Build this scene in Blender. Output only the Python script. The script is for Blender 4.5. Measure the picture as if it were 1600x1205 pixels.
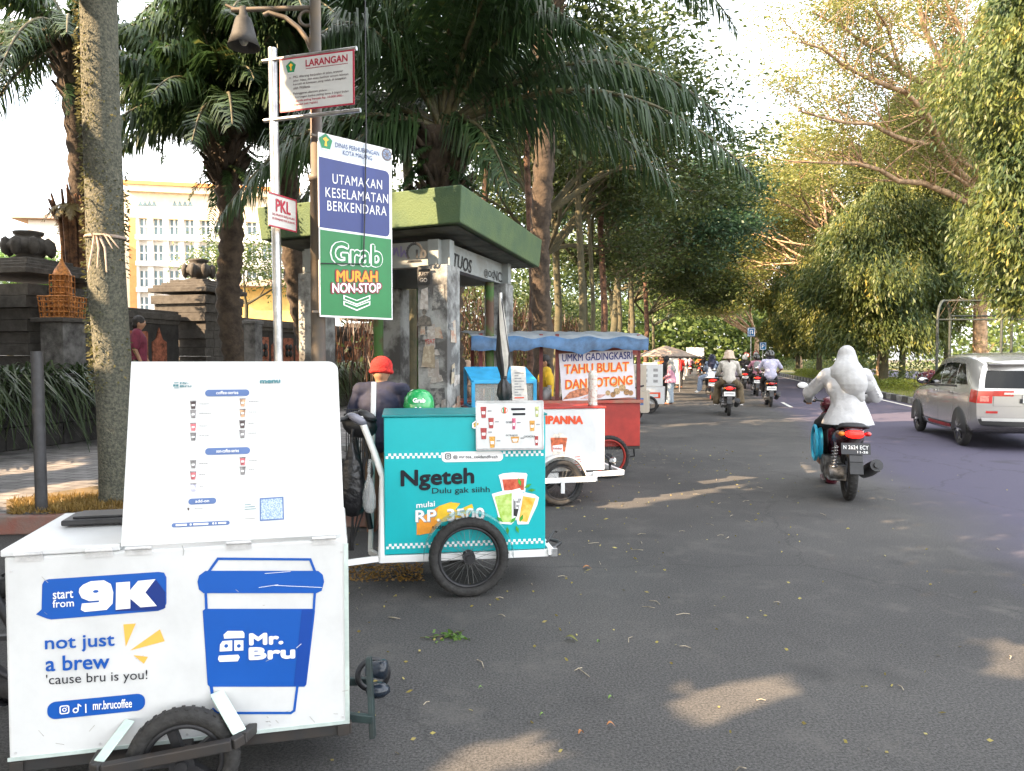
import bpy, math, random
import numpy as np
from mathutils import Vector, Matrix, noise
random.seed(7); rng = np.random.default_rng(7)
for o in list(bpy.data.objects): bpy.data.objects.remove(o)
SC = bpy.context.scene; COL = SC.collection
PI = math.pi; R = math.radians
# ---------------------------------------------------------------- camera
CAMH = 1.5; FPX = 1155.0; PITCH = math.atan(42.5/FPX)
cam = bpy.data.cameras.new('camera'); camo = bpy.data.objects.new('camera', cam); COL.objects.link(camo)
cam.sensor_width = 36; cam.lens = FPX/1600*36; cam.clip_end = 2000; cam.clip_start = .05
camo.location = (0, 0, CAMH); camo.rotation_euler = (PI/2-PITCH, 0, 0)
SC.camera = camo
# ---------------------------------------------------------------- world, sun, exposure
SUN_EL = R(32); SUN_TRAVEL = Vector((.86, .51, 0)).normalized()
SUND = Vector((SUN_TRAVEL.x*math.cos(SUN_EL), SUN_TRAVEL.y*math.cos(SUN_EL), -math.sin(SUN_EL)))
w = bpy.data.worlds.new('World'); SC.world = w; w.use_nodes = True
nt = w.node_tree; nt.nodes.clear()
sky = nt.nodes.new('ShaderNodeTexSky'); sky.sky_type = 'NISHITA'; sky.sun_disc = False
sky.sun_elevation = SUN_EL; sky.sun_rotation = math.atan2(-SUN_TRAVEL.x, -SUN_TRAVEL.y)
sky.air_density = 1.0; sky.dust_density = 3.0; sky.ozone_density = 1.0
tc = nt.nodes.new('ShaderNodeTexCoord'); mp = nt.nodes.new('ShaderNodeMapping'); mp.inputs['Scale'].default_value = (1.2, 1.2, 3)
nz = nt.nodes.new('ShaderNodeTexNoise'); nz.inputs['Scale'].default_value = 1.6; nz.inputs['Detail'].default_value = 5
rp = nt.nodes.new('ShaderNodeValToRGB'); rp.color_ramp.elements[0].position = .34; rp.color_ramp.elements[1].position = .62
mx = nt.nodes.new('ShaderNodeMixRGB'); mx.inputs[2].default_value = (7.6, 7.5, 7.3, 1)
bg = nt.nodes.new('ShaderNodeBackground'); bg.inputs[1].default_value = .15
ou = nt.nodes.new('ShaderNodeOutputWorld'); L = nt.links.new
L(tc.outputs['Generated'], mp.inputs[0]); L(mp.outputs[0], nz.inputs['Vector']); L(nz.outputs['Fac'], rp.inputs[0])
L(rp.outputs[0], mx.inputs[0]); L(sky.outputs[0], mx.inputs[1]); L(mx.outputs[0], bg.inputs[0]); L(bg.outputs[0], ou.inputs[0])
sl = bpy.data.lights.new('sun', 'SUN'); sl.energy = 5; sl.angle = R(.3); sl.color = (1, .72, .45)
so = bpy.data.objects.new('sun', sl); COL.objects.link(so); so.rotation_euler = SUND.to_track_quat('-Z', 'Y').to_euler()
so.location = (-20, -10, 30)
SC.view_settings.view_transform = 'Standard'; SC.view_settings.look = 'None'
SC.view_settings.exposure = 2.3; SC.view_settings.gamma = 1
SC.render.engine = 'CYCLES'
# ---------------------------------------------------------------- photo measuring helpers (pixels of the 1600x1205 photo -> points)
CP, SP = math.cos(PITCH), math.sin(PITCH)
def ray(px, py):
    x = (px-800)/FPX; z = -(py-602.5)/FPX
    return Vector((x, CP+z*SP, -SP+z*CP))
def at_y(px, py, d): r = ray(px, py); k = d/r.y; return Vector((r.x*k, d, CAMH+r.z*k))
def at_z(px, py, z=0): r = ray(px, py); k = (z-CAMH)/r.z; return Vector((r.x*k, r.y*k, z))
def xd(px, d): return (px-800)/FPX*d*1.0
RA = R(14.3); RV = Vector((math.sin(RA), math.cos(RA), 0)); RU = Vector((math.cos(RA), -math.sin(RA), 0))
def RD(u, v, z=0): p = RU*u+RV*v; return Vector((p.x, p.y, z))      # road frame: u across, v along
# ---------------------------------------------------------------- materials
def lin(c):
    if isinstance(c, str): c = [int(c[i:i+2], 16) for i in (0, 2, 4)]
    if max(c) > 1: c = [((x/255+.055)/1.055)**2.4 if x/255 > .04045 else x/255/12.92 for x in c]
    return tuple(c)
MATS = {}
def mat(name, col, rough=.6, var=.12, scale=6, bump=0, bscale=60, metal=0, emit=0, coat=0, col2=None, trans=0, alpha=1, thr=None, ior=None, spec=None):
    if name in MATS: return MATS[name]
    m = bpy.data.materials.new(name); m.use_nodes = True; t = m.node_tree; N = t.nodes; b = N['Principled BSDF']
    c = lin(col); c2 = lin(col2) if col2 else tuple(x*(1-var*2.2) for x in c); c1 = c if col2 else tuple(min(1, x*(1+var)) for x in c)
    b.inputs['Roughness'].default_value = rough; b.inputs['Metallic'].default_value = metal
    if coat: b.inputs['Coat Weight'].default_value = coat; b.inputs['Coat Roughness'].default_value = .06
    if spec is not None: b.inputs['Specular IOR Level'].default_value = spec
    if trans: b.inputs['Transmission Weight'].default_value = trans
    if alpha < 1: b.inputs['Alpha'].default_value = alpha
    tcn = N.new('ShaderNodeTexCoord'); n = N.new('ShaderNodeTexNoise'); n.inputs['Scale'].default_value = scale; n.inputs['Detail'].default_value = 6
    n.inputs['Roughness'].default_value = .65
    r = N.new('ShaderNodeValToRGB'); lo, hi = thr or (.35, .65)
    r.color_ramp.elements[0].position = lo; r.color_ramp.elements[1].position = hi
    r.color_ramp.elements[0].color = (*c2, 1); r.color_ramp.elements[1].color = (*c1, 1)
    t.links.new(tcn.outputs['Object'], n.inputs['Vector']); t.links.new(n.outputs['Fac'], r.inputs[0]); t.links.new(r.outputs[0], b.inputs['Base Color'])
    if emit: t.links.new(r.outputs[0], b.inputs['Emission Color']); b.inputs['Emission Strength'].default_value = emit
    if bump:
        n2 = N.new('ShaderNodeTexNoise'); n2.inputs['Scale'].default_value = bscale; n2.inputs['Detail'].default_value = 4
        bp = N.new('ShaderNodeBump'); bp.inputs['Strength'].default_value = bump; bp.inputs['Distance'].default_value = .02
        t.links.new(tcn.outputs['Object'], n2.inputs['Vector']); t.links.new(n2.outputs['Fac'], bp.inputs['Height']); t.links.new(bp.outputs[0], b.inputs['Normal'])
    MATS[name] = m; return m
def leafmat(name, ca, cb, cc=None, transl=.35, rough=.5):
    if name in MATS: return MATS[name]
    m = bpy.data.materials.new(name); m.use_nodes = True; t = m.node_tree; N = t.nodes; N.clear()
    g = N.new('ShaderNodeNewGeometry'); r = N.new('ShaderNodeValToRGB'); e = r.color_ramp.elements
    e[0].color = (*lin(ca), 1); e[1].color = (*lin(cb), 1); e[0].position = .1; e[1].position = .85
    if cc: x = e.new(.96); x.color = (*lin(cc), 1)
    tcn = N.new('ShaderNodeTexCoord'); nz = N.new('ShaderNodeTexNoise'); nz.inputs['Scale'].default_value = .8; nz.inputs['Detail'].default_value = 3
    mm = N.new('ShaderNodeMath'); mm.operation = 'MULTIPLY_ADD'; mm.inputs[1].default_value = .5
    m2 = N.new('ShaderNodeMath'); m2.operation = 'MULTIPLY_ADD'; m2.inputs[1].default_value = 1.4; m2.inputs[2].default_value = -.45
    b = N.new('ShaderNodeBsdfPrincipled'); b.inputs['Roughness'].default_value = rough
    tr = N.new('ShaderNodeBsdfTranslucent'); mix = N.new('ShaderNodeMixShader'); mix.inputs[0].default_value = transl; o = N.new('ShaderNodeOutputMaterial')
    lk = t.links.new
    lk(tcn.outputs['Object'], nz.inputs['Vector']); lk(nz.outputs['Fac'], m2.inputs[0]); lk(g.outputs['Random Per Island'], mm.inputs[0]); lk(m2.outputs[0], mm.inputs[2])
    lk(mm.outputs[0], r.inputs[0]); lk(r.outputs[0], b.inputs['Base Color']); lk(r.outputs[0], tr.inputs['Color'])
    lk(b.outputs[0], mix.inputs[1]); lk(tr.outputs[0], mix.inputs[2]); lk(mix.outputs[0], o.inputs[0])
    MATS[name] = m; return m
def glass(name, col, rough=.05, alpha=.35):
    return mat(name, col, rough=rough, var=.02, alpha=alpha)
# ---------------------------------------------------------------- object helpers
W = {}
def wm(o):
    return W.get(o, Matrix.Identity(4)) if o else Matrix.Identity(4)
def tag(o, label=None, cat=None, group=None, kind=None):
    if label: o['label'] = label
    if cat: o['category'] = cat
    if group: o['group'] = group
    if kind: o['kind'] = kind
    return o
def thing(name, label, cat, loc=(0, 0, 0), rz=0, group=None):
    o = bpy.data.objects.new(name, None); COL.objects.link(o); o.location = loc; o.rotation_euler = (0, 0, rz); o.empty_display_size = .1
    W[o] = Matrix.Translation(Vector(loc)) @ Matrix.Rotation(rz, 4, 'Z')
    return tag(o, label, cat, group)
def kids(o): return [c for c in o.children]
def copy_tree(o, parent=None):
    c = o.copy(); COL.objects.link(c); c.parent = parent
    for ch in list(o.children): copy_tree(ch, c)
    return c
def place(o, loc, rz=0, label=None, sc=None):
    o.location = loc; o.rotation_euler = (0, 0, rz)
    if sc: o.scale = (sc, sc, sc)
    if label: o['label'] = label
    return o
def link(name, me, parent=None):
    o = bpy.data.objects.new(name, me); COL.objects.link(o)
    if parent: o.parent = parent; W[o] = wm(parent)
    return o
class MB:
    def __init__(s): s.v = []; s.f = []; s.m = []; s.s = []
    def add(s, vs, fs, m=0, sm=False):
        b = len(s.v); s.v += [tuple(v) for v in vs]
        for f in fs: s.f.append(tuple(i+b for i in f)); s.m.append(m); s.s.append(sm)
        return s
    def box(s, c, size, rz=0, m=0, M=None, ax=None):
        x, y, z = [k/2 for k in size]; vs = [Vector((i*x, j*y, k*z)) for k in (-1, 1) for j in (-1, 1) for i in (-1, 1)]
        if ax: vs = [ax[0]*v.x+ax[1]*v.y+ax[2]*v.z for v in vs]
        elif M: vs = [M @ v for v in vs]
        elif rz: q = Matrix.Rotation(rz, 3, 'Z'); vs = [q @ v for v in vs]
        vs = [v+Vector(c) for v in vs]
        return s.add(vs, [(0, 2, 3, 1), (4, 5, 7, 6), (0, 1, 5, 4), (2, 6, 7, 3), (0, 4, 6, 2), (1, 3, 7, 5)], m)
    def rbox(s, a, b, w, h, m=0):                      # box bar between two points
        a, b = Vector(a), Vector(b); d = b-a; l = d.length; z = d.normalized()
        up = Vector((0, 0, 1)) if abs(z.z) < .95 else Vector((0, 1, 0)); x = z.cross(up).normalized(); y = x.cross(z)
        return s.box((a+b)/2, (w, h, l), ax=(x, y, z), m=m)
    def tube(s, path, r, n=8, m=0, caps=True, sm=True, closed=False):
        P = [Vector(p) for p in path]; k = len(P); rs = r if isinstance(r, (list, tuple)) else [r]*k
        vs = []; pu = None
        for i, p in enumerate(P):
            if closed: t = P[(i+1) % k]-P[i-1]
            else: t = P[min(i+1, k-1)]-P[max(i-1, 0)]
            if t.length < 1e-9: t = Vector((0, 0, 1))
            t.normalize()
            if pu is None: pu = t.orthogonal().normalized()
            x = (pu-t*pu.dot(t)); x = x.normalized() if x.length > 1e-6 else t.orthogonal().normalized(); pu = x; y = t.cross(x)
            for j in range(n): a = 2*PI*j/n; vs.append(p+(x*math.cos(a)+y*math.sin(a))*rs[i])
        fs = [(i*n+j, i*n+(j+1) % n, (i+1)*n+(j+1) % n, (i+1)*n+j) for i in range(k-1) for j in range(n)]
        if closed: fs += [((k-1)*n+j, (k-1)*n+(j+1) % n, (j+1) % n, j) for j in range(n)]
        s.add(vs, fs, m, sm)
        if caps and not closed: s.add(vs[:n], [tuple(range(n-1, -1, -1))], m); s.add(vs[-n:], [tuple(range(n))], m)
        return s
    def cyl(s, a, b, r, r2=None, n=16, m=0): return s.tube([a, b], [r, r if r2 is None else r2], n, m)
    def lathe(s, prof, c=(0, 0, 0), ax='z', n=24, m=0, sm=True, ang=2*PI, a0=0):
        c = Vector(c); k = len(prof); full = ang > 6.28; nn = n if full else n+1; vs = []
        for (r, z) in prof:
            for j in range(nn):
                a = a0+ang*j/n; p = (r*math.cos(a), r*math.sin(a), z)
                if ax == 'y': p = (p[0], p[2], p[1])
                if ax == 'x': p = (p[2], p[0], p[1])
                vs.append(c+Vector(p))
        fs = [(i*nn+j, i*nn+(j+1) % nn, (i+1)*nn+(j+1) % nn, (i+1)*nn+j) for i in range(k-1) for j in range(n if full else n)]
        return s.add(vs, fs, m, sm)
    def ell(s, c, r, M=None, n=14, m=0):
        vs = []; k = n//2
        for i in range(1, k):
            for j in range(n):
                a = PI*i/k; b = 2*PI*j/n; vs.append(Vector((r[0]*math.sin(a)*math.cos(b), r[1]*math.sin(a)*math.sin(b), r[2]*math.cos(a))))
        vs += [Vector((0, 0, r[2])), Vector((0, 0, -r[2]))]
        if M: vs = [M @ v for v in vs]
        vs = [v+Vector(c) for v in vs]; T = len(vs)-2
        fs = [(i*n+j, (i+1)*n+j, (i+1)*n+(j+1) % n, i*n+(j+1) % n) for i in range(k-2) for j in range(n)]
        fs += [(T, j, (j+1) % n) for j in range(n)]+[(T+1, (k-2)*n+(j+1) % n, (k-2)*n+j) for j in range(n)]
        return s.add(vs, fs, m, True)
    def cap(s, a, b, r0, r1, n=10, m=0):               # tapered capsule
        a, b = Vector(a), Vector(b); s.tube([a, b], [r0, r1], n, m); s.ell(a, (r0*1.0,)*3, n=n, m=m); s.ell(b, (r1*1.0,)*3, n=n, m=m); return s
    def torus(s, c, ax, Rr, r, n=32, k=10, m=0, a0=0, a1=2*PI, flat=1):
        c = Vector(c); ax = Vector(ax).normalized(); x = ax.orthogonal().normalized() if abs(ax.z) > .9 else ax.cross(Vector((0, 0, 1))).normalized(); y = ax.cross(x)*1
        full = a1-a0 > 6.28; N = n if full else n+1; vs = []
        for i in range(N):
            a = a0+(a1-a0)*i/n; e = x*math.cos(a)+y*math.sin(a)
            for j in range(k): b = 2*PI*j/k; vs.append(c+e*(Rr+r*math.cos(b))+ax*(r*flat*math.sin(b)))
        fs = [(i*k+j, i*k+(j+1) % k, ((i+1) % N)*k+(j+1) % k, ((i+1) % N)*k+j) for i in range(n) for j in range(k)]
        return s.add(vs, fs, m, True)
    def prism(s, pts, O, a, b, th, m=0, back=True):     # polygon in plane O+a*s+b*t, extruded th against the normal a x b
        O, a, b = Vector(O), Vector(a), Vector(b); n = a.cross(b).normalized(); k = len(pts)
        f = [O+a*p[0]+b*p[1] for p in pts]; g = [p-n*th for p in f]
        s.add(f, [tuple(range(k))], m)
        if th: s.add(g, [tuple(range(k-1, -1, -1))], m); s.add(f+g, [(i, k+i, k+(i+1) % k, (i+1) % k) for i in range(k)], m)
        return s
    def quad(s, a, b, c, d, m=0): return s.add([a, b, c, d], [(0, 1, 2, 3)], m)
    def loft(s, secs, m=0, n=16, p=2.6, caps=True, axis='y'):   # secs: (y, zc, halfwidth, halfheight[, xc]) super-ellipses
        vs = []
        for q in secs:
            xc = q[4] if len(q) > 4 else 0
            for j in range(n):
                a = 2*PI*j/n; ca, sa = math.cos(a), math.sin(a)
                vs.append((xc+q[2]*math.copysign(abs(ca)**(2/p), ca), q[0], q[1]+q[3]*math.copysign(abs(sa)**(2/p), sa)))
        k = len(secs); fs = [(i*n+j, i*n+(j+1) % n, (i+1)*n+(j+1) % n, (i+1)*n+j) for i in range(k-1) for j in range(n)]
        if caps: fs += [tuple(range(n-1, -1, -1)), tuple(range((k-1)*n, k*n))]
        return s.add(vs, fs, m, True)
    def xf(s, M):
        s.v = [tuple(M @ Vector(v)) for v in s.v]; return s
    def build(s, name, mats, parent=None, bev=0, remesh=0, smooth=0, weld=False, sub=0):
        me = bpy.data.meshes.new(name); iv = wm(parent).inverted() if parent else None
        vs = s.v if iv is None else [tuple(iv @ Vector(v)) for v in s.v]
        me.from_pydata(vs, [], s.f)
        if not isinstance(mats, (list, tuple)): mats = [mats]
        for q in mats: me.materials.append(q)
        me.polygons.foreach_set('material_index', s.m); me.polygons.foreach_set('use_smooth', s.s); me.update()
        o = link(name, me, parent)
        if remesh:
            r = o.modifiers.new('r', 'REMESH'); r.mode = 'VOXEL'; r.voxel_size = remesh; r.use_smooth_shade = True
            q = o.modifiers.new('s', 'SMOOTH'); q.iterations = smooth or 4; q.factor = .5
            if name in ('top', 'hijab', 'trousers'):
                tx = bpy.data.textures.get('folds') or bpy.data.textures.new('folds', 'CLOUDS'); tx.noise_scale = .16; tx.noise_depth = 1
                dsp = o.modifiers.new('d', 'DISPLACE'); dsp.texture = tx; dsp.strength = .012 if name == 'hijab' else .022; dsp.mid_level = .5; dsp.texture_coords = 'LOCAL'
        if bev: b = o.modifiers.new('b', 'BEVEL'); b.width = bev; b.segments = 2; b.limit_method = 'ANGLE'; b.angle_limit = R(40)
        if sub: b = o.modifiers.new('u', 'SUBSURF'); b.levels = b.render_levels = sub
        return o
def npmesh(name, V, F, mats, parent=None, mi=None, smooth=False):
    me = bpy.data.meshes.new(name); nv = len(V); k = F.shape[1]; nf = len(F)
    iv = wm(parent).inverted() if parent else None
    if iv is not None:
        A = np.array(iv); V = V @ A[:3, :3].T + A[:3, 3]
    me.vertices.add(nv); me.vertices.foreach_set('co', V.astype(np.float32).ravel())
    me.loops.add(nf*k); me.loops.foreach_set('vertex_index', F.astype(np.int32).ravel())
    me.polygons.add(nf); me.polygons.foreach_set('loop_start', np.arange(0, nf*k, k, dtype=np.int32))
    try: me.polygons.foreach_set('loop_total', np.full(nf, k, dtype=np.int32))
    except Exception: pass
    for q in (mats if isinstance(mats, (list, tuple)) else [mats]): me.materials.append(q)
    if mi is not None: me.polygons.foreach_set('material_index', mi.astype(np.int32))
    if smooth: me.polygons.foreach_set('use_smooth', np.ones(nf, dtype=bool))
    me.update(calc_edges=True); me.validate()
    return link(name, me, parent)
# ---------------------------------------------------------------- flat faces: writing and marks measured on a plane
class Pl:
    def __init__(s, O, a, b=None):
        s.O = Vector(O); s.a = Vector(a).normalized(); s.b = Vector(b).normalized() if b is not None else Vector((0, 0, 1)); s.n = s.a.cross(s.b).normalized()
    def uv(s, px, py):
        r = ray(px, py); C = Vector((0, 0, CAMH)); k = (s.O-C).dot(s.n)/r.dot(s.n); p = C+r*k-s.O
        return p.dot(s.a), p.dot(s.b)
    def P(s, u, v, off=0): return s.O+s.a*u+s.b*v+s.n*off
    def M(s, u, v, off=.003):
        M = Matrix.Identity(4); M.col[0][:3] = s.a; M.col[1][:3] = s.b; M.col[2][:3] = s.n; M.col[3][:3] = s.P(u, v, off); return M
    def poly(s, pts, m, parent, name='marking', off=.002, px=True, curved=None):
        q = [s.uv(*p) for p in pts] if px else pts
        b = MB(); b.prism(q, s.O+s.n*off, s.a, s.b, 0); return b.build(name, m, parent)
    def text(s, body, x0, y0, x1, y1, h, m, parent, bold=0, off=.004, px=True, name='lettering', shear=0, align='LEFT', sp=1, fixw=True, cw=1):
        if px:
            (u0, v0), (u1, v1) = s.uv(x0, y0), s.uv(x1, y1); _, vt = s.uv(x0, y0-h); _, vt1 = s.uv(x1, y1-h); H = ((vt-v0)+(vt1-v1))/2
        else: u0, v0, u1, v1, H = x0, y0, x1, y1, h
        cu = bpy.data.curves.new('t', 'FONT'); cu.body = body; cu.size = 1; cu.offset = 0; cu.shear = shear; cu.align_x = align; cu.space_character = sp; cu.resolution_u = 3; cu.space_line = 1.0
        o = bpy.data.objects.new('t', cu); COL.objects.link(o)
        me = bpy.data.meshes.new_from_object(o); bpy.data.objects.remove(o); bpy.data.curves.remove(cu)
        if not len(me.vertices): return None
        co = np.empty(len(me.vertices)*3, dtype=np.float32); me.vertices.foreach_get('co', co); co = co.reshape(-1, 3)
        lo = co.min(0); hi = co.max(0); k = (co-lo)/np.maximum(hi-lo, 1e-6)
        M = np.array(wm(parent).inverted() @ s.M(0, 0, off))
        cap_ = H/max((hi-lo)[1], 1e-6); r_ = bold*cap_*.9; k0_ = k
        fs = [tuple(p.vertices) for p in me.polygons]; bpy.data.meshes.remove(me); VV = []; FF = []
        sh = [(0, 0)] if bold < .008 else [(r_*math.cos(a), r_*math.sin(a)) for a in [PI/4+PI/2*i for i in range(4)]]+([(r_, 0), (-r_, 0), (0, r_), (0, -r_)] if bold > .03 else [])
        for q, (dx, dy) in enumerate(sh):
            uu = u0+r_+(u1-u0-2*r_)*k0_[:, 0]+dx; vb = v0+(v1-v0)*k0_[:, 0]+r_; P = np.stack([uu, vb+(H-2*r_)*k0_[:, 1]+dy, np.full(len(k0_), .00015*q)], 1); P = P @ M[:3, :3].T+M[:3, 3]
            FF += [tuple(i+len(VV) for i in f) for f in fs]; VV += [tuple(p) for p in P]
        me = bpy.data.meshes.new(name); me.from_pydata(VV, [], FF); me.materials.append(m); me.update()
        return link(name, me, parent)
def rrect(u0, v0, u1, v1, r, n=6):
    out = []
    for (cx, cy, a) in ((u1-r, v1-r, 0), (u0+r, v1-r, PI/2), (u0+r, v0+r, PI), (u1-r, v0+r, 3*PI/2)):
        out += [(cx+r*math.cos(a+PI/2*i/n), cy+r*math.sin(a+PI/2*i/n)) for i in range(n+1)]
    return out
def circ(u, v, r, n=20, a0=0, a1=2*PI): return [(u+r*math.cos(a0+(a1-a0)*i/n), v+r*math.sin(a0+(a1-a0)*i/n)) for i in range(n)]
def pill_px(pl, x0, y0, x1, y1, m, parent, name='label_strip', k=.5, off=.002):
    (a, b), (c, d) = pl.uv(x0, (y0[1] if isinstance(y0, tuple) else y1)), pl.uv(x1, y0 if not isinstance(y0, tuple) else y0[0])
    r = min(abs(d-b), abs(c-a))*k*.99
    return pl.poly(rrect(a, b, c, d, r), m, parent, name, px=False, off=off)
# common materials
M_white = mat('white_paint', (.8, .8, .79), .35, .02, 3)
M_whitep = mat('white_panel', (.63, .64, .64), .3, .04, 4, bump=.03, bscale=6)
M_black = mat('black_plastic', (.018, .018, .02), .4, .2, 10)
M_rubber = mat('tyre_rubber', (.03, .029, .028), .85, .2, 30, bump=.3)
M_steel = mat('galvanised_steel', (.5, .51, .52), .38, .15, 9, metal=.85)
M_chrome = mat('chrome', (.6, .6, .6), .2, .05, 9, metal=1)
M_dark = mat('dark_metal', (.035, .035, .038), .5, .2, 12, metal=.4)
# ================================================================ SETTING
def asphalt():
    m = bpy.data.materials.new('asphalt'); m.use_nodes = True; t = m.node_tree; N = t.nodes; b = N['Principled BSDF']; lk = t.links.new
    tcn = N.new('ShaderNodeTexCoord')
    def noi(s, d=5, r=.6):
        n = N.new('ShaderNodeTexNoise'); n.inputs['Scale'].default_value = s; n.inputs['Detail'].default_value = d; n.inputs['Roughness'].default_value = r; lk(tcn.outputs['Object'], n.inputs['Vector']); return n
    def ramp(n, p0, c0, p1, c1):
        r = N.new('ShaderNodeValToRGB'); e = r.color_ramp.elements; e[0].position = p0; e[1].position = p1; e[0].color = (*c0, 1); e[1].color = (*c1, 1); lk(n.outputs['Fac'], r.inputs[0]); return r
    def mix(f, a, c, k='MIX', fac=None):
        x = N.new('ShaderNodeMixRGB'); x.blend_type = k
        if fac is not None: x.inputs[0].default_value = fac
        else: lk(f, x.inputs[0])
        lk(a, x.inputs[1])
        if isinstance(c, tuple): x.inputs[2].default_value = (*c, 1)
        else: lk(c, x.inputs[2])
        return x.outputs[0]
    big = ramp(noi(.35, 6, .55), .3, (.046, .046, .047), .7, (.088, .086, .084))
    grain = ramp(noi(90, 3, .8), .36, (.35, .35, .35), .66, (1.75, 1.72, 1.68))
    c = mix(None, big.outputs[0], grain.outputs[0], 'MULTIPLY', .8)
    dust = ramp(noi(2.2, 8, .75), .52, (0, 0, 0), .8, (1, 1, 1)); c = mix(dust.outputs[0], c, (.11, .104, .096))
    # bluish sky-lit cast painted into the asphalt along the middle of the carriageway
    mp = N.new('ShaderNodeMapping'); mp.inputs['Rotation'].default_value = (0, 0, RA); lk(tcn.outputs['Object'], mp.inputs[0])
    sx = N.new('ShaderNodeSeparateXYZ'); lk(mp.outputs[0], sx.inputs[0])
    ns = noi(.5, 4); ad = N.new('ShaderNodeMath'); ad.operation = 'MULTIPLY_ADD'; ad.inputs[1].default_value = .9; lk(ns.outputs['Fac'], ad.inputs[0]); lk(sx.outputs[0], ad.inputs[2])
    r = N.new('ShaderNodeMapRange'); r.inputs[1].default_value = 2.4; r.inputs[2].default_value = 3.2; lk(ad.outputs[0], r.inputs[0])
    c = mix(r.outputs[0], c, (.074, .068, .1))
    stn = ramp(noi(.9, 3), .6, (0, 0, 0), .72, (.55, .55, .55)); c = mix(stn.outputs[0], c, (.03, .03, .031))
    cr = N.new('ShaderNodeTexVoronoi'); cr.feature = 'DISTANCE_TO_EDGE'; cr.inputs['Scale'].default_value = .32
    wp = mix(None, tcn.outputs['Object'], noi(3, 4).outputs['Color'], 'ADD', .35); lk(wp, cr.inputs['Vector'])
    crr = N.new('ShaderNodeMapRange'); crr.inputs[1].default_value = .0; crr.inputs[2].default_value = .006; crr.inputs[3].default_value = .4; crr.inputs[4].default_value = 0; lk(cr.outputs['Distance'], crr.inputs[0])
    c = mix(crr.outputs[0], c, (.025, .025, .025))
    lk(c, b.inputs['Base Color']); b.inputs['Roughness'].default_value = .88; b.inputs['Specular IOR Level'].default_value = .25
    bp = N.new('ShaderNodeBump'); bp.inputs['Strength'].default_value = .6; bp.inputs['Distance'].default_value = .006; lk(noi(140, 3, .7).outputs['Fac'], bp.inputs['Height']); lk(bp.outputs[0], b.inputs['Normal'])
    return m
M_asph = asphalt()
M_earth = mat('earth', (.11, .085, .05), .95, .3, 3, bump=.5, bscale=20)
M_grass = mat('lawn', (.10, .12, .035), .95, .2, 2.5, bump=.8, bscale=50, col2=(.16, .13, .05))
def paving():
    m = bpy.data.materials.new('paving'); m.use_nodes = True; t = m.node_tree; N = t.nodes; b = N['Principled BSDF']; lk = t.links.new
    tcn = N.new('ShaderNodeTexCoord'); br = N.new('ShaderNodeTexBrick'); br.inputs['Scale'].default_value = 1.6; br.inputs['Mortar Size'].default_value = .012
    br.inputs['Color1'].default_value = (.2, .19, .185, 1); br.inputs['Color2'].default_value = (.33, .31, .3, 1); br.inputs['Mortar'].default_value = (.05, .05, .05, 1)
    mp = N.new('ShaderNodeMapping'); mp.inputs['Rotation'].default_value = (0, 0, RA); lk(tcn.outputs['Object'], mp.inputs[0]); lk(mp.outputs[0], br.inputs['Vector'])
    n = N.new('ShaderNodeTexNoise'); n.inputs['Scale'].default_value = 4; n.inputs['Detail'].default_value = 8; lk(tcn.outputs['Object'], n.inputs['Vector'])
    r = N.new('ShaderNodeValToRGB'); r.color_ramp.elements[0].position = .3; r.color_ramp.elements[0].color = (.35, .35, .35, 1); r.color_ramp.elements[1].position = .7; lk(n.outputs['Fac'], r.inputs[0])
    x = N.new('ShaderNodeMixRGB'); x.blend_type = 'MULTIPLY'; x.inputs[0].default_value = .8; lk(br.outputs[0], x.inputs[1]); lk(r.outputs[0], x.inputs[2]); lk(x.outputs[0], b.inputs['Base Color']); b.inputs['Roughness'].default_value = .85
    return m
M_pave = paving()
def flat(name, pts, z, m, kind='structure'):
    b = MB(); b.add([(p.x, p.y, z) for p in pts], [tuple(range(len(pts)))]); return tag(b.build(name, m), kind=kind)
flat('ground', [Vector((-400, -400, 0)), Vector((400, -400, 0)), Vector((400, 600, 0)), Vector((-400, 600, 0))], -.012, M_earth)
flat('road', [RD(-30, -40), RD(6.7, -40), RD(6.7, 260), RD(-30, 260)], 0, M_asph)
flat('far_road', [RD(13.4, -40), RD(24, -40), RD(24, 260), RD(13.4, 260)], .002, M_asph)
def slab(name, pts, z0, z1, m):
    b = MB(); b.prism([(p.x, p.y) for p in pts], (0, 0, z1), (1, 0, 0), (0, 1, 0), z1-z0); return tag(b.build(name, m), kind='structure')
# left pavement: its kerb turns towards the wall at the near end
KC = at_z(655, 822, 0); k0 = KC.x*RU.x+KC.y*RU.y; v0 = KC.x*RV.x+KC.y*RV.y
KL = at_z(-260, 842, 0); SWA = RD(k0, v0); far = RD(k0, 260)
M_kerb = mat('kerb_stone', (.3, .27, .25), .85, .3, 5, bump=.3)
M_kred = mat('kerb_red', (.26, .1, .075), .85, .35, 4, bump=.3, col2=(.2, .17, .15))
slab('pavement', [SWA+Vector((.0, .12, 0))-RU*.12, far-RU*.12, RD(-30, 260), RD(-30, 10), Vector((KL.x, KL.y+.15, 0))], -.01, .15, M_pave)
dl = (Vector((KL.x, KL.y, 0))-SWA).normalized()
b = MB(); n_ = Vector((-dl.y, dl.x, 0)); n_ = n_ if n_.y > 0 else -n_
p = SWA.copy(); i = 0
while i < 9: q = p+dl*.96; b.box((p+q)/2+n_*.075+Vector((0, 0, .078)), (.155, .93, .156), ax=(n_, dl, Vector((0, 0, 1))), m=0); p = q+dl*.02; i += 1
tag(b.build('kerb', M_kred, bev=.012), kind='structure')
b = MB()
for i in range(110): c = RD(k0-.06, v0+.5+i); b.box((c.x, c.y, .078), (.155, .985, .157), ax=(RU, RV, Vector((0, 0, 1))))
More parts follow.
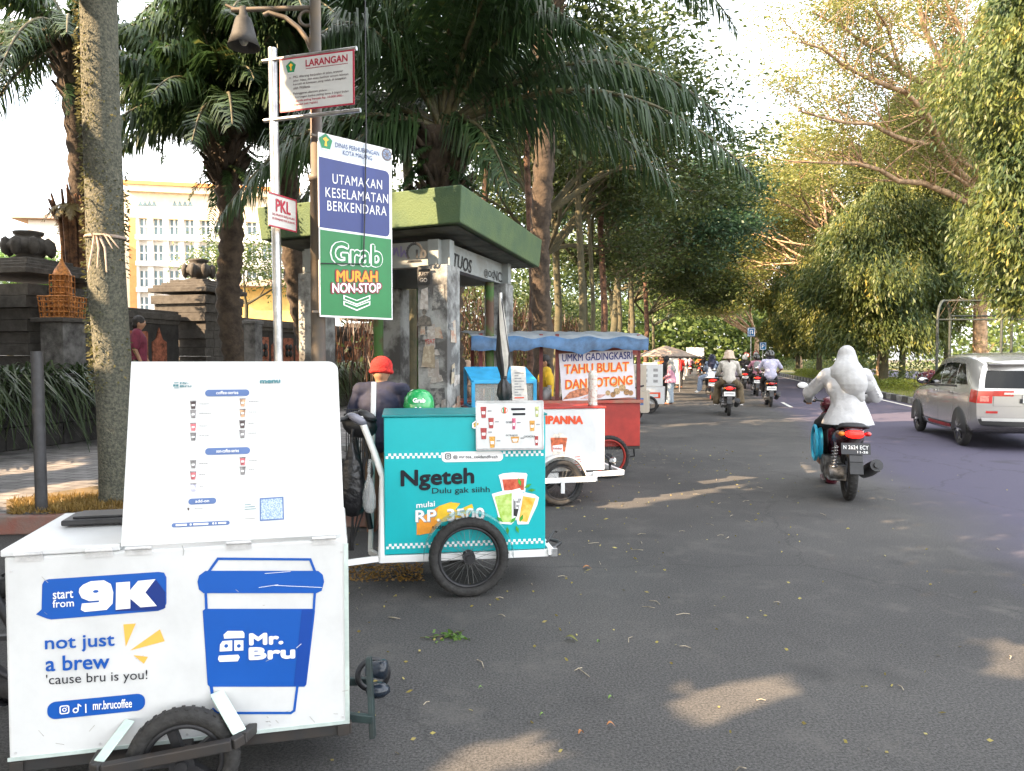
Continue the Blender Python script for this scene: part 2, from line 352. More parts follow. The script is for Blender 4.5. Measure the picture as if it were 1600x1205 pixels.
tag(b.build('kerb', M_kerb, bev=.012), kind='structure')
# verge strip with dry grass around the big trunk
flat('verge', [at_z(10, 805, .15), at_z(320, 797, .15), at_z(300, 762, .15), at_z(150, 760, .15), at_z(10, 782, .15)], .156, mat('dry_soil', (.19, .13, .06), .95, .3, 6, bump=.6, bscale=30, col2=(.1, .075, .035)))
# median on the right: banded kerb, edge line, lawn
M_kb = mat('kerb_band_dark', (.035, .035, .035), .8, .3, 6); M_kw = mat('kerb_band_pale', (.2, .2, .19), .8, .3, 6)
b = MB()
for i in range(230): c = RD(6.8, -10+i*.75); b.box((c.x, c.y, .1), (.2, .74, .22), ax=(RU, RV, Vector((0, 0, 1))), m=i % 2)
tag(b.build('median_kerb', [M_kb, M_kw], bev=.015), kind='structure')
slab('median', [RD(6.9, -40), RD(13.4, -40), RD(13.4, 260), RD(6.9, 260)], -.01, .17, M_grass)
slab('park_lawn', [RD(24, -40), RD(70, -40), RD(70, 260), RD(24, 260)], -.01, .1, M_grass)
M_line = mat('road_paint', (.5, .5, .47), .8, .3, 5, thr=(.3, .5))
flat('edge_line', [RD(6.3, 6), RD(6.42, 6), RD(6.42, 200), RD(6.3, 200)], .005, M_line)
for v in (13.5, 24, 36, 50, 66, 84, 104): flat('lane_line', [RD(2.65, v), RD(2.76, v), RD(2.76, v+2.6), RD(2.65, v+2.6)], .005, M_line)
# ---------------------------------------------------------------- planter wall and mural wall on the left
M_stone = mat('dark_stone', (.045, .042, .04), .9, .35, 4, bump=.7, bscale=12, col2=(.02, .019, .018))
M_brickw = mat('stone_block', (.085, .078, .07), .9, .3, 7, bump=.6, bscale=14, col2=(.045, .04, .036))
M_relief = mat('terracotta_relief', (.3, .1, .055), .8, .35, 9, bump=.5, bscale=30)
t = thing('planter_wall', 'low dark stone planter wall with grassy plants hanging over it beside the pavement', 'wall', RD(-9.7, 12))
b = MB()
for k in range(30):
    for r_ in range(3):
        c = RD(-9.85, 3+k*1.0+(r_ % 2)*.5); b.box((c.x, c.y, .15+.17+r_*.34), (.3, .985, .325), ax=(RU, RV, Vector((0, 0, 1))))
b.build('wall', M_stone, t, bev=.01)
b = MB(); c = RD(-9.86, 18); b.box((c.x, c.y, 1.22), (.42, 31, .09), ax=(RU, RV, Vector((0, 0, 1)))); b.build('coping', M_brickw, t, bev=.01)
slab('planter_soil', [RD(-10, 2), RD(-10, 33), RD(-11.45, 33), RD(-11.45, 2)], .1, 1.12, M_earth)
slab('terrace', [RD(-10.9, 2), RD(-10.9, 60), RD(-40, 60), RD(-40, 2)], .1, .56, M_pave)
def wall_seg(v0_, v1_, label, seed):
    t = thing('mural_wall', label, 'wall', RD(-11.7, (v0_+v1_)/2), group='dark stone wall with red relief panels')
    ax = (RU, RV, Vector((0, 0, 1))); L_ = v1_-v0_; mid = (v0_+v1_)/2; rr = random.Random(seed)
    b = MB(); c = RD(-11.72, mid); b.box((c.x, c.y, 1.35), (.34, L_, 2.0), ax=ax)
    b.build('wall', M_stone, t)
    b = MB(); b.box((c.x, c.y, 2.42), (.5, L_, .14), ax=ax); b.box((c.x, c.y, 2.30), (.42, L_, .1), ax=ax); b.box((c.x, c.y, 2.525), (.36, L_, .07), ax=ax); b.build('coping', M_brickw, t, bev=.008)
    k = 0; v = v0_+.22
    while v+.5 < v1_:
        w_ = .56; O = RD(-11.53, v, 1.36)
        kind = k % 2; m = MB()
        if kind == 0:   # square panel with dark round boss
            m.prism([(0, 0), (w_*.95, 0), (w_*.95, .72), (0, .72)], O, RV, (0, 0, 1), .03)
            pn = m.build('relief_panel', M_relief, t, bev=.01)
            m2 = MB(); cc = O+RV*w_*.47+Vector((0, 0, .36))+RU*.02
            for j in range(4):
                a = PI/4+j*PI/2; m2.ell(cc+RV*.13*math.cos(a)+Vector((0, 0, .13*math.sin(a))), (.05, .1, .1), n=10)
            m2.build('carving', M_stone, pn)
        else:           # gunungan-like pointed panel
            m.prism([(.03, 0), (w_*.85, 0), (w_*.85, .5), (w_*.62, .56), (w_*.44, .82), (w_*.26, .56), (.03, .5)], O, RV, (0, 0, 1), .045)
            pn = m.build('relief_panel', M_relief, t, bev=.012)
        v += w_+.07; k += 1
def pillar(v, w_, zt, zf, label):
    t = thing('wall_pillar', label, 'pillar', RD(-11.6, v), group='stone pillars along the mural wall'); c = RD(-11.6, v); ax = (RU, RV, Vector((0, 0, 1)))
    b = MB(); h = zt
    rows = int((h-.5)/.2)
    for i in range(rows):
        z = .35+.2*i+.1; ww = w_*(.86 if i < rows-3 else .86+.05*(i-rows+4))
        n = 4
        for j in range(n):
            for s_ in (0,):
                o = (j-(n-1)/2)*ww/n+(.02 if i % 2 else -.02)
                b.box((c+RV*o+Vector((0, 0, z))), (ww*.995, ww/n-.006, .194), ax=ax)
    b.build('shaft', M_brickw, t, bev=.006)
    b = MB()
    for (zz, s_, hh) in ((zt-.08, 1.08, .1), (zt+.0, .98, .08), (zt+.07, .8, .07), (zt+.14, .62, .08)): b.box(c+Vector((0, 0, zz)), (w_*s_, w_*s_, hh), ax=ax)
    cp = b.build('cap', M_brickw, t, bev=.012)
    b = MB(); k = w_*.2
    b.lathe([(0, 0), (k*.8, .0), (k*.95, .05), (k*.6, .09), (k*.75, .13), (k*1.15, .2), (k*1.2, .27), (k*.95, .38), (k*.6, .44), (k*.75, .47), (k*.8, .52), (k*.2, .55), (0, .56)], c+Vector((0, 0, zt+.17)), n=16)
    for j in range(8):
        a = j*PI/4; b.ell(c+Vector((math.cos(a)*k*1.12, math.sin(a)*k*1.12, zt+.42)), (k*.3, k*.3, .17), n=8)
    b.build('finial', M_brickw, t)
wall_seg(-2, 9.9, 'dark stone wall with red relief panels left of the bamboo cage tower', 1)
wall_seg(11.5, 14.5, 'dark stone wall section with relief panels between the two stone pillars', 2)
wall_seg(16.1, 24, 'dark stone wall section with relief panels right of the second pillar', 3)
wall_seg(25.5, 60, 'long dark stone wall running on behind the bus shelter', 4)
pillar(10.7, 1.55, 3.05, 3.6, 'wide stone pillar with carved urn finial at the left edge')
pillar(15.3, 1.45, 3.15, 3.7, 'stone pillar with urn finial under the middle palm, right of the mossy trunk')
pillar(24.8, 1.45, 3.0, 3.6, 'stone pillar of the wall hidden mostly behind the shelter')
# stub post with bright cap on the wall line
c = at_y(396, 560, 11.6); t = tag((lambda b: (b.box((c.x, c.y, 1.3), (.2, .2, 1.6), rz=-RA), b.box((c.x, c.y, 2.06), (.24, .24, .05), rz=-RA), b.build('stone_post', mat('grey_stone', (.15, .145, .14), .9, .3, 5, bump=.4), bev=.01))[2])(MB()), 'short square grey stone post in front of the mural wall beside the steel sign pole', 'post')
# plinth with bamboo cage tower
c = at_y(100, 570, 12.4); M_bamb = mat('bamboo_orange', (.5, .19, .04), .6, .3, 20)
t = thing('stone_plinth', 'slim grey stone plinth carrying the orange bamboo cage tower', 'plinth', (c.x, c.y, .5))
b = MB(); b.box((c.x, c.y, 1.25), (.46, .46, 1.7), rz=-RA); b.build('shaft', mat('grey_stone', (.15, .145, .14)), t, bev=.01)
b = MB(); b.box((c.x, c.y, 2.13), (.66, .66, .07), rz=-RA); b.build('cap', M_brickw, t, bev=.01)
t = thing('bamboo_tower', 'orange bamboo cage tower with pointed spire standing on the slim plinth', 'lantern', (c.x, c.y, 2.17), -RA)
z0 = 2.18; b = MB()
def cage(b, s0, s1, z0, z1, nz, n):
    for i in range(nz+1):
        k = i/nz; s_ = s0+(s1-s0)*k; z = z0+(z1-z0)*k
        for (ax_, bx) in (((-1, -1), (1, -1)), ((1, -1), (1, 1)), ((1, 1), (-1, 1)), ((-1, 1), (-1, -1))):
            b.tube([(c.x+ax_[0]*s_, c.y+ax_[1]*s_, z), (c.x+bx[0]*s_, c.y+bx[1]*s_, z)], .012, 5)
    for j in range(n+1):
        e = -1+2*j/n
        for (X, Y) in ((e, -1), (e, 1), (-1, e), (1, e)): b.tube([(c.x+X*s0, c.y+Y*s0, z0), (c.x+X*s1, c.y+Y*s1, z1)], .012, 5)
cage(b, .23, .255, z0, z0+.34, 4, 6); b.build('basket', M_bamb, t)
b = MB(); cage(b, .13, .13, z0, z0+.7, 7, 3); b.box((c.x, c.y, z0+.35), (.18, .18, .7)); b.build('tower', M_bamb, t)
b = MB(); b.lathe([(.15, 0), (.13, .05), (.11, .1), (.05, .19), (.03, .24), (.015, .28), (.006, .5), (0, .51)], (c.x, c.y, z0+.7), n=8); b.build('spire', M_bamb, t)
# grey steel post near the kerb (left)
p0 = at_z(66, 828, .0); p1 = at_y(57.5, 549, p0.y)
b = MB(); b.tube([p0, p1], .0485, 16); b.box((p0.x, p0.y, .16), (.2, .2, .015)); tag(b.build('bollard_pole', mat('grey_post_paint', (.06, .06, .065), .5, .15, 8)), 'plain dark grey steel pole standing at the kerb left of the mossy trunk', 'pole')
# ---------------------------------------------------------------- far buildings
def plate(b, pl, u0, v0, u1, v1, off, th, m=0): b.prism([(u0, v0), (u1, v0), (u1, v1), (u0, v1)], pl.O+pl.n*off, pl.a, pl.b, th, m)
M_cream = mat('cream_render', (.72, .6, .42), .8, .06, 2); M_orange = mat('orange_render', (.72, .3, .1), .8, .08, 2); M_wht = mat('white_render', (.78, .77, .74), .7, .05, 2)
M_win = mat('window_glass', (.12, .18, .2), .12, .2, 1); M_teal = mat('teal_glass', (.12, .45, .5), .15, .2, 1)
D = 60; O = at_y(195, 560, D); O.z = 0; a = Vector((.97, .22, 0)).normalized(); pl = Pl(O, a)
def U(px, py): return pl.uv(px, py)
ul, zt = U(195, 296); ur, _ = U(470, 296)
t = thing('office_building', 'white and orange multi storey building with gridded windows behind the palms', 'building', O)
b = MB(); plate(b, pl, ul, 0, ur, zt, 0, 14); b.build('wall', M_wht, t)
u1, z1 = U(300, 345); b = MB(); plate(b, pl, ul, z1, ur, zt-.25, .5, .5); plate(b, pl, ul+.3, zt-.25, ur, zt+.25, .9, .9); b.build('parapet', M_cream, t)
b = MB(); plate(b, pl, ul, zt+.25, ur, zt+.55, 1.05, 1.05); b.build('roof_edge', M_orange, t)
b = MB(); uo, _ = U(214, 345); plate(b, pl, ul, 0, uo-.5, z1, .45, .45); b.build('wall_pier', M_cream, t)
b = MB(); plate(b, pl, uo-.5, 0, uo, z1, .5, .5); b.build('wall_pier', M_orange, t)
for px in (222, 229, 236, 243, 275, 283, 291, 299):
    u_, v_ = U(px, 320); b = MB(); b.prism([(u_-.2, v_-.2), (u_+.2, v_-.2), (u_, v_+.22)], pl.O+pl.n*.52, pl.a, pl.b, .02); b.build('vent', M_win, t)
for iy, py in enumerate((353, 394, 434, 475)):
    for ix, px in enumerate((226, 248, 273, 297, 322, 346, 370, 394, 418, 442)):
        (ua, va), (ub, vb) = U(px-6, py+13), U(px+6, py-10)
        b = MB(); plate(b, pl, ua, va, ub, vb, .05, .1); wn = b.build('window', M_win, t)
        b = MB(); plate(b, pl, (ua+ub)/2-.07, va, (ua+ub)/2+.07, vb, .12, .06); plate(b, pl, ua, (va+vb)/2-.05, ub, (va+vb)/2+.05, .125, .06); b.build('frame', M_wht, wn)
b = MB()
for px in (215, 237, 261, 285, 309, 334, 358, 382, 406, 430): u_, _ = U(px, 400); plate(b, pl, u_-.22, 0, u_+.22, z1, .42, .42)
b.build('mullion_grid', M_wht, t)
b = MB()
for py in (375, 415, 455, 497): _, v_ = U(300, py); plate(b, pl, uo, v_-.18, ur, v_+.18, .7, .7)
b.build('ledge', M_wht, t)
# taller grey block with teal windows and a low tiled house
O = at_y(368, 560, 70); O.z = 0; pl = Pl(O, Vector((.98, .1, 0))); u1, z1 = pl.uv(445, 300)
t = thing('apartment_block', 'pale grey block with a column of teal windows right of the orange building', 'building', O)
b = MB(); plate(b, pl, 0, 0, u1+1.5, z1, 0, 12); b.build('wall', mat('grey_render', (.6, .62, .64), .8, .05, 2), t)
for py in (352, 365, 378, 391, 404):
    (ua, va), (ub, vb) = pl.uv(405, py+6), pl.uv(421, py-6); b = MB(); plate(b, pl, ua, va+.05, ub, vb, .05, .1); wn = b.build('window', M_teal, t)
    b = MB(); plate(b, pl, (ua+ub)/2-.05, va+.05, (ua+ub)/2+.05, vb, .1, .04); b.build('frame', M_wht, wn)
for px, py in ((376, 385), (389, 385), (376, 425)):
    (ua, va), (ub, vb) = pl.uv(px-2, py+5), pl.uv(px+2, py-5); b = MB(); plate(b, pl, ua, va, ub, vb, .05, .1); b.build('window', M_win, t)
M_tile = mat('roof_tile', (.3, .2, .13), .85, .3, 20, bump=.5, bscale=20)
def house(px0, px1, pye, pyr, d, label, mw):
    O = at_y(px0, 560, d); O.z = 0; pl = Pl(O, Vector((1, .12, 0))); (u1, ze), (_, zr) = pl.uv(px1, pye), pl.uv(px1, pyr)
    t = thing('house', label, 'house', O); b = MB(); plate(b, pl, .4, 0, u1-.4, ze, 0, 7); b.build('wall', mw, t)
    b = MB(); e = -.6; P = pl.P
    v = [P(e, ze, .8), P(u1-e, ze, .8), P(u1-e, ze, -8), P(e, ze, -8), P(1.5, zr, -3.5), P(u1-1.5, zr, -3.5)]
    b.add(v, [(0, 1, 5, 4), (1, 2, 5), (2, 3, 4, 5), (3, 0, 4), (3, 2, 1, 0)]); b.build('roof', M_tile, t)
    return t, pl
t, pl = house(365, 470, 450, 425, 40, 'low house with brown tiled roof and yellow eaves below the grey block', mat('yellow_render', (.65, .42, .12), .8, .1, 2))
house(40, 118, 345, 318, 55, 'house with brown tiled roof behind the left wall pillar', M_wht)
# ---------------------------------------------------------------- bus shelter
M_green = mat('green_fascia_paint', (.045, .088, .046), .75, .25, 2.6, col2=(.08, .125, .05), thr=(.4, .68), bump=.3)
M_gpost = mat('green_post_paint', (.05, .13, .025), .7, .3, 5, col2=(.09, .05, .03), thr=(.4, .55))
def poster_mat(name, seedscale, base):
    return mat(name, base, .85, .4, seedscale, col2=(.07, .065, .06), thr=(.42, .56), bump=.2)
M_col = mat('dirty_white_paint', (.33, .34, .33), .85, .3, 3.2, col2=(.09, .088, .085), thr=(.42, .6), bump=.2)
SC0 = Vector((-.48, 6.9, 0)); dr = Vector((math.cos(R(72.6)), math.sin(R(72.6)), 0)); dlf = Vector((math.cos(R(155)), math.sin(R(155)), 0))
LR, LL = 2.78, 2.42
def SP_(a_, b_, z=0): p = SC0+dr*a_+dlf*b_; return Vector((p.x, p.y, z))
t = thing('bus_shelter', 'graffitied concrete bus shelter with flat green roof behind the turquoise cart', 'shelter', SP_(1.4, 1.4, .15))
b = MB(); Z = Vector((0, 0, 1))
b.add([SP_(0, 0, 2.76), SP_(LR, 0, 2.67), SP_(LR, LL, 2.67), SP_(0, LL, 2.76), SP_(-.03, -.03, 3.1), SP_(LR+.03, -.03, 3.02), SP_(LR+.03, LL+.03, 3.02), SP_(-.03, LL+.03, 3.1)],
      [(0, 3, 2, 1), (4, 5, 6, 7), (0, 1, 5, 4), (1, 2, 6, 5), (2, 3, 7, 6), (3, 0, 4, 7)])
rf = b.build('roof', M_green, t, bev=.012)
b = MB(); b.add([SP_(.06, .06, 2.745), SP_(LR-.06, .06, 2.66), SP_(LR-.06, LL-.06, 2.66), SP_(.06, LL-.06, 2.745)], [(0, 3, 2, 1)]); b.build('soffit', mat('soffit_dark', (.09, .095, .07), .9, .3, 3), rf)
i0, iR, iL = .42, LR-.45, LL-.45
b = MB()
b.box((SP_(i0+.0, (i0+iL)/2, 2.55)), (.12, iL-i0+.3, .25), ax=(dr, dlf, Z)); b.box(SP_((i0+iR)/2, i0, 2.549), (.12, iR-i0+.3, .248), ax=(dlf, dr, Z))
b.box(SP_(iR, (i0+iL)/2, 2.548), (.12, iL-i0+.3, .25), ax=(dr, dlf, Z)); b.box(SP_((i0+iR)/2, iL, 2.551), (.12, iR-i0+.3, .25), ax=(dlf, dr, Z))
b.build('ring_beam', mat('beam_paint', (.3, .33, .33), .85, .25, 2.2, col2=(.22, .22, .2), thr=(.3, .6)), t)
M_post = poster_mat('column_posters', 7, (.4, .36, .3))
cols = [(i0, i0, .34), (i0, iL, .3), (iR, i0, .3), (iR, iL, .3)]
for k, (x_, y_, s_) in enumerate(cols):
    b = MB(); b.box(SP_(x_, y_, (2.42+.15)/2), (s_, s_, 2.42-.15), ax=(dr, dlf, Z)); cc = b.build('column', M_col, t, bev=.008)
for (x_, y_) in ((i0+.34, i0+.02), (iR-.3, i0+.02), (i0+.02, i0+.75), (iR, iL-.4)):
    b = MB(); b.cyl(SP_(x_, y_, .15), SP_(x_, y_, 2.7), .052, n=14); b.build('post', M_gpost, t)
b = MB(); b.box(SP_((i0+iR)/2, iL-.3, .5), (iR-i0-.3, .35, .06), ax=(dr, dlf, Z)); b.box(SP_((i0+iR)/2, iL-.3, .32), (.1, .3, .34), ax=(dr, dlf, Z)); b.build('bench', M_col, t)
# posters and graffiti on the near column
plL = Pl(SP_(i0-.172, i0+.17, .15), -dlf)   # face towards the camera-left
plR = Pl(SP_(i0-.17, i0-.172, .15), dr)
rr = random.Random(3)
ptones = [mat('paper_%s' % nm, c_, .9, .3, 16, col2=c2_, thr=(.45, .6)) for nm, c_, c2_ in (('cream', (.45, .4, .3), (.3, .25, .18)), ('grey', (.3, .3, .28), (.1, .1, .1)), ('pale', (.5, .48, .45), (.33, .3, .27)), ('rust', (.34, .2, .14), (.4, .36, .3)))]
for k in range(46):
    pq = plL if k % 3 else plR; w_, h_ = rr.uniform(.06, .19), rr.uniform(.06, .26); u_ = rr.uniform(.0, .34-w_); v_ = rr.uniform(.05, 1.85)
    pts = [(u_+rr.uniform(-.015, .015), v_+rr.uniform(-.02, .02)), (u_+w_, v_+rr.uniform(-.03, .02)), (u_+w_*rr.uniform(.75, 1), v_+h_), (u_+rr.uniform(0, .03), v_+h_*rr.uniform(.8, 1))]
    if pts[2][1] > 2.1: continue
    pq.poly(pts, ptones[k % 4], t, 'poster', off=.003+.0004*k, px=False)
M_ink = mat('graffiti_black', (.03, .03, .03), .8, .1, 10); M_inkp = mat('graffiti_purple', (.16, .13, .28), .8, .1, 10); M_red = mat('red_print', (.45, .05, .04), .6, .1, 8)
pf = Pl(SP_(i0-.062, i0+.17, 2.43), -dlf); pb = Pl(SP_(i0-.17, i0-.062, 2.43), dr)
def stroke(b, pl, pts, w_, px=True, off=.004):
    q = [pl.uv(*p) for p in pts] if px else pts
    for (a_, c_) in zip(q[:-1], q[1:]):
        d_ = Vector((c_[0]-a_[0], c_[1]-a_[1])); 
        if d_.length < 1e-6: continue
        d_.normalize(); n2 = Vector((-d_.y, d_.x))*w_/2; e = d_*w_*.35
        P4 = [(a_[0]-e.x+n2.x, a_[1]-e.y+n2.y), (a_[0]-e.x-n2.x, a_[1]-e.y-n2.y), (c_[0]+e.x-n2.x, c_[1]+e.y-n2.y), (c_[0]+e.x+n2.x, c_[1]+e.y+n2.y)]
        off += .00002; b.prism(P4, pl.O+pl.n*off, pl.a, pl.b, 0)
def strokes(pl, name, m, parent, lst, w_, off=.004):
    b = MB()
    for l_ in lst: off += .0002; stroke(b, pl, l_, w_, off=off)
    return b.build(name, m, parent)
pb.text('TUOS', 708, 417, 737, 428, 22, M_ink, t, bold=.02, name='graffiti', shear=.2); pb.text('@OC', 756, 433, 772, 438, 13, M_ink, t, name='graffiti')
pb.text('NCS', 771, 438, 787, 443, 16, M_ink, t, bold=.01, name='graffiti')
strokes(pf, 'graffiti', M_inkp, t, [[(616, 388), (616, 398), (620, 388), (623, 400)], [(627, 386), (627, 401), (632, 392), (636, 402), (638, 386)]], .018)
plT = Pl(SP_(i0-.172, i0+.17, .15), -dlf)
b = MB(); u_, v_ = plT.uv(658, 397)
for j in range(16):
    a_ = -.6+j*(PI+1.2)/15; b.prism(circ(u_+.085*math.cos(a_), v_+.085*math.sin(a_)-.0, .016, 8), plT.O+plT.n*(.12+.0001*j), plT.a, plT.b, .0)
b.prism([(u_-.09, v_-.1), (u_+.09, v_-.1), (u_+.075, v_-.075), (u_-.075, v_-.075)], plT.O+plT.n*.1211, plT.a, plT.b, 0)
o_ = b.build('graffiti', M_ink, t)
Pl(plT.O+plT.n*.118, plT.a).text('10', 650, 404, 667, 404, 14, M_ink, t, bold=.05, name='graffiti')
b = MB(); pp = Pl(plT.O+plT.n*.02, plT.a)
q0, q1 = pp.uv(652, 445), pp.uv(672, 420); b.prism([q0, (q1[0], q0[1]), q1, (q0[0], q1[1])], pp.O, pp.a, pp.b, 0); b.build('poster', M_ink, t)
pp.text('JUST', 654, 432, 670, 432, 6.5, ptones[2], t, bold=.03, name='graffiti'); pp.text('GO', 656, 441, 668, 441, 6.5, ptones[2], t, bold=.03, name='graffiti')
b = MB(); u_, v_ = pp.uv(663, 492); b.prism(circ(u_, v_+.03, .028, 12), pp.O+pp.n*.001, pp.a, pp.b, 0); b.prism([(u_-.09, v_-.11), (u_+.09, v_-.11), (u_+.07, v_-.03), (u_, v_), (u_-.07, v_-.03)], pp.O+pp.n*.0012, pp.a, pp.b, 0); b.build('portrait_poster', mat('poster_ink', (.07, .065, .06), .8, .3, 30, col2=(.2, .18, .15)), t)
pp.text('YEAT', 664, 537, 680, 537, 7, M_red, t, name='graffiti')
# ================================================================ VEGETATION
def unit(a): return a/np.maximum(np.linalg.norm(a, axis=1, keepdims=True), 1e-9)
def leaves(name, C, D, Ls, Wd, m, parent=None, fold=0.0):
    C = np.asarray(C, float); D = unit(np.asarray(D, float)); N = len(C); Ls = np.broadcast_to(Ls, (N,))[:, None]; Wd = np.broadcast_to(Wd, (N,))[:, None]
    S = unit(np.cross(D, rng.normal(size=(N, 3)))); Nn = np.cross(S, D)
    V = np.stack([C, C+D*Ls*.45+S*Wd*.5+Nn*Wd*fold, C+D*Ls, C+D*Ls*.45-S*Wd*.5+Nn*Wd*fold], 1).reshape(-1, 3)
    F = np.arange(N*4).reshape(N, 4); return npmesh(name, V, F, m, parent)
# gaps cut in the crowns to let sunlight onto chosen ground patches and the trunk
SUNV = np.array(SUND); _x = np.cross(SUNV, [0, 0, 1]); _x /= np.linalg.norm(_x); _y = np.cross(_x, SUNV)
def sproj(P): P = np.asarray(P, float).reshape(-1, 3); return np.stack([P @ _x, P @ _y], 1)
def inpoly(P, poly):
    c = np.zeros(len(P), bool); n = len(poly)
    for i in range(n):
        (x1, y1), (x2, y2) = poly[i], poly[i-1]
        k = ((y1 > P[:, 1]) != (y2 > P[:, 1])) & (P[:, 0] < (x2-x1)*(P[:, 1]-y1)/(y2-y1+1e-12)+x1); c ^= k
    return c
GAPS = [[(640, 1215), (690, 1176), (790, 1154), (858, 1134), (852, 1178), (835, 1215)],
        [(1028, 1152), (1075, 1106), (1140, 1074), (1170, 1056), (1252, 1049), (1238, 1078), (1160, 1110), (1090, 1140)],
        [(1525, 1020), (1640, 995), (1640, 1065), (1560, 1065)],
        [(965, 782), (1110, 750), (1245, 728), (1245, 741), (1130, 765), (990, 790)],
        [(1080, 739), (1215, 720), (1215, 727), (1090, 746)], [(990, 668), (1090, 653), (1085, 661), (1000, 674)], [(1000, 657), (1110, 645), (1120, 650), (1005, 663)],
        [(850, 794), (930, 783), (935, 790), (865, 801)], [(20, 800), (170, 770), (190, 800), (60, 818)], [(0, 740), (150, 722), (150, 745), (0, 765)]]
gp = [sproj([at_z(*q) for q in g]) for g in GAPS]
def beam_keep(C, D=None, l=.3):
    if D is not None: Dn = unit(D)*l; return beam_keep(C) & beam_keep(C+Dn*.5) & beam_keep(C+Dn)
    P = sproj(C); keep = np.ones(len(P), bool)
    for g in gp:
        gg = g.mean(0); g2 = gg+(g-gg)*1.2; keep &= ~inpoly(P, g2)
    for (a, b, r) in TRUNKB:
        A, B = sproj([a])[0], sproj([b])[0]; ab = B-A; t_ = np.clip(((P-A) @ ab)/(ab @ ab), 0, 1); d_ = np.linalg.norm(P-A-t_[:, None]*ab, axis=1)
        keep &= ~((d_ < r) & (np.sin(P[:, 1]*5.3+P[:, 0]*3) > -.75))
    return keep
_tb = at_z(186, 784, .15); TRUNKB = [((_tb.x-.08, _tb.y, 1.7), (_tb.x-.2, _tb.y, 5.0), .34)]
L_dark = leafmat('leaf_dark', (.026, .048, .014), (.08, .115, .026), (.18, .18, .04))
L_mid = leafmat('leaf_mid', (.045, .085, .025), (.13, .18, .04), (.24, .23, .05))
L_yel = leafmat('leaf_yellow', (.09, .12, .03), (.26, .25, .06), (.4, .3, .07), transl=.45)
L_mast = leafmat('leaf_mast', (.032, .07, .032), (.15, .175, .036), (.36, .29, .06), transl=.4)
L_palm = leafmat('leaf_palm', (.016, .036, .014), (.05, .095, .03), (.16, .15, .04), transl=.3, rough=.45)
L_fern = leafmat('leaf_fern', (.02, .06, .02), (.05, .1, .03), transl=.3)
B_tan = mat('bark_tan', (.42, .28, .17), .9, .3, 5, bump=.5, bscale=12); B_dark = mat('bark_dark', (.055, .045, .03), .9, .4, 5, bump=.6, bscale=14)
B_olive = mat('bark_olive', (.1, .085, .045), .9, .35, 4, bump=.5, bscale=14, col2=(.05, .05, .03)); B_palm = mat('bark_palm', (.09, .065, .045), .95, .4, 6, bump=.9, bscale=16, col2=(.03, .022, .016))
def grow(mb, p, d, Ln, r, depth, tips, rr, spread=.6, up=.15, nch=3, flat=1.0, n=7):
    path = [p.copy()]; q = p.copy(); dd = d.copy(); rs = [r]; seg = 4
    for i in range(seg):
        dd = (dd+Vector((rr.gauss(0, .12), rr.gauss(0, .12), rr.gauss(0, .1)+up*.15))).normalized(); q = q+dd*Ln/seg; path.append(q.copy()); rs.append(r*(1-.45*(i+1)/seg))
    mb.tube(path, rs, max(4, n), caps=False)
    if depth == 0: tips += [path[-1], path[2]]; return
    for k in range(nch):
        s = path[-1] if k < 2 else path[rr.choice((2, 3))]
        nd = (dd+Vector((rr.gauss(0, spread), rr.gauss(0, spread), rr.gauss(0, spread*.5*flat)+up))).normalized()
        grow(mb, s, nd, Ln*rr.uniform(.62, .85), rs[-1]*.85, depth-1, tips, rr, spread, up, nch, flat, n-1)
def cloud(tips, per, rad, zr, clip=None):
    T = np.array([tuple(t) for t in tips]); C = np.repeat(T, per, 0); G = rng.normal(size=C.shape); G[:, 2] *= zr; C = C+G*rad*.5
    D = rng.normal(size=C.shape)*np.array([1, 1, .45])+unit(G)*.6; D[:, 2] -= .25; return C, D
def tree(label, cat, base, h0, dirs, Ln, r, depth, lm, bm, per, rad, zr, ls, seed, name='broadleaf_tree', group=None, spread=.55, up=.15, nch=3, cull=True, lean=(0, 0), lw=.42):
    rr = random.Random(seed); t = thing(name, label, cat, base, 0, group); mb = MB(); base = Vector(base); top = base+Vector((lean[0], lean[1], h0))
    mb.tube([base-Vector((0, 0, .05)), base+Vector((0, 0, .15)), base.lerp(top, .3)+Vector((rr.gauss(0, .06), 0, 0)), base.lerp(top, .65)+Vector((rr.gauss(0, .08), 0, 0)), top], [r*1.45, r*1.15, r, r*.92, r*.85], 12, caps=False); tips = []
    for d in dirs: grow(mb, top, Vector(d).normalized(), Ln, r*.6, depth, tips, rr, spread, up, nch)
    mb.build('trunk', bm, t); C, D = cloud(tips, per, rad, zr)
    if cull: k = beam_keep(C, D, ls); C, D = C[k], D[k]
    leaves('crown', C, D, rng.uniform(.7, 1.2, len(C))*ls, ls*lw, lm, t); return t
# --- mossy trunk in the foreground left; its crown spreads above the picture
tb = at_z(186, 784, .15)
t = thing('mossy_tree', 'tall pale trunk covered in lichen and small creepers, nearest tree, standing in the dry verge', 'tree', tb)
mb = MB(); path = [tb-Vector((0, 0, .1))]+[at_y(px_, py_, tb.y) for px_, py_ in ((185, 770), (183, 720), (180, 640), (176, 560), (170, 480), (165, 400), (163, 300), (159, 200), (156, 100), (154, 0))]
top = path[-1]+Vector((-.05, 0, .8)); path.append(top)
mb.tube(path, [.185, .165, .158, .158, .158, .16, .16, .16, .158, .155, .155, .15], 20, caps=False); tips = []
rr = random.Random(5)
for d in ((-1, .3, .8), (1, -.4, .9), (.2, -1, .8), (-.6, -.6, 1), (.8, .3, 1.1)): grow(mb, top, Vector(d).normalized(), 2.6, .1, 3, tips, rr, .5, .1, 3)
m_moss = mat('mossy_bark', (.17, .165, .125), .95, .3, 40, bump=1.0, bscale=60, col2=(.07, .075, .06), thr=(.4, .62)); mb.build('trunk', m_moss, t)
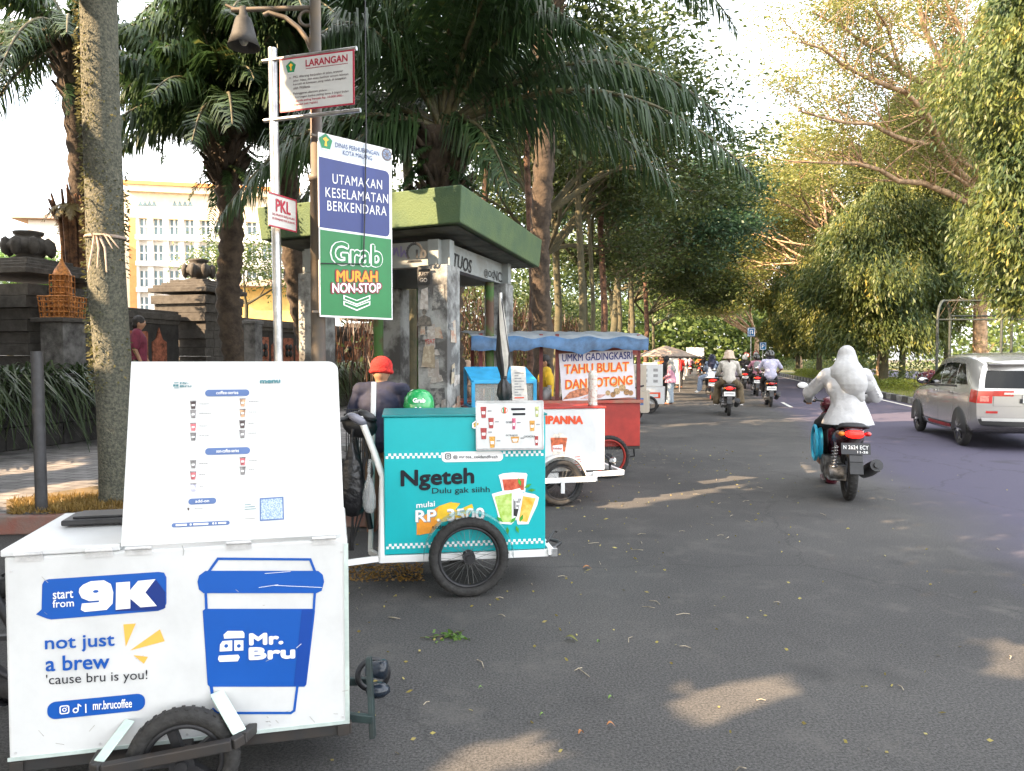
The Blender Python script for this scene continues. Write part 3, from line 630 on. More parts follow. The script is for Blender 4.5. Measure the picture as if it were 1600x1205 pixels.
C, D = cloud(tips, 140, 1.3, .5); k = beam_keep(C, D, .25) & ~((C[:, 2]-1.5)/np.maximum(C[:, 1], .5) < .57); leaves('crown', C[k], D[k], rng.uniform(.15, .3, k.sum()), .12, L_mid, t)
# creepers on the bark
n = 5200; zz = rng.uniform(1.2, 6.3, n); a = rng.uniform(0, 2*PI, n); pz = np.array([p.z for p in path]); px_ = np.array([p.x for p in path])
cx = np.interp(zz, pz, px_); rad = .160+rng.uniform(0, .035, n); C = np.stack([cx+np.cos(a)*rad, tb.y+np.sin(a)*rad, zz], 1)
dens = (np.sin(zz*2.3+np.cos(a)*1.5)+np.sin(zz*5.1)*.6-np.cos(a)*.9) > rng.uniform(-1.6, 1.6, n); C = C[dens]; a = a[dens]
D = np.stack([np.cos(a), np.sin(a), rng.uniform(-1.2, .2, len(C))], 1)+rng.normal(size=C.shape)*.3
leaves('creeper', C, D, rng.uniform(.02, .05, len(C)), .02, leafmat('leaf_creeper', (.06, .07, .03), (.17, .15, .05), (.3, .2, .06)), t)
# ribbon tied round the trunk
b = MB(); c = at_y(165, 372, tb.y); b.torus(c, (0, 0, 1), .168, .010, 24, 6, flat=1.6)
for dx in (-.02, .05, .12): b.tube([c+Vector((.0+dx*.3, -.172, 0)), c+Vector((dx*.8, -.19, -.12)), c+Vector((dx*1.2-.02, -.22, -.3-.6*abs(.05-dx)))], [.012, .01, .006], 5)
for dx in (.12, .16): b.tube([c+Vector((.0, -.2, 0)), c+Vector((dx, -.24, .03-dx*.3)), c+Vector((dx*1.5, -.22, -.13))], [.01, .009, .005], 5)
tag(b.build('ribbon', mat('ribbon_cloth', (.45, .36, .3), .8, .2, 8)), 'faded ribbon knotted round the mossy trunk', 'ribbon')
# --- palms
def fronds(specs, base, m, lfL=.62, lfW=.045, nl=70, rng_=rng, droop=1.0):
    V = []; mbr = MB(); S_ = []
    for (az, el, Ln, dr_) in specs:
        hd = np.array([math.cos(az), math.sin(az), 0]); t_ = np.linspace(0, 1, 14); H = Ln*(t_*math.cos(el)*(1-.12*t_)); Zz = Ln*(t_*math.sin(el)-dr_*t_**2.1)
        P = np.array(base)+hd*H[:, None]+np.array([0, 0, 1])*Zz[:, None]; mbr.tube(P, [.05*(1-.85*x)+.004 for x in t_], 5, caps=False)
        tt = np.linspace(.14, 1, nl); Q = np.stack([np.interp(tt, t_, P[:, i]) for i in range(3)], 1); T = unit(np.gradient(Q, axis=0)); side = np.cross(T, [0, 0, 1]); side = unit(side+1e-6)
        for sg in (-1, 1):
            prof = np.sin(np.clip(tt*1.05, 0, 1)*PI*.86+.25)**.6
            l = lfL*prof*rng_.uniform(.75, 1.15, nl); dn = np.array([0, 0, -1.])
            d1 = unit(side*sg*rng_.uniform(.5, 1, (nl, 1))+T*.55+dn*rng_.uniform(-.15, .75, (nl, 1))*droop+rng_.normal(size=(nl, 3))*.1); d2 = unit(d1*.55+dn*rng_.uniform(.5, 1.2, (nl, 1))*droop)
            A = Q; B = A+d1*(l*.5)[:, None]; Cc = B+d2*(l*.5)[:, None]; ww = unit(np.cross(d1, T))*0+T*lfW*.5
            nrm = unit(np.cross(d1, rng_.normal(size=(nl, 3))*.3+T))*lfW*.5
            S_.append(np.stack([A-ww*.5, A+ww*.5, B+ww, B-ww, Cc+ww*.15, Cc-ww*.15], 1))
    S = np.concatenate(S_).reshape(-1, 3); n = len(S)//6; i = np.arange(n)*6
    F = np.concatenate([np.stack([i, i+1, i+2, i+3], 1), np.stack([i+3, i+2, i+4, i+5], 1)]); return mbr, S, F
M_rach = mat('palm_rachis', (.09, .08, .035), .6, .3, 8)
def palm(label, base, crown, specs, tr=.2, lfL=.62, nl=70, fern=0, skirt=True, seed=1, lfW=.045):
    r_ = np.random.default_rng(seed); t = thing('palm_tree', label, 'palm tree', base); base, crown = Vector(base), Vector(crown); mb = MB(); n = 40
    path = [base.lerp(crown, i/n)+Vector((.05*math.sin(i*.3), 0, 0)) for i in range(n+1)]; mb.tube(path, [tr*(1.0+(.16 if i % 2 else -.05)+(.35 if i > n-6 else 0)) for i in range(n+1)], 12)
    for i in range(60):   # old frond boots under the crown
        a = r_.uniform(0, 2*PI); z_ = r_.uniform(.0, 1.1); p = crown+Vector((math.cos(a)*tr*1.1, math.sin(a)*tr*1.1, -z_)); q = p+Vector((math.cos(a)*.22, math.sin(a)*.22, .22)); mb.tube([p, q], [.06, .025], 5)
    mb.build('trunk', B_palm, t); mr, S, F = fronds(specs, crown, L_palm, lfL, lfW, nl, r_)
    mr.build('frond_stems', M_rach, t); npmesh('fronds', S, F, L_palm, t)
    if fern:
        sp = [(r_.uniform(0, 2*PI), r_.uniform(-.2, .5), r_.uniform(.6, 1.3), r_.uniform(.5, 1.0)) for i in range(fern)]
        for q in range(2):
            mf, S, F = fronds(sp[q::2], crown-Vector((0, 0, .35+.45*q)), L_fern, .16, .03, 40, r_, droop=.3); npmesh('fern', S, F, L_fern, t)
    return t
def rspec(n, L0, L1, seed, e0=.1, e1=1.35, d0=.45, d1=.95):
    r_ = random.Random(seed); return [(2*PI*i/n*2.618+r_.uniform(-.2, .2), e0+(e1-e0)*((i*.618) % 1)+r_.uniform(-.1, .1), r_.uniform(L0, L1), r_.uniform(d0, d1)) for i in range(n)]
ca = at_y(112, 65, 14.3); palm('palm with sunlit trunk behind the mossy tree, leftmost palm', (ca.x+.1, ca.y, .5), ca, rspec(22, 2.2, 3.0, 1, -.1, 1.2)+[(PI, .25, 2.9, .9), (PI*.95, -.1, 2.8, .75), (PI*1.06, .5, 2.9, .95)], .17, .62, seed=11, fern=5)
cb = at_y(120, 330, 14.2); t = thing('palm_stump', 'bundle of dead brown frond stems with ferns on the leftmost palm trunk', 'plant', cb)
mb = MB(); r_ = random.Random(9)
for i in range(26):
    a = r_.uniform(0, 2*PI); mb.tube([cb+Vector((math.cos(a)*.2, math.sin(a)*.2, -1.3)), cb+Vector((math.cos(a)*.26, math.sin(a)*.26, -.3)), cb+Vector((math.cos(a)*.3+r_.uniform(-.2, .2), math.sin(a)*.3, r_.uniform(.0, .5)))], [.05, .045, .02], 5)
mb.build('stems', mat('dead_frond', (.16, .075, .035), .9, .4, 7), t)
mf, S, F = fronds([(r_.uniform(0, 6.3), .3, r_.uniform(.5, .9), .8) for i in range(16)], cb+Vector((0, 0, .1)), L_fern, .15, .03, 30, rng, droop=.3); npmesh('fern', S, F, leafmat('leaf_dry', (.1, .05, .025), (.2, .16, .05)), t)
cc = at_y(352, 195, 13.5); palm('dark palm with dense drooping fronds, middle one left of the sign pole', (cc.x+.1, cc.y, .5), cc, rspec(44, 2.2, 3.3, 2, .2, 1.35, .3, .7), .2, .75, 80, fern=10, seed=12, lfW=.055)
cc2 = at_y(300, 40, 12.6); palm('dark palm whose fronds hang over the top left of the shelter side', (cc2.x+1.0, cc2.y+3.5, .5), at_y(420, 55, 14.5), rspec(44, 2.5, 3.6, 4, .1, 1.2, .3, .75), .2, .8, 80, fern=4, seed=14, lfW=.055)
cd = at_y(692, 205, 10.8); spC = [(R(d_), e_, l_, k_) for d_, e_, l_, k_ in ((-12, .62, 5.6, .62), (8, .8, 5.6, .6), (-25, .35, 5.2, .55), (20, .5, 5.0, .6), (175, .6, 4.2, .8), (200, .3, 3.6, .7), (150, .75, 4.4, .7), (-40, .9, 4.4, .6), (100, .9, 4, .6), (60, 1.1, 4.2, .5), (230, .9, 3.8, .6), (-75, 1.2, 3.6, .5), (-100, 1.35, 3.4, .4), (130, 1.3, 4, .4), (40, 1.3, 4.2, .35), (165, 1.15, 4.3, .5), (0, 1.2, 4.6, .5), (75, 1.4, 4, .3), (-50, .3, 1.8, .9), (215, .3, 2.2, .8), (185, .25, 2.4, .7), (95, .5, 3, .7), (140, .5, 3, .7), (-60, 1.0, 4, .5), (-30, 1.25, 4.4, .45), (210, 1.2, 4, .5))]
palm('large palm fanning over the bus shelter, with ferns under its crown', (cd.x+.1, cd.y, .1), cd, spC, .24, .95, 125, fern=30, seed=15, lfW=.036)
ce = at_y(1000, -40, 13.5); palm('palm high over the road whose fronds hang in from the top edge', (cd.x+1.6, 15.5, .1), at_y(850, -60, 14.5), [(R(d_), e_, 4.6, .75) for d_, e_ in ((-5, .45), (-20, .65), (10, .6), (-50, .8), (180, .6), (200, .7), (-90, .9), (90, .8), (60, .6))], .2, .95, 100, seed=16)
# --- mast trees with drooping foliage on the median, right
def mast(label, base, h, w_, z0, n, seed, lean=(0, 0), lm=L_mast, ls=.24, group='drooping mast trees along the median'):
    r_ = np.random.default_rng(seed); t = thing('mast_tree', label, 'tree', base, 0, group); mb = MB(); base = Vector(base)
    mb.tube([base-Vector((0, 0, .1)), base+Vector((0, 0, .2)), base+Vector((.05, 0, h*.4)), base+Vector((lean[0], lean[1], h*.95))], [.27, .2, .15, .03], 10)
    nc = n; zz = r_.uniform(0, 1, nc)**.9; prof = np.clip(np.sin(np.clip(zz*.9+.12, 0, 1)*PI)**.55, .15, 1)
    lob = 1+.30*np.sin(zz*17+seed)
    a = r_.uniform(0, 2*PI, nc); rad = w_*.5*prof*lob*r_.uniform(.35, 1.0, nc)**.55*(1+.3*np.sin(a*4+zz*6+seed)); K = np.stack([rad*np.cos(a), rad*np.sin(a), z0+(h-z0)*zz], 1)+np.array(base)+np.array([lean[0], lean[1], 0])*zz[:, None]
    for j in range(0, nc, max(1, nc//70)):
        c = Vector(K[j]); mb.tube([Vector((base.x+lean[0]*zz[j], base.y+lean[1]*zz[j], c.z+.5)), c.lerp(Vector((base.x, base.y, c.z+.6)), .3)+Vector((0, 0, .1)), c], [.03, .02, .01], 4, caps=False)
    mb.build('trunk', B_olive, t); per = 26; C = np.repeat(K, per, 0); G = r_.normal(size=C.shape)*np.array([.12, .12, .36]); C = C+G
    out = np.repeat(np.stack([np.cos(a), np.sin(a), np.zeros(nc)], 1), per, 0); D = out*.45+np.array([0, 0, -1.])+r_.normal(size=C.shape)*.42
    leaves('crown', C, D, r_.uniform(.7, 1.25, len(C))*ls, ls*.26, lm, t, fold=.2); return t
def mb_at(u, v): p = RD(u, v); return (p.x, p.y, .15)
L_mast2 = leafmat('leaf_mast_yellow', (.05, .085, .025), (.19, .19, .04), (.34, .29, .06), transl=.45)
mast('tall mast tree with drooping leaves behind the white veiled rider', mb_at(7.9, 36), 8.6, 5.4, 2.0, 2900, 1, ls=.26)
mast('mast tree standing left of the one behind the veiled rider', mb_at(7.9, 45.3), 8.6, 5.2, 2.4, 2200, 2, lm=L_mast2, ls=.28)
mast('mast tree beyond the line of helmets near the blue signs', mb_at(7.9, 54.5), 8.4, 5.0, 2.4, 1700, 3, ls=.32)
mast('farther mast tree over the distant median', mb_at(7.9, 66), 9, 5.4, 2.2, 1300, 4, lm=L_mast2, ls=.4)
mast('nearest mast tree, cut off by the right edge above the car', mb_at(8.7, 22), 13, 3.9, 2.9, 2500, 5, lm=L_mast, ls=.21)
mast('very tall yellow green tree in the top right corner', mb_at(17.5, 44), 22, 8.5, 6, 4300, 6, lm=L_mast2, ls=.38)
mast('tall tree behind the pergola on the far side', mb_at(14.5, 50), 20, 6.0, 7, 2600, 7, lm=L_mast, ls=.3)
mast('bushy tree between the fork trunk and the pergola', mb_at(12.5, 52), 18, 7.5, 3, 3400, 8, lm=L_mast2, ls=.3)
# --- rain tree: limbs measured in the photograph, at their own depth
def path_px(pts, d0, d1): n = len(pts)-1; return [at_y(x, y, d0+(d1-d0)*i/n) for i, (x, y) in enumerate(pts)]
t = thing('rain_tree', 'large spreading rain tree with bare tan limbs reaching left over the road', 'tree', RD(11.3, 30))
LB = [([(1531, 592), (1531, 520), (1532, 463), (1541, 430), (1562, 400), (1578, 372), (1583, 350)], 32, 32, .3, .2), ([(1537, 440), (1541, 400), (1541, 342), (1546, 290)], 32, 31, .15, .09),
 ([(1583, 350), (1575, 280), (1563, 205), (1542, 186), (1508, 163), (1490, 139), (1474, 113), (1458, 73), (1442, 42), (1433, -20)], 32, 28, .2, .07), ([(1490, 142), (1442, 129), (1408, 113), (1387, 92), (1348, 66), (1311, 39), (1270, 20)], 29.5, 25, .12, .03),
 ([(1408, 113), (1395, 73), (1385, 39), (1364, 10)], 27, 25, .07, .025), ([(1583, 350), (1552, 322), (1526, 300), (1495, 265), (1477, 241), (1463, 215), (1458, 194), (1440, 171), (1414, 144), (1364, 126), (1322, 105), (1285, 76), (1251, 66)], 32, 24, .2, .03),
 ([(1461, 223), (1429, 223), (1398, 213), (1361, 194), (1322, 192), (1285, 184), (1248, 173)], 29, 24, .11, .025), ([(1583, 345), (1553, 283), (1521, 262), (1490, 247), (1463, 234)], 32, 29, .14, .06),
 ([(1583, 352), (1566, 349), (1513, 317), (1479, 301), (1442, 286), (1403, 283), (1374, 265), (1337, 255), (1306, 255), (1232, 252)], 32, 26, .18, .03), ([(1552, 319), (1518, 294), (1499, 280), (1470, 262)], 31, 29, .11, .04),
 ([(1500, 120), (1510, 80), (1500, 40), (1470, -10)], 29, 28, .07, .04), ([(1555, 180), (1520, 110), (1500, 55), (1450, 0)], 30, 29, .09, .04)]
mb = MB(); tips = []; rr = random.Random(21)
for pts, d0, d1, r0, r1 in LB:
    P = path_px(pts, d0, d1); n = len(P); mb.tube(P, [r0+(r1-r0)*i/(n-1) for i in range(n)], 9, caps=False)
    if P[-1].z < 6: continue
    for i in range(1, n):
        for q in range(5 if i > n*.35 else 1):
            s = P[i-1].lerp(P[i], rr.random()); dd = (P[i]-P[i-1]).normalized(); nd = (dd*.8+Vector((rr.gauss(0, .7), rr.gauss(0, .7), rr.uniform(.1, .8)))).normalized()
            rs_ = (r0+(r1-r0)*i/(n-1)); grow(mb, s, nd, rr.uniform(.8, 1.5), min(.04, rs_*.5), 1, tips, rr, .6, .15, 3, n=5)
mb.build('trunk', B_tan, t)
C, D = cloud(tips, 46, .85, .3); _a = rng.uniform(0, 1, (len(C), 1)); C = C+_a*np.array([.5, 1.9, .6]); print('raintips', len(tips)); leaves('crown', C, D, rng.uniform(.09, .17, len(C)), .05, L_yel, t)
def raintree(label, u, v, h0, Ln, seed, lm=L_yel, n=5, per=70, ls=.2, rad=1.6, side=-1, gr='rain trees arching over the road'):
    rr = random.Random(seed); dirs = []
    for i in range(n):
        a = PI+rr.uniform(-1.3, 1.3) if side < 0 else rr.uniform(-1.3, 1.3); dd = RU*math.cos(a)+RV*math.sin(a); dirs.append((dd.x, dd.y, rr.uniform(.5, 1.1)))
    p = RD(u, v); return tree(label, 'tree', (p.x, p.y, .12), h0, dirs, Ln, .3, 3, lm, B_tan, per, rad, .25, ls, seed, 'rain_tree', gr, .42, .1, 3, cull=False, lw=.4)
raintree('rain tree arching from the median beyond the near fork', 9.8, 45, 4.5, 4.6, 31, n=6, per=110, ls=.22)
raintree('second rain tree along the median, golden in the sun', 10.5, 60, 5, 4.8, 32, n=6, per=100, ls=.28, rad=1.9)
raintree('third rain tree along the median, farther off', 9.5, 78, 5, 5, 33, n=6, per=80, ls=.36, rad=2.2)
raintree('farthest golden rain tree closing the avenue', 7, 100, 4, 5, 34, n=7, per=70, ls=.5, rad=2.6)
raintree('rain tree beyond the second carriageway', 27, 52, 5, 5, 35, n=6, per=80, ls=.34, rad=2.2)
# --- dark street trees on the left
def ltree(label, u, v, h0, Ln, seed, n=5, per=60, ls=.17, lm=L_dark, rad=1.2, r=.17, bm=B_olive):
    rr = random.Random(seed); dirs = []
    for i in range(n): a = -PI*.5+PI*1.3*i/n+rr.uniform(-.3, .3)-.2; dd = RU*math.cos(a)+RV*math.sin(a); dirs.append((dd.x*.9, dd.y*.9, rr.uniform(.35, .9)))
    p = RD(u, v); return tree(label, 'tree', (p.x, p.y, .12), h0, dirs, Ln, r, 3, lm, bm, per, rad, .3, ls, seed, 'street_tree', 'dark street trees along the left pavement', .5, .08, 3, lean=(rr.uniform(-.2, .3), 0))
ltree('slim dark street tree just right of the shelter roof', -4.3, 19.5, 5.2, 2.1, 41, per=72)
ltree('second slim street tree behind the fried snack stall', -4.6, 22.5, 4.6, 2.2, 42, per=72)
ltree('third street tree, leaning its crown over the carts', -4.2, 27, 4.6, 2.3, 43, per=75, ls=.19)
ltree('fourth street tree, crown reaching out over the road', -3.8, 32, 4.8, 2.6, 44, per=85, ls=.2, lm=leafmat('leaf_bluegreen', (.022, .055, .03), (.06, .13, .06), (.12, .2, .09)))
ltree('fifth street tree on the left pavement', -4.5, 40, 4.8, 2.6, 45, per=90, ls=.26)
ltree('sixth street tree on the left pavement', -4.5, 50, 5, 2.8, 46, per=80, ls=.32, rad=1.5)
ltree('seventh street tree, far along the pavement', -4.5, 64, 5, 3, 47, per=70, ls=.4, rad=1.7)
ltree('eighth street tree near the end of the left row', -5, 84, 5, 3.4, 48, per=60, ls=.5, rad=2, lm=L_mid)
# slim bare trunks standing in the park behind
for i, (px, d, r, lab) in enumerate(((826, 17, .09, 'thin bare trunk close beside the shelter corner'), (905, 21, .11, 'thin reddish trunk behind the snack stall'), (922, 24, .08, 'thin trunk between two darker ones'), (940, 26, .13, 'bare trunk right of the stall banner'), (965, 30, .1, 'bare trunk over the farther carts'), (985, 34, .13, 'bare trunk in the shade of the row'), (1008, 40, .14, 'bare trunk near the tan umbrella'), (868, 25, .14, 'dark trunk behind the glass case'), (640, 17, .14, 'dark trunk seen through the shelter'), (760, 22, .12, 'trunk seen inside the shelter opening'))):
    p = at_y(px, 560, d); mb = MB(); q = Vector((p.x, p.y, .1)); mb.tube([q, q+Vector((.1, 0, 3)), q+Vector((-.05, .1, 6)), q+Vector((.15, 0, 9.5))], [r, r*.9, r*.8, r*.5], 8)
    tt = thing('slim_tree', lab, 'tree', q, 0, 'slim trunks in the park'); mb.build('trunk', B_olive if i % 3 else mat('bark_red', (.13, .07, .045), .9, .4, 5, bump=.4), tt)
    C, D = cloud([q+Vector((rr.gauss(0, 1), rr.gauss(0, 1), rr.uniform(6.5, 10))) for k in range(14)], 90, 1.3, .6); leaves('crown', C, D, .24, .1, L_dark, tt)
# curtains of dry hanging roots, backdrop bushes and far wood: nobody could count these
def stuff_leaves(name, n, uf, vf, zf, ls, lw, m, down=0.0, label=None):
    u, v, z = uf(n), vf(n), zf(n); C = np.outer(u, RU)+np.outer(v, RV); C[:, 2] = z
    D = rng.normal(size=(n, 3))*np.array([1, 1, .6]); D[:, 2] -= down; o = leaves(name, C, D, rng.uniform(.6, 1.3, n)*ls, lw, m); return tag(o, kind='stuff', label=label)
un = rng.uniform
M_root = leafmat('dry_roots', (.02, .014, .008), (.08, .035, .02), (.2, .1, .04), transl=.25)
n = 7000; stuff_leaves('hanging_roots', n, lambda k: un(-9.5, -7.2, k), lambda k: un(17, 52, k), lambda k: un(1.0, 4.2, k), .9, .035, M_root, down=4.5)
n = 9000; stuff_leaves('park_undergrowth', n, lambda k: un(-10.4, -7.8, k), lambda k: un(20, 60, k), lambda k: 5*un(0, 1, k), .28, .15, L_dark, down=.3)
n = 15000; stuff_leaves('park_undergrowth', n, lambda k: un(-17, -9.0, k), lambda k: un(36, 80, k), lambda k: 6.5*un(0, 1, k)**1.0, .3, .16, L_dark, down=.3)
n = 9000; stuff_leaves('park_canopy', n, lambda k: un(-18, -7.0, k), lambda k: un(38, 80, k), lambda k: 6+7*un(0, 1, k)**1.3, .36, .2, L_dark, down=.3)
n = 26000; stuff_leaves('far_wood', n, lambda k: un(-22, 26, k), lambda k: un(112, 135, k), lambda k: 11*un(0, 1, k)**.9, .9, .55, L_mid, down=.2)
n = 22000; stuff_leaves('far_wood', n, lambda k: un(26, 60, k), lambda k: un(40, 110, k), lambda k: 9*un(0, 1, k)**.9, .7, .4, L_mid, down=.2)
n = 9000; stuff_leaves('shrubbery', n, lambda k: un(9.5, 12.6, k), lambda k: un(20, 100, k), lambda k: .15+1.2*un(0, 1, k)**1.6, .16, .07, L_mast, down=-.3)
# leafy tree far left between pillar and palm
p = at_y(15, 420, 38); tree('light green tree behind the wall at the far left edge', 'tree', (p.x, p.y, .5), 3.5, [(1, 0, .8), (-1, 0, .8), (0, 1, 1), (.5, -.5, 1)], 1.5, .15, 2, leafmat('leaf_light', (.06, .14, .03), (.16, .28, .06)), B_olive, 300, 1.0, .7, .16, 61)
p = at_y(385, 470, 22); tree('small leafy shrub tree growing behind the second wall pillar', 'tree', (p.x, p.y, .5), 2.6, [(1, 0, .8), (-1, 0, .8), (0, -.5, 1)], .9, .07, 2, L_mid, B_olive, 70, .6, .7, .12, 62)
# --- hedges on the median: clipped yellow-green strips, purple shrubs
L_hedge = leafmat('leaf_hedge', (.1, .14, .02), (.26, .3, .04), (.4, .4, .06)); L_purp = leafmat('leaf_purple', (.05, .012, .03), (.12, .03, .06))
def hedge(label, u0, u1, v0_, v1_, h, m, n, name='hedge', cat='hedge', grp='clipped hedge strips on the median', ls=.09):
    u, v = un(u0, u1, n), un(v0_, v1_, n); C = np.outer(u, RU)+np.outer(v, RV); C[:, 2] = .16+h*un(0, 1, n)**.6*(1+.15*np.sin(v*1.7)); D = rng.normal(size=(n, 3))+np.array([0, 0, .5])
    c = RD((u0+u1)/2, (v0_+v1_)/2); t = thing(name, label, cat, c, 0, grp); leaves('foliage', C, D, ls, ls*.5, m, t)
hedge('yellow green clipped hedge strip just beyond the silver car', 7.4, 8.3, 15.5, 20, .3, L_hedge, 3500)
hedge('yellow green hedge strip between the pergola and the kerb', 7.4, 8.5, 22, 28.5, .3, L_hedge, 4500)
hedge('yellow green hedge strip behind the veiled rider', 7.3, 8.8, 33, 43, .4, L_hedge, 5000)
hedge('yellow green hedge strip behind the rider in the pale shirt', 7.3, 8.8, 46, 64, .45, L_hedge, 5000, ls=.13)
hedge('purple leaved shrub right of the drooping tree trunk', 9.4, 10.4, 24, 26, .8, L_purp, 2500, 'purple_shrub', 'shrub', 'purple shrubs on the median')
hedge('purple leaved shrub behind the hedge, left one', 9.2, 10.4, 33, 36, .75, L_purp, 2500, 'purple_shrub', 'shrub', 'purple shrubs on the median')
hedge('dark green low shrub under the pergola', 9.2, 11.2, 20, 23.5, .6, L_mast, 3500, 'green_shrub', 'shrub', None)
# grass blades on median edge
n = 16000; u, v = un(6.95, 9.4, n), 8+60*un(0, 1, n)**1.6; C = np.outer(u, RU)+np.outer(v, RV); C[:, 2] = .16; D = rng.normal(size=(n, 3))*.5+np.array([0, 0, 1]); tag(leaves('grass', C, D, un(.06, .16, n), .015, L_hedge), kind='stuff')
# dry grass in the verge by the big trunk
n = 9000; a, c_ = un(0, 1, n), un(0, 1, n); A, B, C_, D_ = [np.array(at_z(*q)) for q in ((20, 806, .15), (300, 798, .15), (300, 764, .15), (20, 785, .15))]
C = (A*(1-a[:, None])+B*a[:, None])*(1-c_[:, None])+(D_*(1-a[:, None])+C_*a[:, None])*c_[:, None]; C[:, 2] = .157; D = rng.normal(size=(n, 3))*.9+np.array([0, 0, .55])
tag(leaves('dry_grass', C, D, un(.03, .09, n), .01, leafmat('grass_dry', (.16, .1, .03), (.36, .24, .07), (.12, .2, .05))), kind='stuff')
# --- strap-leaved plants hanging over the planter wall: one clump each
L_strap = leafmat('leaf_strap', (.018, .04, .012), (.06, .09, .03), (.2, .22, .12), transl=.3, rough=.35)
def clump(c, seed, label):
    r_ = np.random.default_rng(seed); n = 90; a = r_.uniform(0, 2*PI, n); l = r_.uniform(.45, .95, n); out = np.stack([np.cos(a), np.sin(a), np.zeros(n)], 1); w_ = .014
    bs = np.array(c)+r_.normal(size=(n, 3))*np.array([.06, .06, 0]); ts = np.linspace(0, 1, 5); el = r_.uniform(.6, 1.4, n)
    V = []
    sd = np.cross(out, [0, 0, 1.])
    for k_, t_ in enumerate(ts):
        p = bs+out*(l*np.cos(el)*t_*1.1+l*.25*t_**2)[:, None]; p[:, 2] += l*(np.sin(el)*t_*1.1-1.35*t_**2.2); ww = w_*(1-.85*t_); V += [p-sd*ww, p+sd*ww]
    V = np.stack(V, 1).reshape(-1, 3); i = np.arange(n)*10; F = np.concatenate([np.stack([i+2*k, i+2*k+1, i+2*k+3, i+2*k+2], 1) for k in range(4)]); return V, F
protoV, protoF = clump((0, 0, 0), 3, '')
k = 0
tt0 = None
for j in range(52):
    v_ = 6.2+j*.30+rr.uniform(-.08, .08); u_ = -9.78-(j % 2)*.3
    c = RD(u_, v_, 1.1)
    if tt0 is None:
        tt0 = thing('strap_plant', 'green strap leaved plant arching over the dark planter wall', 'plant', (0, 0, 0), 0, 'strap leaved plants along the planter'); npmesh('leaves', protoV, protoF, L_strap, tt0); o = tt0
    else: o = copy_tree(tt0)
    place(o, c, rr.uniform(0, 6.3), sc=rr.uniform(1.25, 1.75))
# --- unseen trees added behind the camera, left, to shade the road; leaves culled for sun patches
for i, (x, y) in enumerate(((-17, -6.5), (-11, -6), (-6.5, -3.5), (-12.5, 0), (-8.5, 3.2), (-17, 3.5), (-14, 7.5), (-20, -2), (-22, 3), (-13, -12), (-4, -9))):
    pts = [Vector((x+rr.gauss(0, 1.9), y+rr.gauss(0, 1.9), 7.3+rr.gauss(0, 1.5))) for k in range(70)]
    C, D = cloud(pts, 130, 1.5, .7); k = beam_keep(C, D, .36) & (C[:, 2] > 3.6) & ~((C[:, 1] > 1) & (np.abs(C[:, 0])/np.maximum(C[:, 1], .1) < .72) & ((C[:, 2]-1.5)/np.maximum(C[:, 1], .1) < .6))
    t = thing('added_shade_tree', 'broad unseen shade tree added behind the viewpoint', 'tree', (x, y, 0), 0, 'unseen shade trees added behind the viewpoint'); mb = MB(); mb.tube([(x, y, 0), (x+.1, y, 3), (x, y, 7)], [.22, .17, .1], 8); mb.build('trunk', B_olive, t)
    leaves('crown', C[k], D[k], un(.25, .45, k.sum()), .24, L_mid, t)
# ================================================================ CARTS, SIGNS, LAMP
M_blue = mat('print_blue', (0, 80, 168), .45, .03, 3); M_blue2 = mat('print_blue_pale', (30, 100, 190), .45, .03, 3); M_prw = mat('print_white', (.84, .84, .84), .5, .01, 3); M_org = mat('print_amber', (240, 180, 80), .5, .03, 3)
M_turq = mat('turquoise_panel', (8, 172, 178), .35, .04, 2.2); M_ink2 = mat('print_ink', (.006, .007, .014), .8, .05, 8); M_slate = mat('print_slate', (.09, .16, .36), .5, .05, 5)
M_grey = mat('print_grey', (.3, .3, .3), .6, .1, 20); M_angle = mat('angle_iron', (.06, .055, .05), .7, .4, 14, metal=.3, col2=(.12, .07, .04)); M_orr = mat('print_orange', (215, 75, 25), .5, .05, 6)
M_redp = mat('red_paint', (.42, .03, .02), .45, .15, 3); M_lgreen = mat('print_green', (.02, .28, .1), .5, .03, 4); M_mint = mat('pale_mint_paint', (.55, .68, .62), .5, .1, 6)
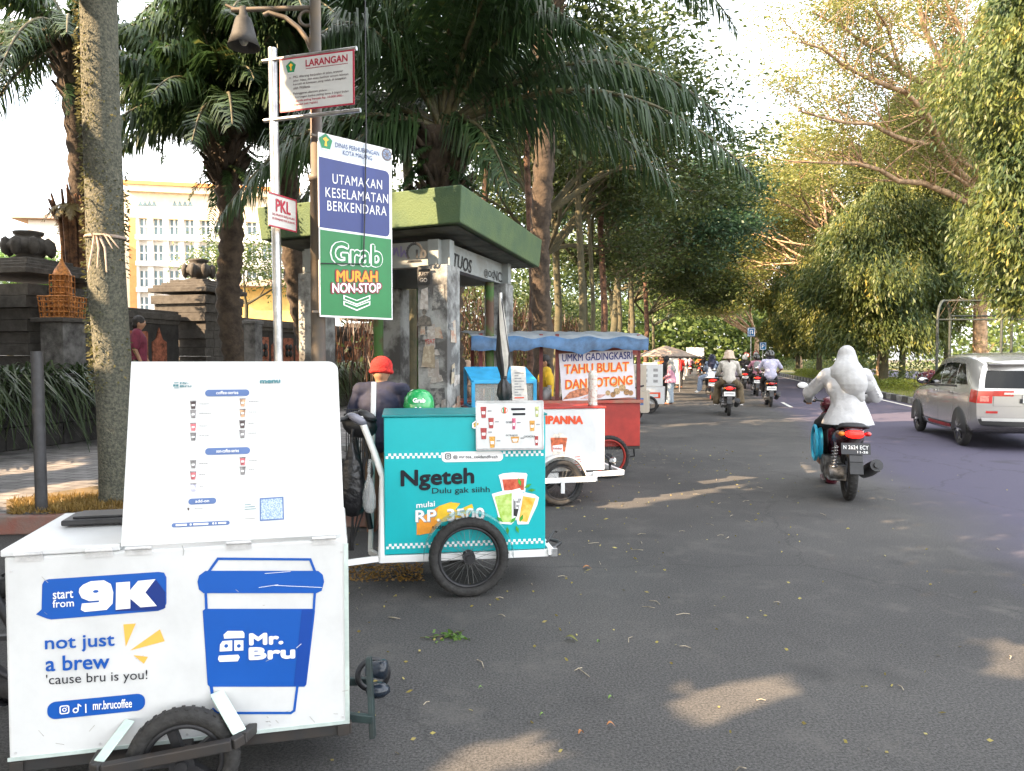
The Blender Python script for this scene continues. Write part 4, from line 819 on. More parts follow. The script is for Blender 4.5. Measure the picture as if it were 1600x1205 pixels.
def spokes(parent, c, ax, Rr, tr, n=36, rimr=.012, rimm=None, cast=0, tyre_flat=1.1, name='wheel', hubl=.05, tread=.55):
    c = Vector(c); ax = Vector(ax).normalized(); x = ax.cross(Vector((0, 0, 1))).normalized(); y = x.cross(ax)
    if y.z < 0: y = -y
    b = MB(); b.cyl(c-ax*hubl, c+ax*hubl, .02, n=12); b.cyl(c-ax*hubl*.7, c-ax*hubl*.55, .04, n=14); b.cyl(c+ax*hubl*.55, c+ax*hubl*.7, .04, n=14); w_ = b.build(name, M_dark, parent)
    b = MB(); b.torus(c, ax, Rr-tr, tr, 48, 12, flat=tyre_flat)
    for i in range(72):     # tread blocks
        a = 2*PI*i/72; e = x*math.cos(a)+y*math.sin(a); f = -x*math.sin(a)+y*math.cos(a)
        b.box(c+e*(Rr-.003)+ax*(tr*.35*(1 if i % 2 else -1)), (.011, tr*tread*1.2, .005), ax=(f, ax, e))
    b.build('tyre', M_rubber, w_)
    b = MB(); b.torus(c, ax, Rr-2*tr-rimr*.3, rimr, 48, 8, flat=1.6); b.build('rim', rimm or M_dark, w_)
    b = MB()
    if cast:
        for i in range(cast):
            a = 2*PI*i/cast; e = x*math.cos(a)+y*math.sin(a); b.rbox(c+e*.02, c+e*(Rr-2*tr), .03, .02)
    else:
        for i in range(n):
            a = 2*PI*i/n; e = x*math.cos(a)+y*math.sin(a); a2 = a+(.35 if i % 2 else -.35); f = x*math.cos(a2)+y*math.sin(a2)
            b.tube([c+f*.035+ax*(hubl*.6 if i % 4 < 2 else -hubl*.6), c+e*(Rr-2*tr-rimr*.5)], .0013, 4, caps=False)
    b.build('spokes', M_dark if cast else mat('spoke_steel', (.18, .18, .18), .4, .1, 9, metal=.8), w_); return w_
Z = Vector((0, 0, 1))
def BX(b, pl, u0, u1, v0, v1, d0, d1, m=0):   # box in plane frame, d = distance behind the face
    c = pl.P((u0+u1)/2, (v0+v1)/2, -(d0+d1)/2); return b.box(c, (u1-u0, v1-v0, abs(d1-d0)), ax=(pl.a, pl.b, pl.n), m=m)
def bars(parent, name, m, segs, w_=.03, h_=.03, bev=.003):
    b = MB()
    for a_, c_ in segs: b.rbox(a_, c_, w_, h_)
    return b.build(name, m, parent, bev=bev)
# ---------------------------------------------------------------- white coffee cart (nearest)
BL, BR = at_z(14, 1190, .2), at_z(545, 1130, .2); BL.z = BR.z = 0; pl = Pl(BL, BR-BL); WB = (BR-BL).length; HT = pl.uv(540, 836)[1]; HT = max(HT, .86); DB = .57
cart = thing('coffee_cart', 'white coffee vending cart with blue paper cup picture and its menu lid raised, nearest cart', 'cart', BL+(BR-BL)/2-pl.n*DB/2)
b = MB(); BX(b, pl, 0, WB, .2, HT-.012, 0, DB); b.build('body', M_whitep, cart, bev=.008)
us = pl.uv(190, 855)[0]
b = MB(); BX(b, pl, -.008, us-.004, HT-.01, HT+.012, -.006, DB+.01); b.build('lid', M_whitep, cart, bev=.004)
b = MB(); BX(b, pl, us, WB+.0, HT-.03, HT-.014, .02, DB-.03); b.build('inner_tray', M_steel, cart)
# raised lid = menu board
bl, brr = pl.uv(190, 857), pl.uv(538, 833); tilt = R(14); bb = Vector((0, 0, 1))*math.cos(tilt)-pl.n*math.sin(tilt)
pm = Pl(pl.P(bl[0], HT+.004, .006), pl.a, bb); wm_ = brr[0]-bl[0]; hm = pm.uv(205, 568)[1]; print('board', wm_, hm)
hm = pm.uv(365, 565)[1]; xtr = pm.uv(528, 563)[0]; xtl = pm.uv(205, 568)[0]
b = MB(); out = [(0, 0)]+[(wm_-.03+.03*math.sin(a), .03-.03*math.cos(a)) for a in [PI/2*i/5 for i in range(6)]]+[(xtr-.035+.035*math.cos(a), hm-.035+.035*math.sin(a)) for a in [PI/2*i/5 for i in range(6)]]+[(xtl, hm)]
b.prism(out, pm.O+pm.n*0, pm.a, pm.b, .018); board = b.build('menu_board', M_whitep, cart, bev=.003)
M_hinge = mat('hinge_metal', (.62, .62, .62), .45, .1, 20, metal=.2)
for px in (46, 156, 218, 374, 507):
    u_ = pl.uv(px, 860)[0]; b = MB(); BX(b, pl, u_-.04, u_+.04, HT-.028, HT-.008, -.004, 0); b.cyl(pl.P(u_-.04, HT-.004, .01), pl.P(u_+.04, HT-.004, .01), .006, n=8)
    for e in (-.025, 0, .025): b.cyl(pl.P(u_+e, HT-.018, .003), pl.P(u_+e, HT-.018, .007), .003, n=6)
    b.build('hinge', M_hinge, cart)
# front graphics
p_ = lambda X, Y: (X/1.84, 550+Y/1.84)
def PXP(lst): return [p_(*q) for q in lst]
bub = pl.poly(PXP([(140, 653), (455, 632), (472, 634), (479, 648), (479, 722), (472, 738), (455, 744), (148, 769), (135, 766), (104, 754), (120, 740), (122, 668), (128, 657)]), M_blue, cart, 'speech_bubble')
pl.text('start', 83.5, 936, 115.5, 933.5, 12, M_prw, bub, .012, off=.005); pl.text('from', 83, 949, 116.5, 947, 12, M_prw, bub, .012, off=.005)
M_bsh = mat('print_navy', (10, 45, 120), .45, .03, 3)
pl.poly(PXP([(330, 745), (450, 655), (476, 690), (476, 735), (455, 742)]), M_bsh, bub, 'bubble_shadow', off=.003)
pl.poly(PXP([(240, 668), (262, 658), (300, 655), (320, 666), (327, 690), (325, 722), (308, 740), (245, 746), (234, 740), (237, 722), (286, 718), (286, 713), (258, 715), (236, 706), (228, 690), (230, 678)]), M_prw, bub, 'lettering', off=.0052); _u, _v = pl.uv(*p_(277, 687)); pl.poly([(_u+.0085*math.cos(k*.5236), _v+.005*math.sin(k*.5236)) for k in range(12)], M_blue, bub, 'lettering', off=.006, px=False); pl.poly(PXP([(335, 662), (375, 659), (375, 684), (398, 657), (448, 652), (419, 690), (452, 729), (405, 733), (376, 708), (376, 736), (334, 740)]), M_prw, bub, 'lettering', off=.0053)
pl.text('not just', 71, 1021, 180, 1015, 26, M_blue, cart, .02); pl.text('a brew', 72, 1049, 172, 1044, 24, M_blue, cart, .02); pl.text("'cause bru is you!", 73, 1074, 231, 1065, 20, M_ink2, cart, .001)
for q in ([(355, 783), (391, 780), (362, 847)], [(374, 858), (460, 797), (474, 831)], [(384, 871), (426, 876), (414, 896)]): pl.poly(PXP(q), M_org, cart, 'ray_mark')
(ua, va), (ub, vb) = pl.uv(*p_(137, 1050)), pl.uv(*p_(418, 990))
dv = pl.uv(*p_(418, 1020))[1]-pl.uv(*p_(137, 1050))[1]
pil = pl.poly(rrect(pl.uv(74, 1105)[0], pl.uv(150, 1117)[1], pl.uv(227, 1098)[0], pl.uv(150, 1090)[1], .0255), M_blue, cart, 'name_pill', px=False)
pl.text('mr.brucoffee', 146, 1108.5, 207, 1104.5, 14, M_prw, pil, .012, off=.005); pl.text('|', 134, 1113, 136, 1112.9, 14, M_prw, pil, off=.005)
b = MB(); u_, v_ = pl.uv(101.5, 1108)
def ring(b, pl, pts_o, pts_i, off, m=0):
    n = len(pts_o); V = [pl.P(*q, off) for q in pts_o]+[pl.P(*q, off) for q in pts_i]; b.add(V, [(i, (i+1) % n, n+(i+1) % n, n+i) for i in range(n)], m)
def insta(b, pl, u_, v_, s, off=.005):
    ring(b, pl, rrect(u_-s, v_-s, u_+s, v_+s, s*.5), rrect(u_-s*.75, v_-s*.75, u_+s*.75, v_+s*.75, s*.35), off); ring(b, pl, circ(u_, v_, s*.45), circ(u_, v_, s*.26), off); b.prism(circ(u_+s*.5, v_+s*.5, s*.1, 8), pl.O+pl.n*off, pl.a, pl.b, 0)
insta(b, pl, u_, v_, .0145); b.build('camera_icon', M_prw, pil)
b = MB(); u_, v_ = pl.uv(120.5, 1106)
ring(b, pl, circ(u_-.003, v_-.006, .009), circ(u_-.003, v_-.006, .005), .005); b.prism([(u_+.003, v_-.006), (u_+.0065, v_-.006), (u_+.0065, v_+.015), (u_+.003, v_+.015)], pl.O+pl.n*.0052, pl.a, pl.b, 0); b.prism([(u_+.0065, v_+.015), (u_+.0065, v_+.008), (u_+.014, v_+.004), (u_+.014, v_+.008)], pl.O+pl.n*.0053, pl.a, pl.b, 0); b.build('note_icon', M_prw, pil)
# cup picture
def outline(pts, w_, m, parent, off, name='cup_outline', closed=True):
    q = [pl.uv(*p_(*k)) for k in pts]; b = MB(); n = len(q)
    for i in range(n if closed else n-1): stroke(b, pl, [q[i], q[(i+1) % n]], w_, px=False, off=off+.0001*i)
    return b.build(name, m, parent)
M_cupshade = mat('print_blue_dark', (0, 62, 150), .45, .03, 3)
cup = pl.poly(PXP([(583, 744), (590, 738), (900, 738), (906, 744), (881, 955), (875, 962), (603, 962), (597, 956)]), M_blue, cart, 'cup_picture')
pl.poly(PXP([(583, 635), (590, 629), (915, 629), (928, 640), (932, 660), (925, 686), (910, 693), (585, 693), (572, 682), (568, 660), (573, 642)]), M_blue, cup, 'cup_lid', off=.0028)
outline([(627, 594), (892, 596), (906, 632), (600, 632)], .0085, M_blue, cup, .003); outline([(592, 693), (594, 740)], .0085, M_blue, cup, .0032, closed=False); outline([(905, 693), (902, 740)], .0085, M_blue, cup, .0032, closed=False)
outline([(608, 962), (612, 995)], .01, M_blue, cup, .003, closed=False); outline([(855, 960), (846, 1030), (836, 1037), (625, 1037), (612, 1025)], .0085, M_blue, cup, .003, closed=False)
pl.poly(PXP([(868, 740), (901, 740), (879, 958), (845, 958)]), M_cupshade, cup, 'cup_side_tone', off=.0034)
for q in ([(643, 812), (655, 801), (698, 801), (703, 808), (703, 821), (645, 823)], [(633, 840), (640, 830), (668, 828), (668, 858), (632, 860)], [(674, 828), (700, 828), (700, 857), (674, 858)], [(630, 872), (685, 869), (690, 876), (684, 888), (632, 890), (627, 882)]): pl.poly(PXP(q), M_prw, cup, 'emblem', off=.004)
for X in (651, 687): u_, v_ = pl.uv(*p_(X, 844)); pl.poly(circ(u_, v_, .0065, 10), M_blue, cup, 'emblem', off=.0045, px=False)
pl.text('Mr.', 389.5, 1008, 443, 1006, 19, M_prw, cup, .06, off=.0045); pl.text('Bru', 389, 1031, 461.5, 1028, 20, M_prw, cup, .06, off=.0045)
for q in ([(745, 676), (800, 668)], [(762, 636), (835, 630)], [(852, 850), (866, 838)], [(790, 670), (925, 676)]): outline(q, .0016, M_prw, cup, .005, 'scratch', closed=False)
outline([(524, 556), (529, 570), (527, 584)], .002, M_grey, cart, .003, 'crack', closed=False)
M_scuff = mat('scuff_grey', (.42, .41, .38), .7, .2, 30); rs = random.Random(77)
for k in range(26):
    X, Y = rs.uniform(30, 985), rs.choice((rs.uniform(1040, 1130), rs.uniform(600, 1100))); Y = min(Y, 1150-(X*.115)); l_ = rs.uniform(4, 26); a_ = rs.uniform(-.9, .9); outline([(X, Y), (X+l_*math.cos(a_), Y+l_*math.sin(a_))], rs.uniform(.0008, .002), M_scuff, cart, .0012+.0001*k, 'scuff', closed=False)
for (u_, v_) in ((.02, .225), (WB-.02, .225), (.02, HT-.06), (WB-.02, HT-.06), (WB*.5, .225), (WB*.25, .225), (WB*.75, .225)): b = MB(); b.cyl(pl.P(u_, v_, -.002), pl.P(u_, v_, .002), .0045, n=10); b.build('rivet', M_hinge, cart)
b = MB(); BX(b, pl, -.003, WB+.003, .2, .212, -.003, 0); BX(b, pl, WB-.012, WB+.003, .2, HT-.03, -.0032, 0); b.build('edge_strip', mat('edge_strip', (.5, .58, .55), .4, .1, 9), cart)
# menu board graphics
q_ = lambda X, Y: (180+X/4.016, 560+Y/4.016)
def mtext(body, X0, Y0, X1, Y1, H, m, par=None, bold=.02, off=.004): a_, c_ = q_(X0, Y0), q_(X1, Y1); return pm.text(body, a_[0], a_[1], c_[0], c_[1], H/4.016, m, par or board, bold, off=off)
M_tealp = mat('print_teal', (.08, .22, .25), .5, .05, 4)
mtext('Mr.', 408, 165, 462, 163, 14, M_tealp, bold=.06); mtext('Bru', 408, 184, 480, 181, 14, M_tealp, bold=.06); mtext('menu', 908, 160, 1038, 156, 22, M_tealp, bold=.07)
for X in (372, 390): u_, v_ = pm.uv(*q_(X, 171)); pm.poly(rrect(u_-.004, v_-.004, u_+.004, v_+.004, .001), M_tealp, board, 'emblem', px=False)
for Y in (155, 187): pm.poly([q_(370, Y-3), q_(398, Y-4), q_(398, Y+1), q_(370, Y+2)], M_tealp, board, 'emblem')
for (X0, Y0, X1, Y1, tx, h) in ((565, 222, 842, 213, 'coffee-series', 20), (565, 588, 847, 576, 'non-coffee-series', 20), (460, 900, 634, 893, 'add-on', 17), (355, 1054, 719, 1026, None, 12)):
    u0, v0_ = pm.uv(*q_(X0, Y0)); u1, v1_ = pm.uv(*q_(X1, Y1)); hh = h/4.016*.0024*1.0; vm = (v0_+v1_)/2
    pp = pm.poly(rrect(u0, vm-hh, u1, vm+hh, hh*.98), M_slate, board, 'heading_pill', px=False)
    if tx: w_ = (u1-u0); pm.text(tx, u0+w_*.25, vm-hh*.45, u1-w_*.25, vm-hh*.45, hh*1.0, M_prw, pp, .015, off=.004, px=False)
    else:
        w_ = u1-u0
        for (f0, f1) in ((.07, .26), (.31, .34), (.37, .63), (.7, .73), (.75, .77), (.8, .94)): pm.poly([(u0+w_*f0, vm-.003), (u0+w_*f1, vm-.003), (u0+w_*f1, vm+.003), (u0+w_*f0, vm+.003)], M_prw, pp, 'print_mark', off=.004, px=False)
cc_ = {'k': mat('drink_dark', (.1, .07, .07), .5, .3, 60), 'g': mat('drink_grey', (.25, .24, .24), .5, .3, 60), 'r': mat('drink_red', (.6, .15, .17), .5, .3, 60), 'o': mat('drink_tan', (.7, .42, .25), .5, .3, 60), 'l': mat('drink_lilac', (.55, .55, .7), .5, .2, 60)}
for (X, Y, c_, tw) in ((490, 292, 'k', 62), (490, 350, 'g', 75), (490, 430, 'r', 52), (490, 492, 'g', 60), (490, 665, 'g', 56), (490, 735, 'r', 38), (492, 810, 'l', 22), (800, 277, 'o', 62), (800, 343, 'o', 52), (798, 413, 'k', 38), (798, 475, 'g', 55), (800, 645, 'r', 56), (800, 705, 'g', 38), (460, 946, 'k', 55)):
    s = 1 if X > 465 else .35
    cp = pm.poly([q_(X-19*s, Y-25*s), q_(X+19*s, Y-26*s), q_(X+13*s, Y+26*s), q_(X-12*s, Y+26*s)], cc_[c_], board, 'drink_picture'); pm.poly([q_(X-20*s, Y-25*s), q_(X+20*s, Y-26*s), q_(X+19*s, Y-19*s), q_(X-19*s, Y-18*s)], cc_['g'], cp, 'cup_lid', off=.003)
    if s == 1: pm.poly([q_(X-10, Y-2), q_(X+10, Y-3), q_(X+9, Y+8), q_(X-9, Y+9)], M_prw, cp, 'cup_label', off=.0032)
    X0 = X+38; yy = Y-6; b = MB(); xx = X0
    while xx < X0+tw: ww = rr.uniform(7, 15); b_ = [pm.uv(*q_(xx, yy+3)), pm.uv(*q_(min(xx+ww, X0+tw), yy+3)), pm.uv(*q_(min(xx+ww, X0+tw), yy-2)), pm.uv(*q_(xx, yy-2))]; b.prism(b_, pm.O+pm.n*.002, pm.a, pm.b, 0); xx += ww+3
    b.build('print_mark', M_grey, board)
pm.poly([q_(907, 878), q_(1056, 868), q_(1060, 1012), q_(908, 1022)], M_slate, board, 'notice_frame'); pm.poly([q_(915, 886), q_(1048, 877), q_(1052, 1004), q_(916, 1013)], mat('print_paleblue', (.2, .3, .5), .5, .05, 260, col2=(.5, .6, .72), thr=(.47, .53)), board, 'notice_panel', off=.0025)
for k, (Y, w_) in enumerate(((918, 40), (932, 66), (946, 72), (1006, 66))): pm.poly([q_(812, Y), q_(812+w_, Y-4), q_(812+w_, Y), q_(812, Y+4)], M_tealp if k < 3 else M_grey, board, 'print_mark')
# chassis and wheels
u1, _ = pl.uv(293, 1150)
M_frame = mat('cart_frame_dark', (.03, .03, .031), .6, .3, 9, metal=.2, col2=(.045, .036, .03))
bars(cart, 'chassis', M_frame, [(pl.P(0, .175, -.03), pl.P(WB+.01, .175, -.03)), (pl.P(0, .175, -DB+.03), pl.P(WB, .175, -DB+.03)), (pl.P(.02, .175, 0), pl.P(.02, .175, -DB)), (pl.P(WB-.02, .175, 0), pl.P(WB-.02, .175, -DB)), (pl.P(u1, .19, .1), pl.P(u1, .19, -DB-.1))], .04, .04)
spokes(cart, pl.P(u1, .172, .07), pl.n, .178, .027, cast=5, rimr=.012, tread=.45); spokes(cart, pl.P(u1, .172, -DB-.08), pl.n, .178, .027, cast=5, rimr=.012, tread=.45)
uL, uR = pl.uv(170, 1185)[0], pl.uv(400, 1150)[0]
b = MB(); path = [pl.P(uL-.02, .19, .0), pl.P(uL-.01, .205, .12), pl.P(uL+.02, .212, .145), pl.P(uR-.06, .245, .145), pl.P(uR-.03, .25, .12), pl.P(uR-.01, .22, .0)]
for a_, c_ in zip(path[:-1], path[1:]): b.rbox(a_, c_, .03, .035)
b.build('wheel_guard', M_frame, cart, bev=.004)
g = [(pl.P(uR-.125, .365, .012), pl.P(uR-.04, .265, .11))]; bars(cart, 'guard_brace', M_mint, g, .05, .006); bars(cart, 'guard_brace', M_mint, [(pl.P(uL-.0, .22, .11), pl.P(uL+.07, .30, .012))], .04, .006)
# dark flat tray lying on the closed lid
c = at_z(168, 808, HT+.03); tag((lambda b: (b.box(c, (.26, .17, .02), rz=.23), b.box(c+Vector((0, 0, .013)), (.2, .12, .01), rz=.23), b.build('tray', M_black, bev=.006))[2])(MB()), 'flat black tray lying on the closed white lid beside the menu board', 'tray')
# bracket with lamp at the cart's nose
t = thing('cart_bracket', 'dark green steel bracket with blue black lamp at the nose of the nearest white cart', 'bracket', pl.P(WB+.05, .2, -.1)); e = WB
bars(t, 'bracket', mat('bottle_green_paint', (.015, .03, .03), .5, .3, 9), [(pl.P(e, .2, -.05), pl.P(e+.085, .19, -.03)), (pl.P(e+.085, .12, -.03), pl.P(e+.075, .4, -.08)), (pl.P(e+.085, .14, -.03), pl.P(e+.1, .14, -.4)), (pl.P(e, .2, -.35), pl.P(e+.1, .19, -.35))], .02, .03)
b = MB(); lc = pl.P(e+.12, .30, -.2); b.lathe([(0, -.06), (.025, -.05), (.035, 0), (.037, .02), (.03, .03), (0, .032)], lc, ax='x', n=16); b.ell(lc+Vector((-.01, .02, -.09)), (.05, .04, .03), n=10); b.build('lamp', mat('blue_black_plastic', (.012, .018, .028), .25, .2, 9), t)
b = MB(); b.torus(pl.P(e+.1, .24, -.3), pl.n, .06, .012, 20, 8); b.build('hose', M_black, t)
# ---------------------------------------------------------------- turquoise tea cart
BL2, BR2 = at_z(601, 868, .26), at_z(852, 858, .26); BL2.z = BR2.z = 0; p2 = Pl(BL2, BR2-BL2); W2 = (BR2-BL2).length; H2 = p2.uv(606, 650)[1]; D2 = .62
tc_ = thing('tea_cart', 'turquoise iced tea vending cart with big spoked wheel and chequered stripes', 'cart', p2.P(W2/2, 0, -D2/2))
b = MB(); BX(b, p2, 0, W2, .262, H2-.01, 0, D2); b.build('body', M_turq, tc_, bev=.006)
b = MB(); BX(b, p2, -.01, W2+.01, H2-.008, H2+.006, -.01, D2+.01); b.build('lid', mat('turquoise_dark', (0, 128, 132), .4, .05, 3), tc_, bev=.002)
bars(tc_, 'frame', M_white, [(p2.P(-.03, .235, -.01), p2.P(W2+.02, .235, -.01)), (p2.P(-.02, .235, -D2), p2.P(W2+.02, .235, -D2)), (p2.P(W2+.03, .25, .03), p2.P(W2+.03, .25, -D2)), (p2.P(-.02, .235, 0), p2.P(-.02, .235, -D2))], .035, .045)
sp = [at_y(*q) for q in ((563, 652, 4.75), (585, 708, 4.7), (598, 745, 4.66), (596, 870, 4.62))]; b = MB(); b.tube(sp, .022, 10); b.build('handle_bar', M_white, tc_)
q0 = p2.P(-.02, .235, -.03); bars(tc_, 'tow_bar', M_white, [(q0, at_y(540, 880, 4.5)), (at_y(584, 597, 5.0), at_y(579, 862, 5.0)), (at_y(579, 862, 5.0), q0)], .03, .035)
b = MB(); BX(b, p2, W2+.03, W2+.075, .215, .27, -.03, .02); BX(b, p2, W2+.03, W2+.075, .215, .27, D2-.05, D2); b.build('bumper_block', M_steel, tc_, bev=.004)
b = MB(); b.tube([p2.P(W2+.06, .25, -.05), p2.P(W2+.12, .27, -.1), p2.P(W2+.15, .24, -.25), p2.P(W2+.12, .22, -.4)], .012, 8); b.tube([p2.P(W2+.03, .28, -.1), p2.P(W2+.1, .33, -.2), p2.P(W2+.14, .3, -.3)], .008, 6); b.build('cable', M_black, tc_)
# chequer stripes
r3 = lambda X, Y: (520+X/3.013, 550+Y/3.013)
def check(v0_, s, u0, u1, name='chequer_stripe'):
    b = MB(); n = int((u1-u0)/s)
    for i in range(n):
        for j in range(2):
            if (i+j) % 2 == 0: b.prism([(u0+i*s, v0_+j*s), (u0+(i+1)*s, v0_+j*s), (u0+(i+1)*s, v0_+(j+1)*s), (u0+i*s, v0_+(j+1)*s)], p2.O+p2.n*.002, p2.a, p2.b, 0)
    return b.build(name, M_prw, tc_)
check(p2.uv(610, 717)[1], .0165, .01, W2-.008); check(p2.uv(610, 858)[1]-.0, .0165, .01, W2-.008)
u0, _ = p2.uv(690, 714); u1_, _ = p2.uv(786, 714); vt, vb = p2.uv(735, 705.5)[1], p2.uv(735, 721.5)[1]
pil = p2.poly(rrect(u0, vb, u1_, vt, .028), M_prw, tc_, 'name_pill', px=False, off=.003); p2.text('@ mr.tea_coldandfresh', 708, 717.5, 777.5, 717.5, 6.5, M_ink2, pil, .01, off=.006)
b = MB(); u_, v_ = p2.uv(700, 713); insta(b, p2, u_, v_, .019, .006); b.build('camera_icon', M_ink2, pil)
p2.text('Ngeteh', 626, 768, 741, 763, 33, M_ink2, tc_, .035); p2.text('Dulu gak siihh', 675, 774, 765, 771.5, 11.5, M_ink2, tc_, .008)
b = MB()
ys = mat('brush_yellow', (235, 190, 40), .5, .1, 9); og = mat('brush_orange', (232, 150, 40), .5, .1, 9)
for k, (pts, m_) in enumerate((([(395, 800), (430, 770), (500, 725), (560, 705), (530, 760), (440, 850), (395, 862)], og), ([(500, 725), (556, 708), (600, 712), (575, 745), (600, 740), (655, 715), (662, 735), (640, 770), (520, 800), (480, 790)], ys), ([(400, 850), (470, 800), (520, 790), (470, 850), (405, 862)], og))):
    p2.poly([r3(*q) for q in pts], m_, tc_, 'brush_mark', off=.002+.0006*k)
p2.text('mulai', 650.5, 794, 679.5, 791, 9, M_prw, tc_, .02, off=.005)
M_sh = mat('print_shadow_grey', (.28, .3, .32), .5, .05, 9); p2.text('RP. 3500', 650, 817, 758, 813, 19, M_sh, tc_, .035, off=.0048); p2.text('RP. 3500', 649, 816, 757, 811.5, 19, M_prw, tc_, .03, off=.0056); p2.text('sedo', 675, 827, 695, 826, 7, M_ink2, tc_, .02, off=.0045)
# cups poster
def cuppic(pts_out, liquid, m_l, par, k):
    c0 = p2.poly([r3(*q) for q in pts_out], M_prw, par, 'cup_picture', off=.003+k*.0015); p2.poly([r3(*q) for q in liquid], m_l, c0, 'drink', off=.0036+k*.0015); return c0
m_g = mat('drink_green', (150, 185, 60), .4, .3, 25, col2=(200, 220, 140)); m_o = mat('drink_mango', (240, 160, 30), .4, .3, 25, col2=(250, 205, 110)); m_r = mat('drink_tea', (170, 50, 25), .4, .3, 25, col2=(215, 110, 80))
c0 = cuppic([(780, 580), (800, 572), (850, 567), (910, 570), (916, 578), (912, 600), (905, 660), (800, 660), (786, 600)], [(797, 600), (902, 596), (899, 650), (806, 652)], m_r, tc_, 0)
c1 = cuppic([(748, 668), (790, 656), (838, 650), (852, 660), (856, 700), (852, 800), (840, 812), (786, 808), (770, 740)], [(760, 680), (842, 664), (842, 800), (794, 800)], m_g, tc_, 1)
c2_ = cuppic([(890, 665), (905, 660), (950, 670), (970, 684), (962, 720), (920, 810), (870, 812), (862, 780), (880, 700)], [(895, 678), (955, 688), (915, 800), (875, 795)], m_o, tc_, 1)
c3 = cuppic([(842, 650), (880, 640), (895, 665), (880, 700), (865, 785), (850, 800), (846, 700)], [(850, 690), (885, 690), (866, 775), (850, 770)], mat('drink_black', (.02, .02, .02), .4, .2, 20), tc_, 2)
p2.text('TEH', 802.5, 795, 812.5, 795, 16, M_prw, c3, .03, off=.009)
b = MB()
for (X, Y, a0) in ((800, 800, 2.4), (835, 805, .8), (880, 800, 1.2), (900, 640, .5), (915, 650, 0), (885, 630, 1.9), (820, 820, -1.5), (860, 815, -1.2)):
    u_, v_ = p2.uv(*r3(X, Y)); l = .055; b = MB(); b.f = []; offl = .008+.0004*((X*7) % 9); b.prism([(u_, v_), (u_+l*.5*math.cos(a0)-l*.2*math.sin(a0), v_+l*.5*math.sin(a0)+l*.2*math.cos(a0)), (u_+l*math.cos(a0), v_+l*math.sin(a0)), (u_+l*.5*math.cos(a0)+l*.2*math.sin(a0), v_+l*.5*math.sin(a0)-l*.2*math.cos(a0))], p2.O+p2.n*offl, p2.a, p2.b, 0); b.build('leaf_picture', mat('print_leaf', (70, 160, 50), .5, .2, 20), tc_)
pass
# wheels, fender
wc = at_y(727, 874, p2.uv(727, 874) and 4.56); ub_ = p2.uv(727, 874)[0]; RW = .252
wcen = p2.P(ub_+.015, RW, .085); spokes(tc_, wcen, p2.n, RW, .031, n=36, rimr=.012, hubl=.045); spokes(tc_, p2.P(ub_+.015, RW, -D2-.08), p2.n, RW, .026, n=36, hubl=.045)
b = MB(); b.cyl(p2.P(ub_+.015, RW, .12), p2.P(ub_+.015, RW, -D2-.12), .012); b.build('axle', M_steel, tc_)
b = MB(); N_ = 24
for i in range(N_):
    a0, a1 = PI*(-.02+1.04*i/N_), PI*(-.02+1.04*(i+1)/N_); R0 = RW+.03
    P4 = [wcen+p2.a*R0*math.cos(x)+Z*R0*math.sin(x)+p2.n*o for x in (a0, a1) for o in (.035, -.07)]; b.add([P4[0], P4[1], P4[3], P4[2]]+[q+Vector((0, 0, .004)) for q in (P4[0], P4[1], P4[3], P4[2])], [(0, 1, 2, 3), (4, 7, 6, 5), (0, 3, 7, 4), (1, 5, 6, 2)], sm=True)
b.build('fender', mat('fender_mint', (.25, .55, .52), .3, .1, 6, alpha=.3), tc_)
# ---- menu sign on top of the tea cart
bl_, tr_ = p2.uv(744, 702), p2.uv(849, 627); pms = Pl(p2.P(bl_[0], bl_[1], .03), p2.a, (Z-p2.n*.06)); wS, hS = tr_[0]-bl_[0]-.005, tr_[1]-bl_[1]
ms = thing('drinks_menu_sign', 'white drinks menu sheet in a pale frame fixed to the top of the turquoise cart', 'menu sign', pms.P(wS/2, 0))
b = MB(); b.prism([(0, 0), (wS, 0), (wS, hS), (0, hS)], pms.O, pms.a, pms.b, .008); b.build('sheet', mat('menu_sheet', (.66, .68, .68), .3, .08, 5), ms)
bars(ms, 'frame', M_steel, [(pms.P(0, 0), pms.P(wS, 0)), (pms.P(0, hS), pms.P(wS, hS)), (pms.P(0, 0), pms.P(0, hS)), (pms.P(wS, 0), pms.P(wS, hS))], .008, .014, bev=0)
def sq(X, Y): return ((X-675)/315*wS, (1-(Y-232)/220)*hS)
def spoly(pts, m_, name, off=.003, par=None): return pms.poly([sq(*q) for q in pts], m_, par or ms, name, off=off, px=False)
for (X, Y, m_, w_, h_) in ((708, 280, 'cola', 14, 26), (743, 330, 'cola', 13, 24), (708, 378, 'cola', 15, 26), (748, 418, 'or', 14, 26), (850, 335, 'pink', 9, 26), (937, 345, 'or', 13, 24), (960, 280, 'gr', 9, 24), (855, 408, 'or', 20, 14), (957, 415, 'cola', 9, 22)):
    m_ = {'cola': mat('pic_cola', (.16, .02, .02), .4, .4, 90, col2=(.5, .05, .05)), 'or': mat('pic_orange', (.7, .35, .05), .4, .3, 90), 'pink': mat('pic_pink', (.6, .1, .2), .4, .3, 90), 'gr': mat('pic_lime', (.5, .55, .2), .4, .3, 90)}[m_]
    cq = spoly([(X-w_, Y-h_), (X+w_, Y-h_), (X+w_*.75, Y+h_), (X-w_*.7, Y+h_)], m_, 'drink_picture'); spoly([(X-w_*.6, Y-4), (X+w_*.6, Y-4), (X+w_*.5, Y+9), (X-w_*.5, Y+9)], M_prw, 'cup_label', .0036, cq)
    if X < 940: spoly([(X+w_+6, Y-9), (X+w_+24, Y-9), (X+w_+24, Y-3), (X+w_+6, Y-3)], M_grey, 'print_mark')
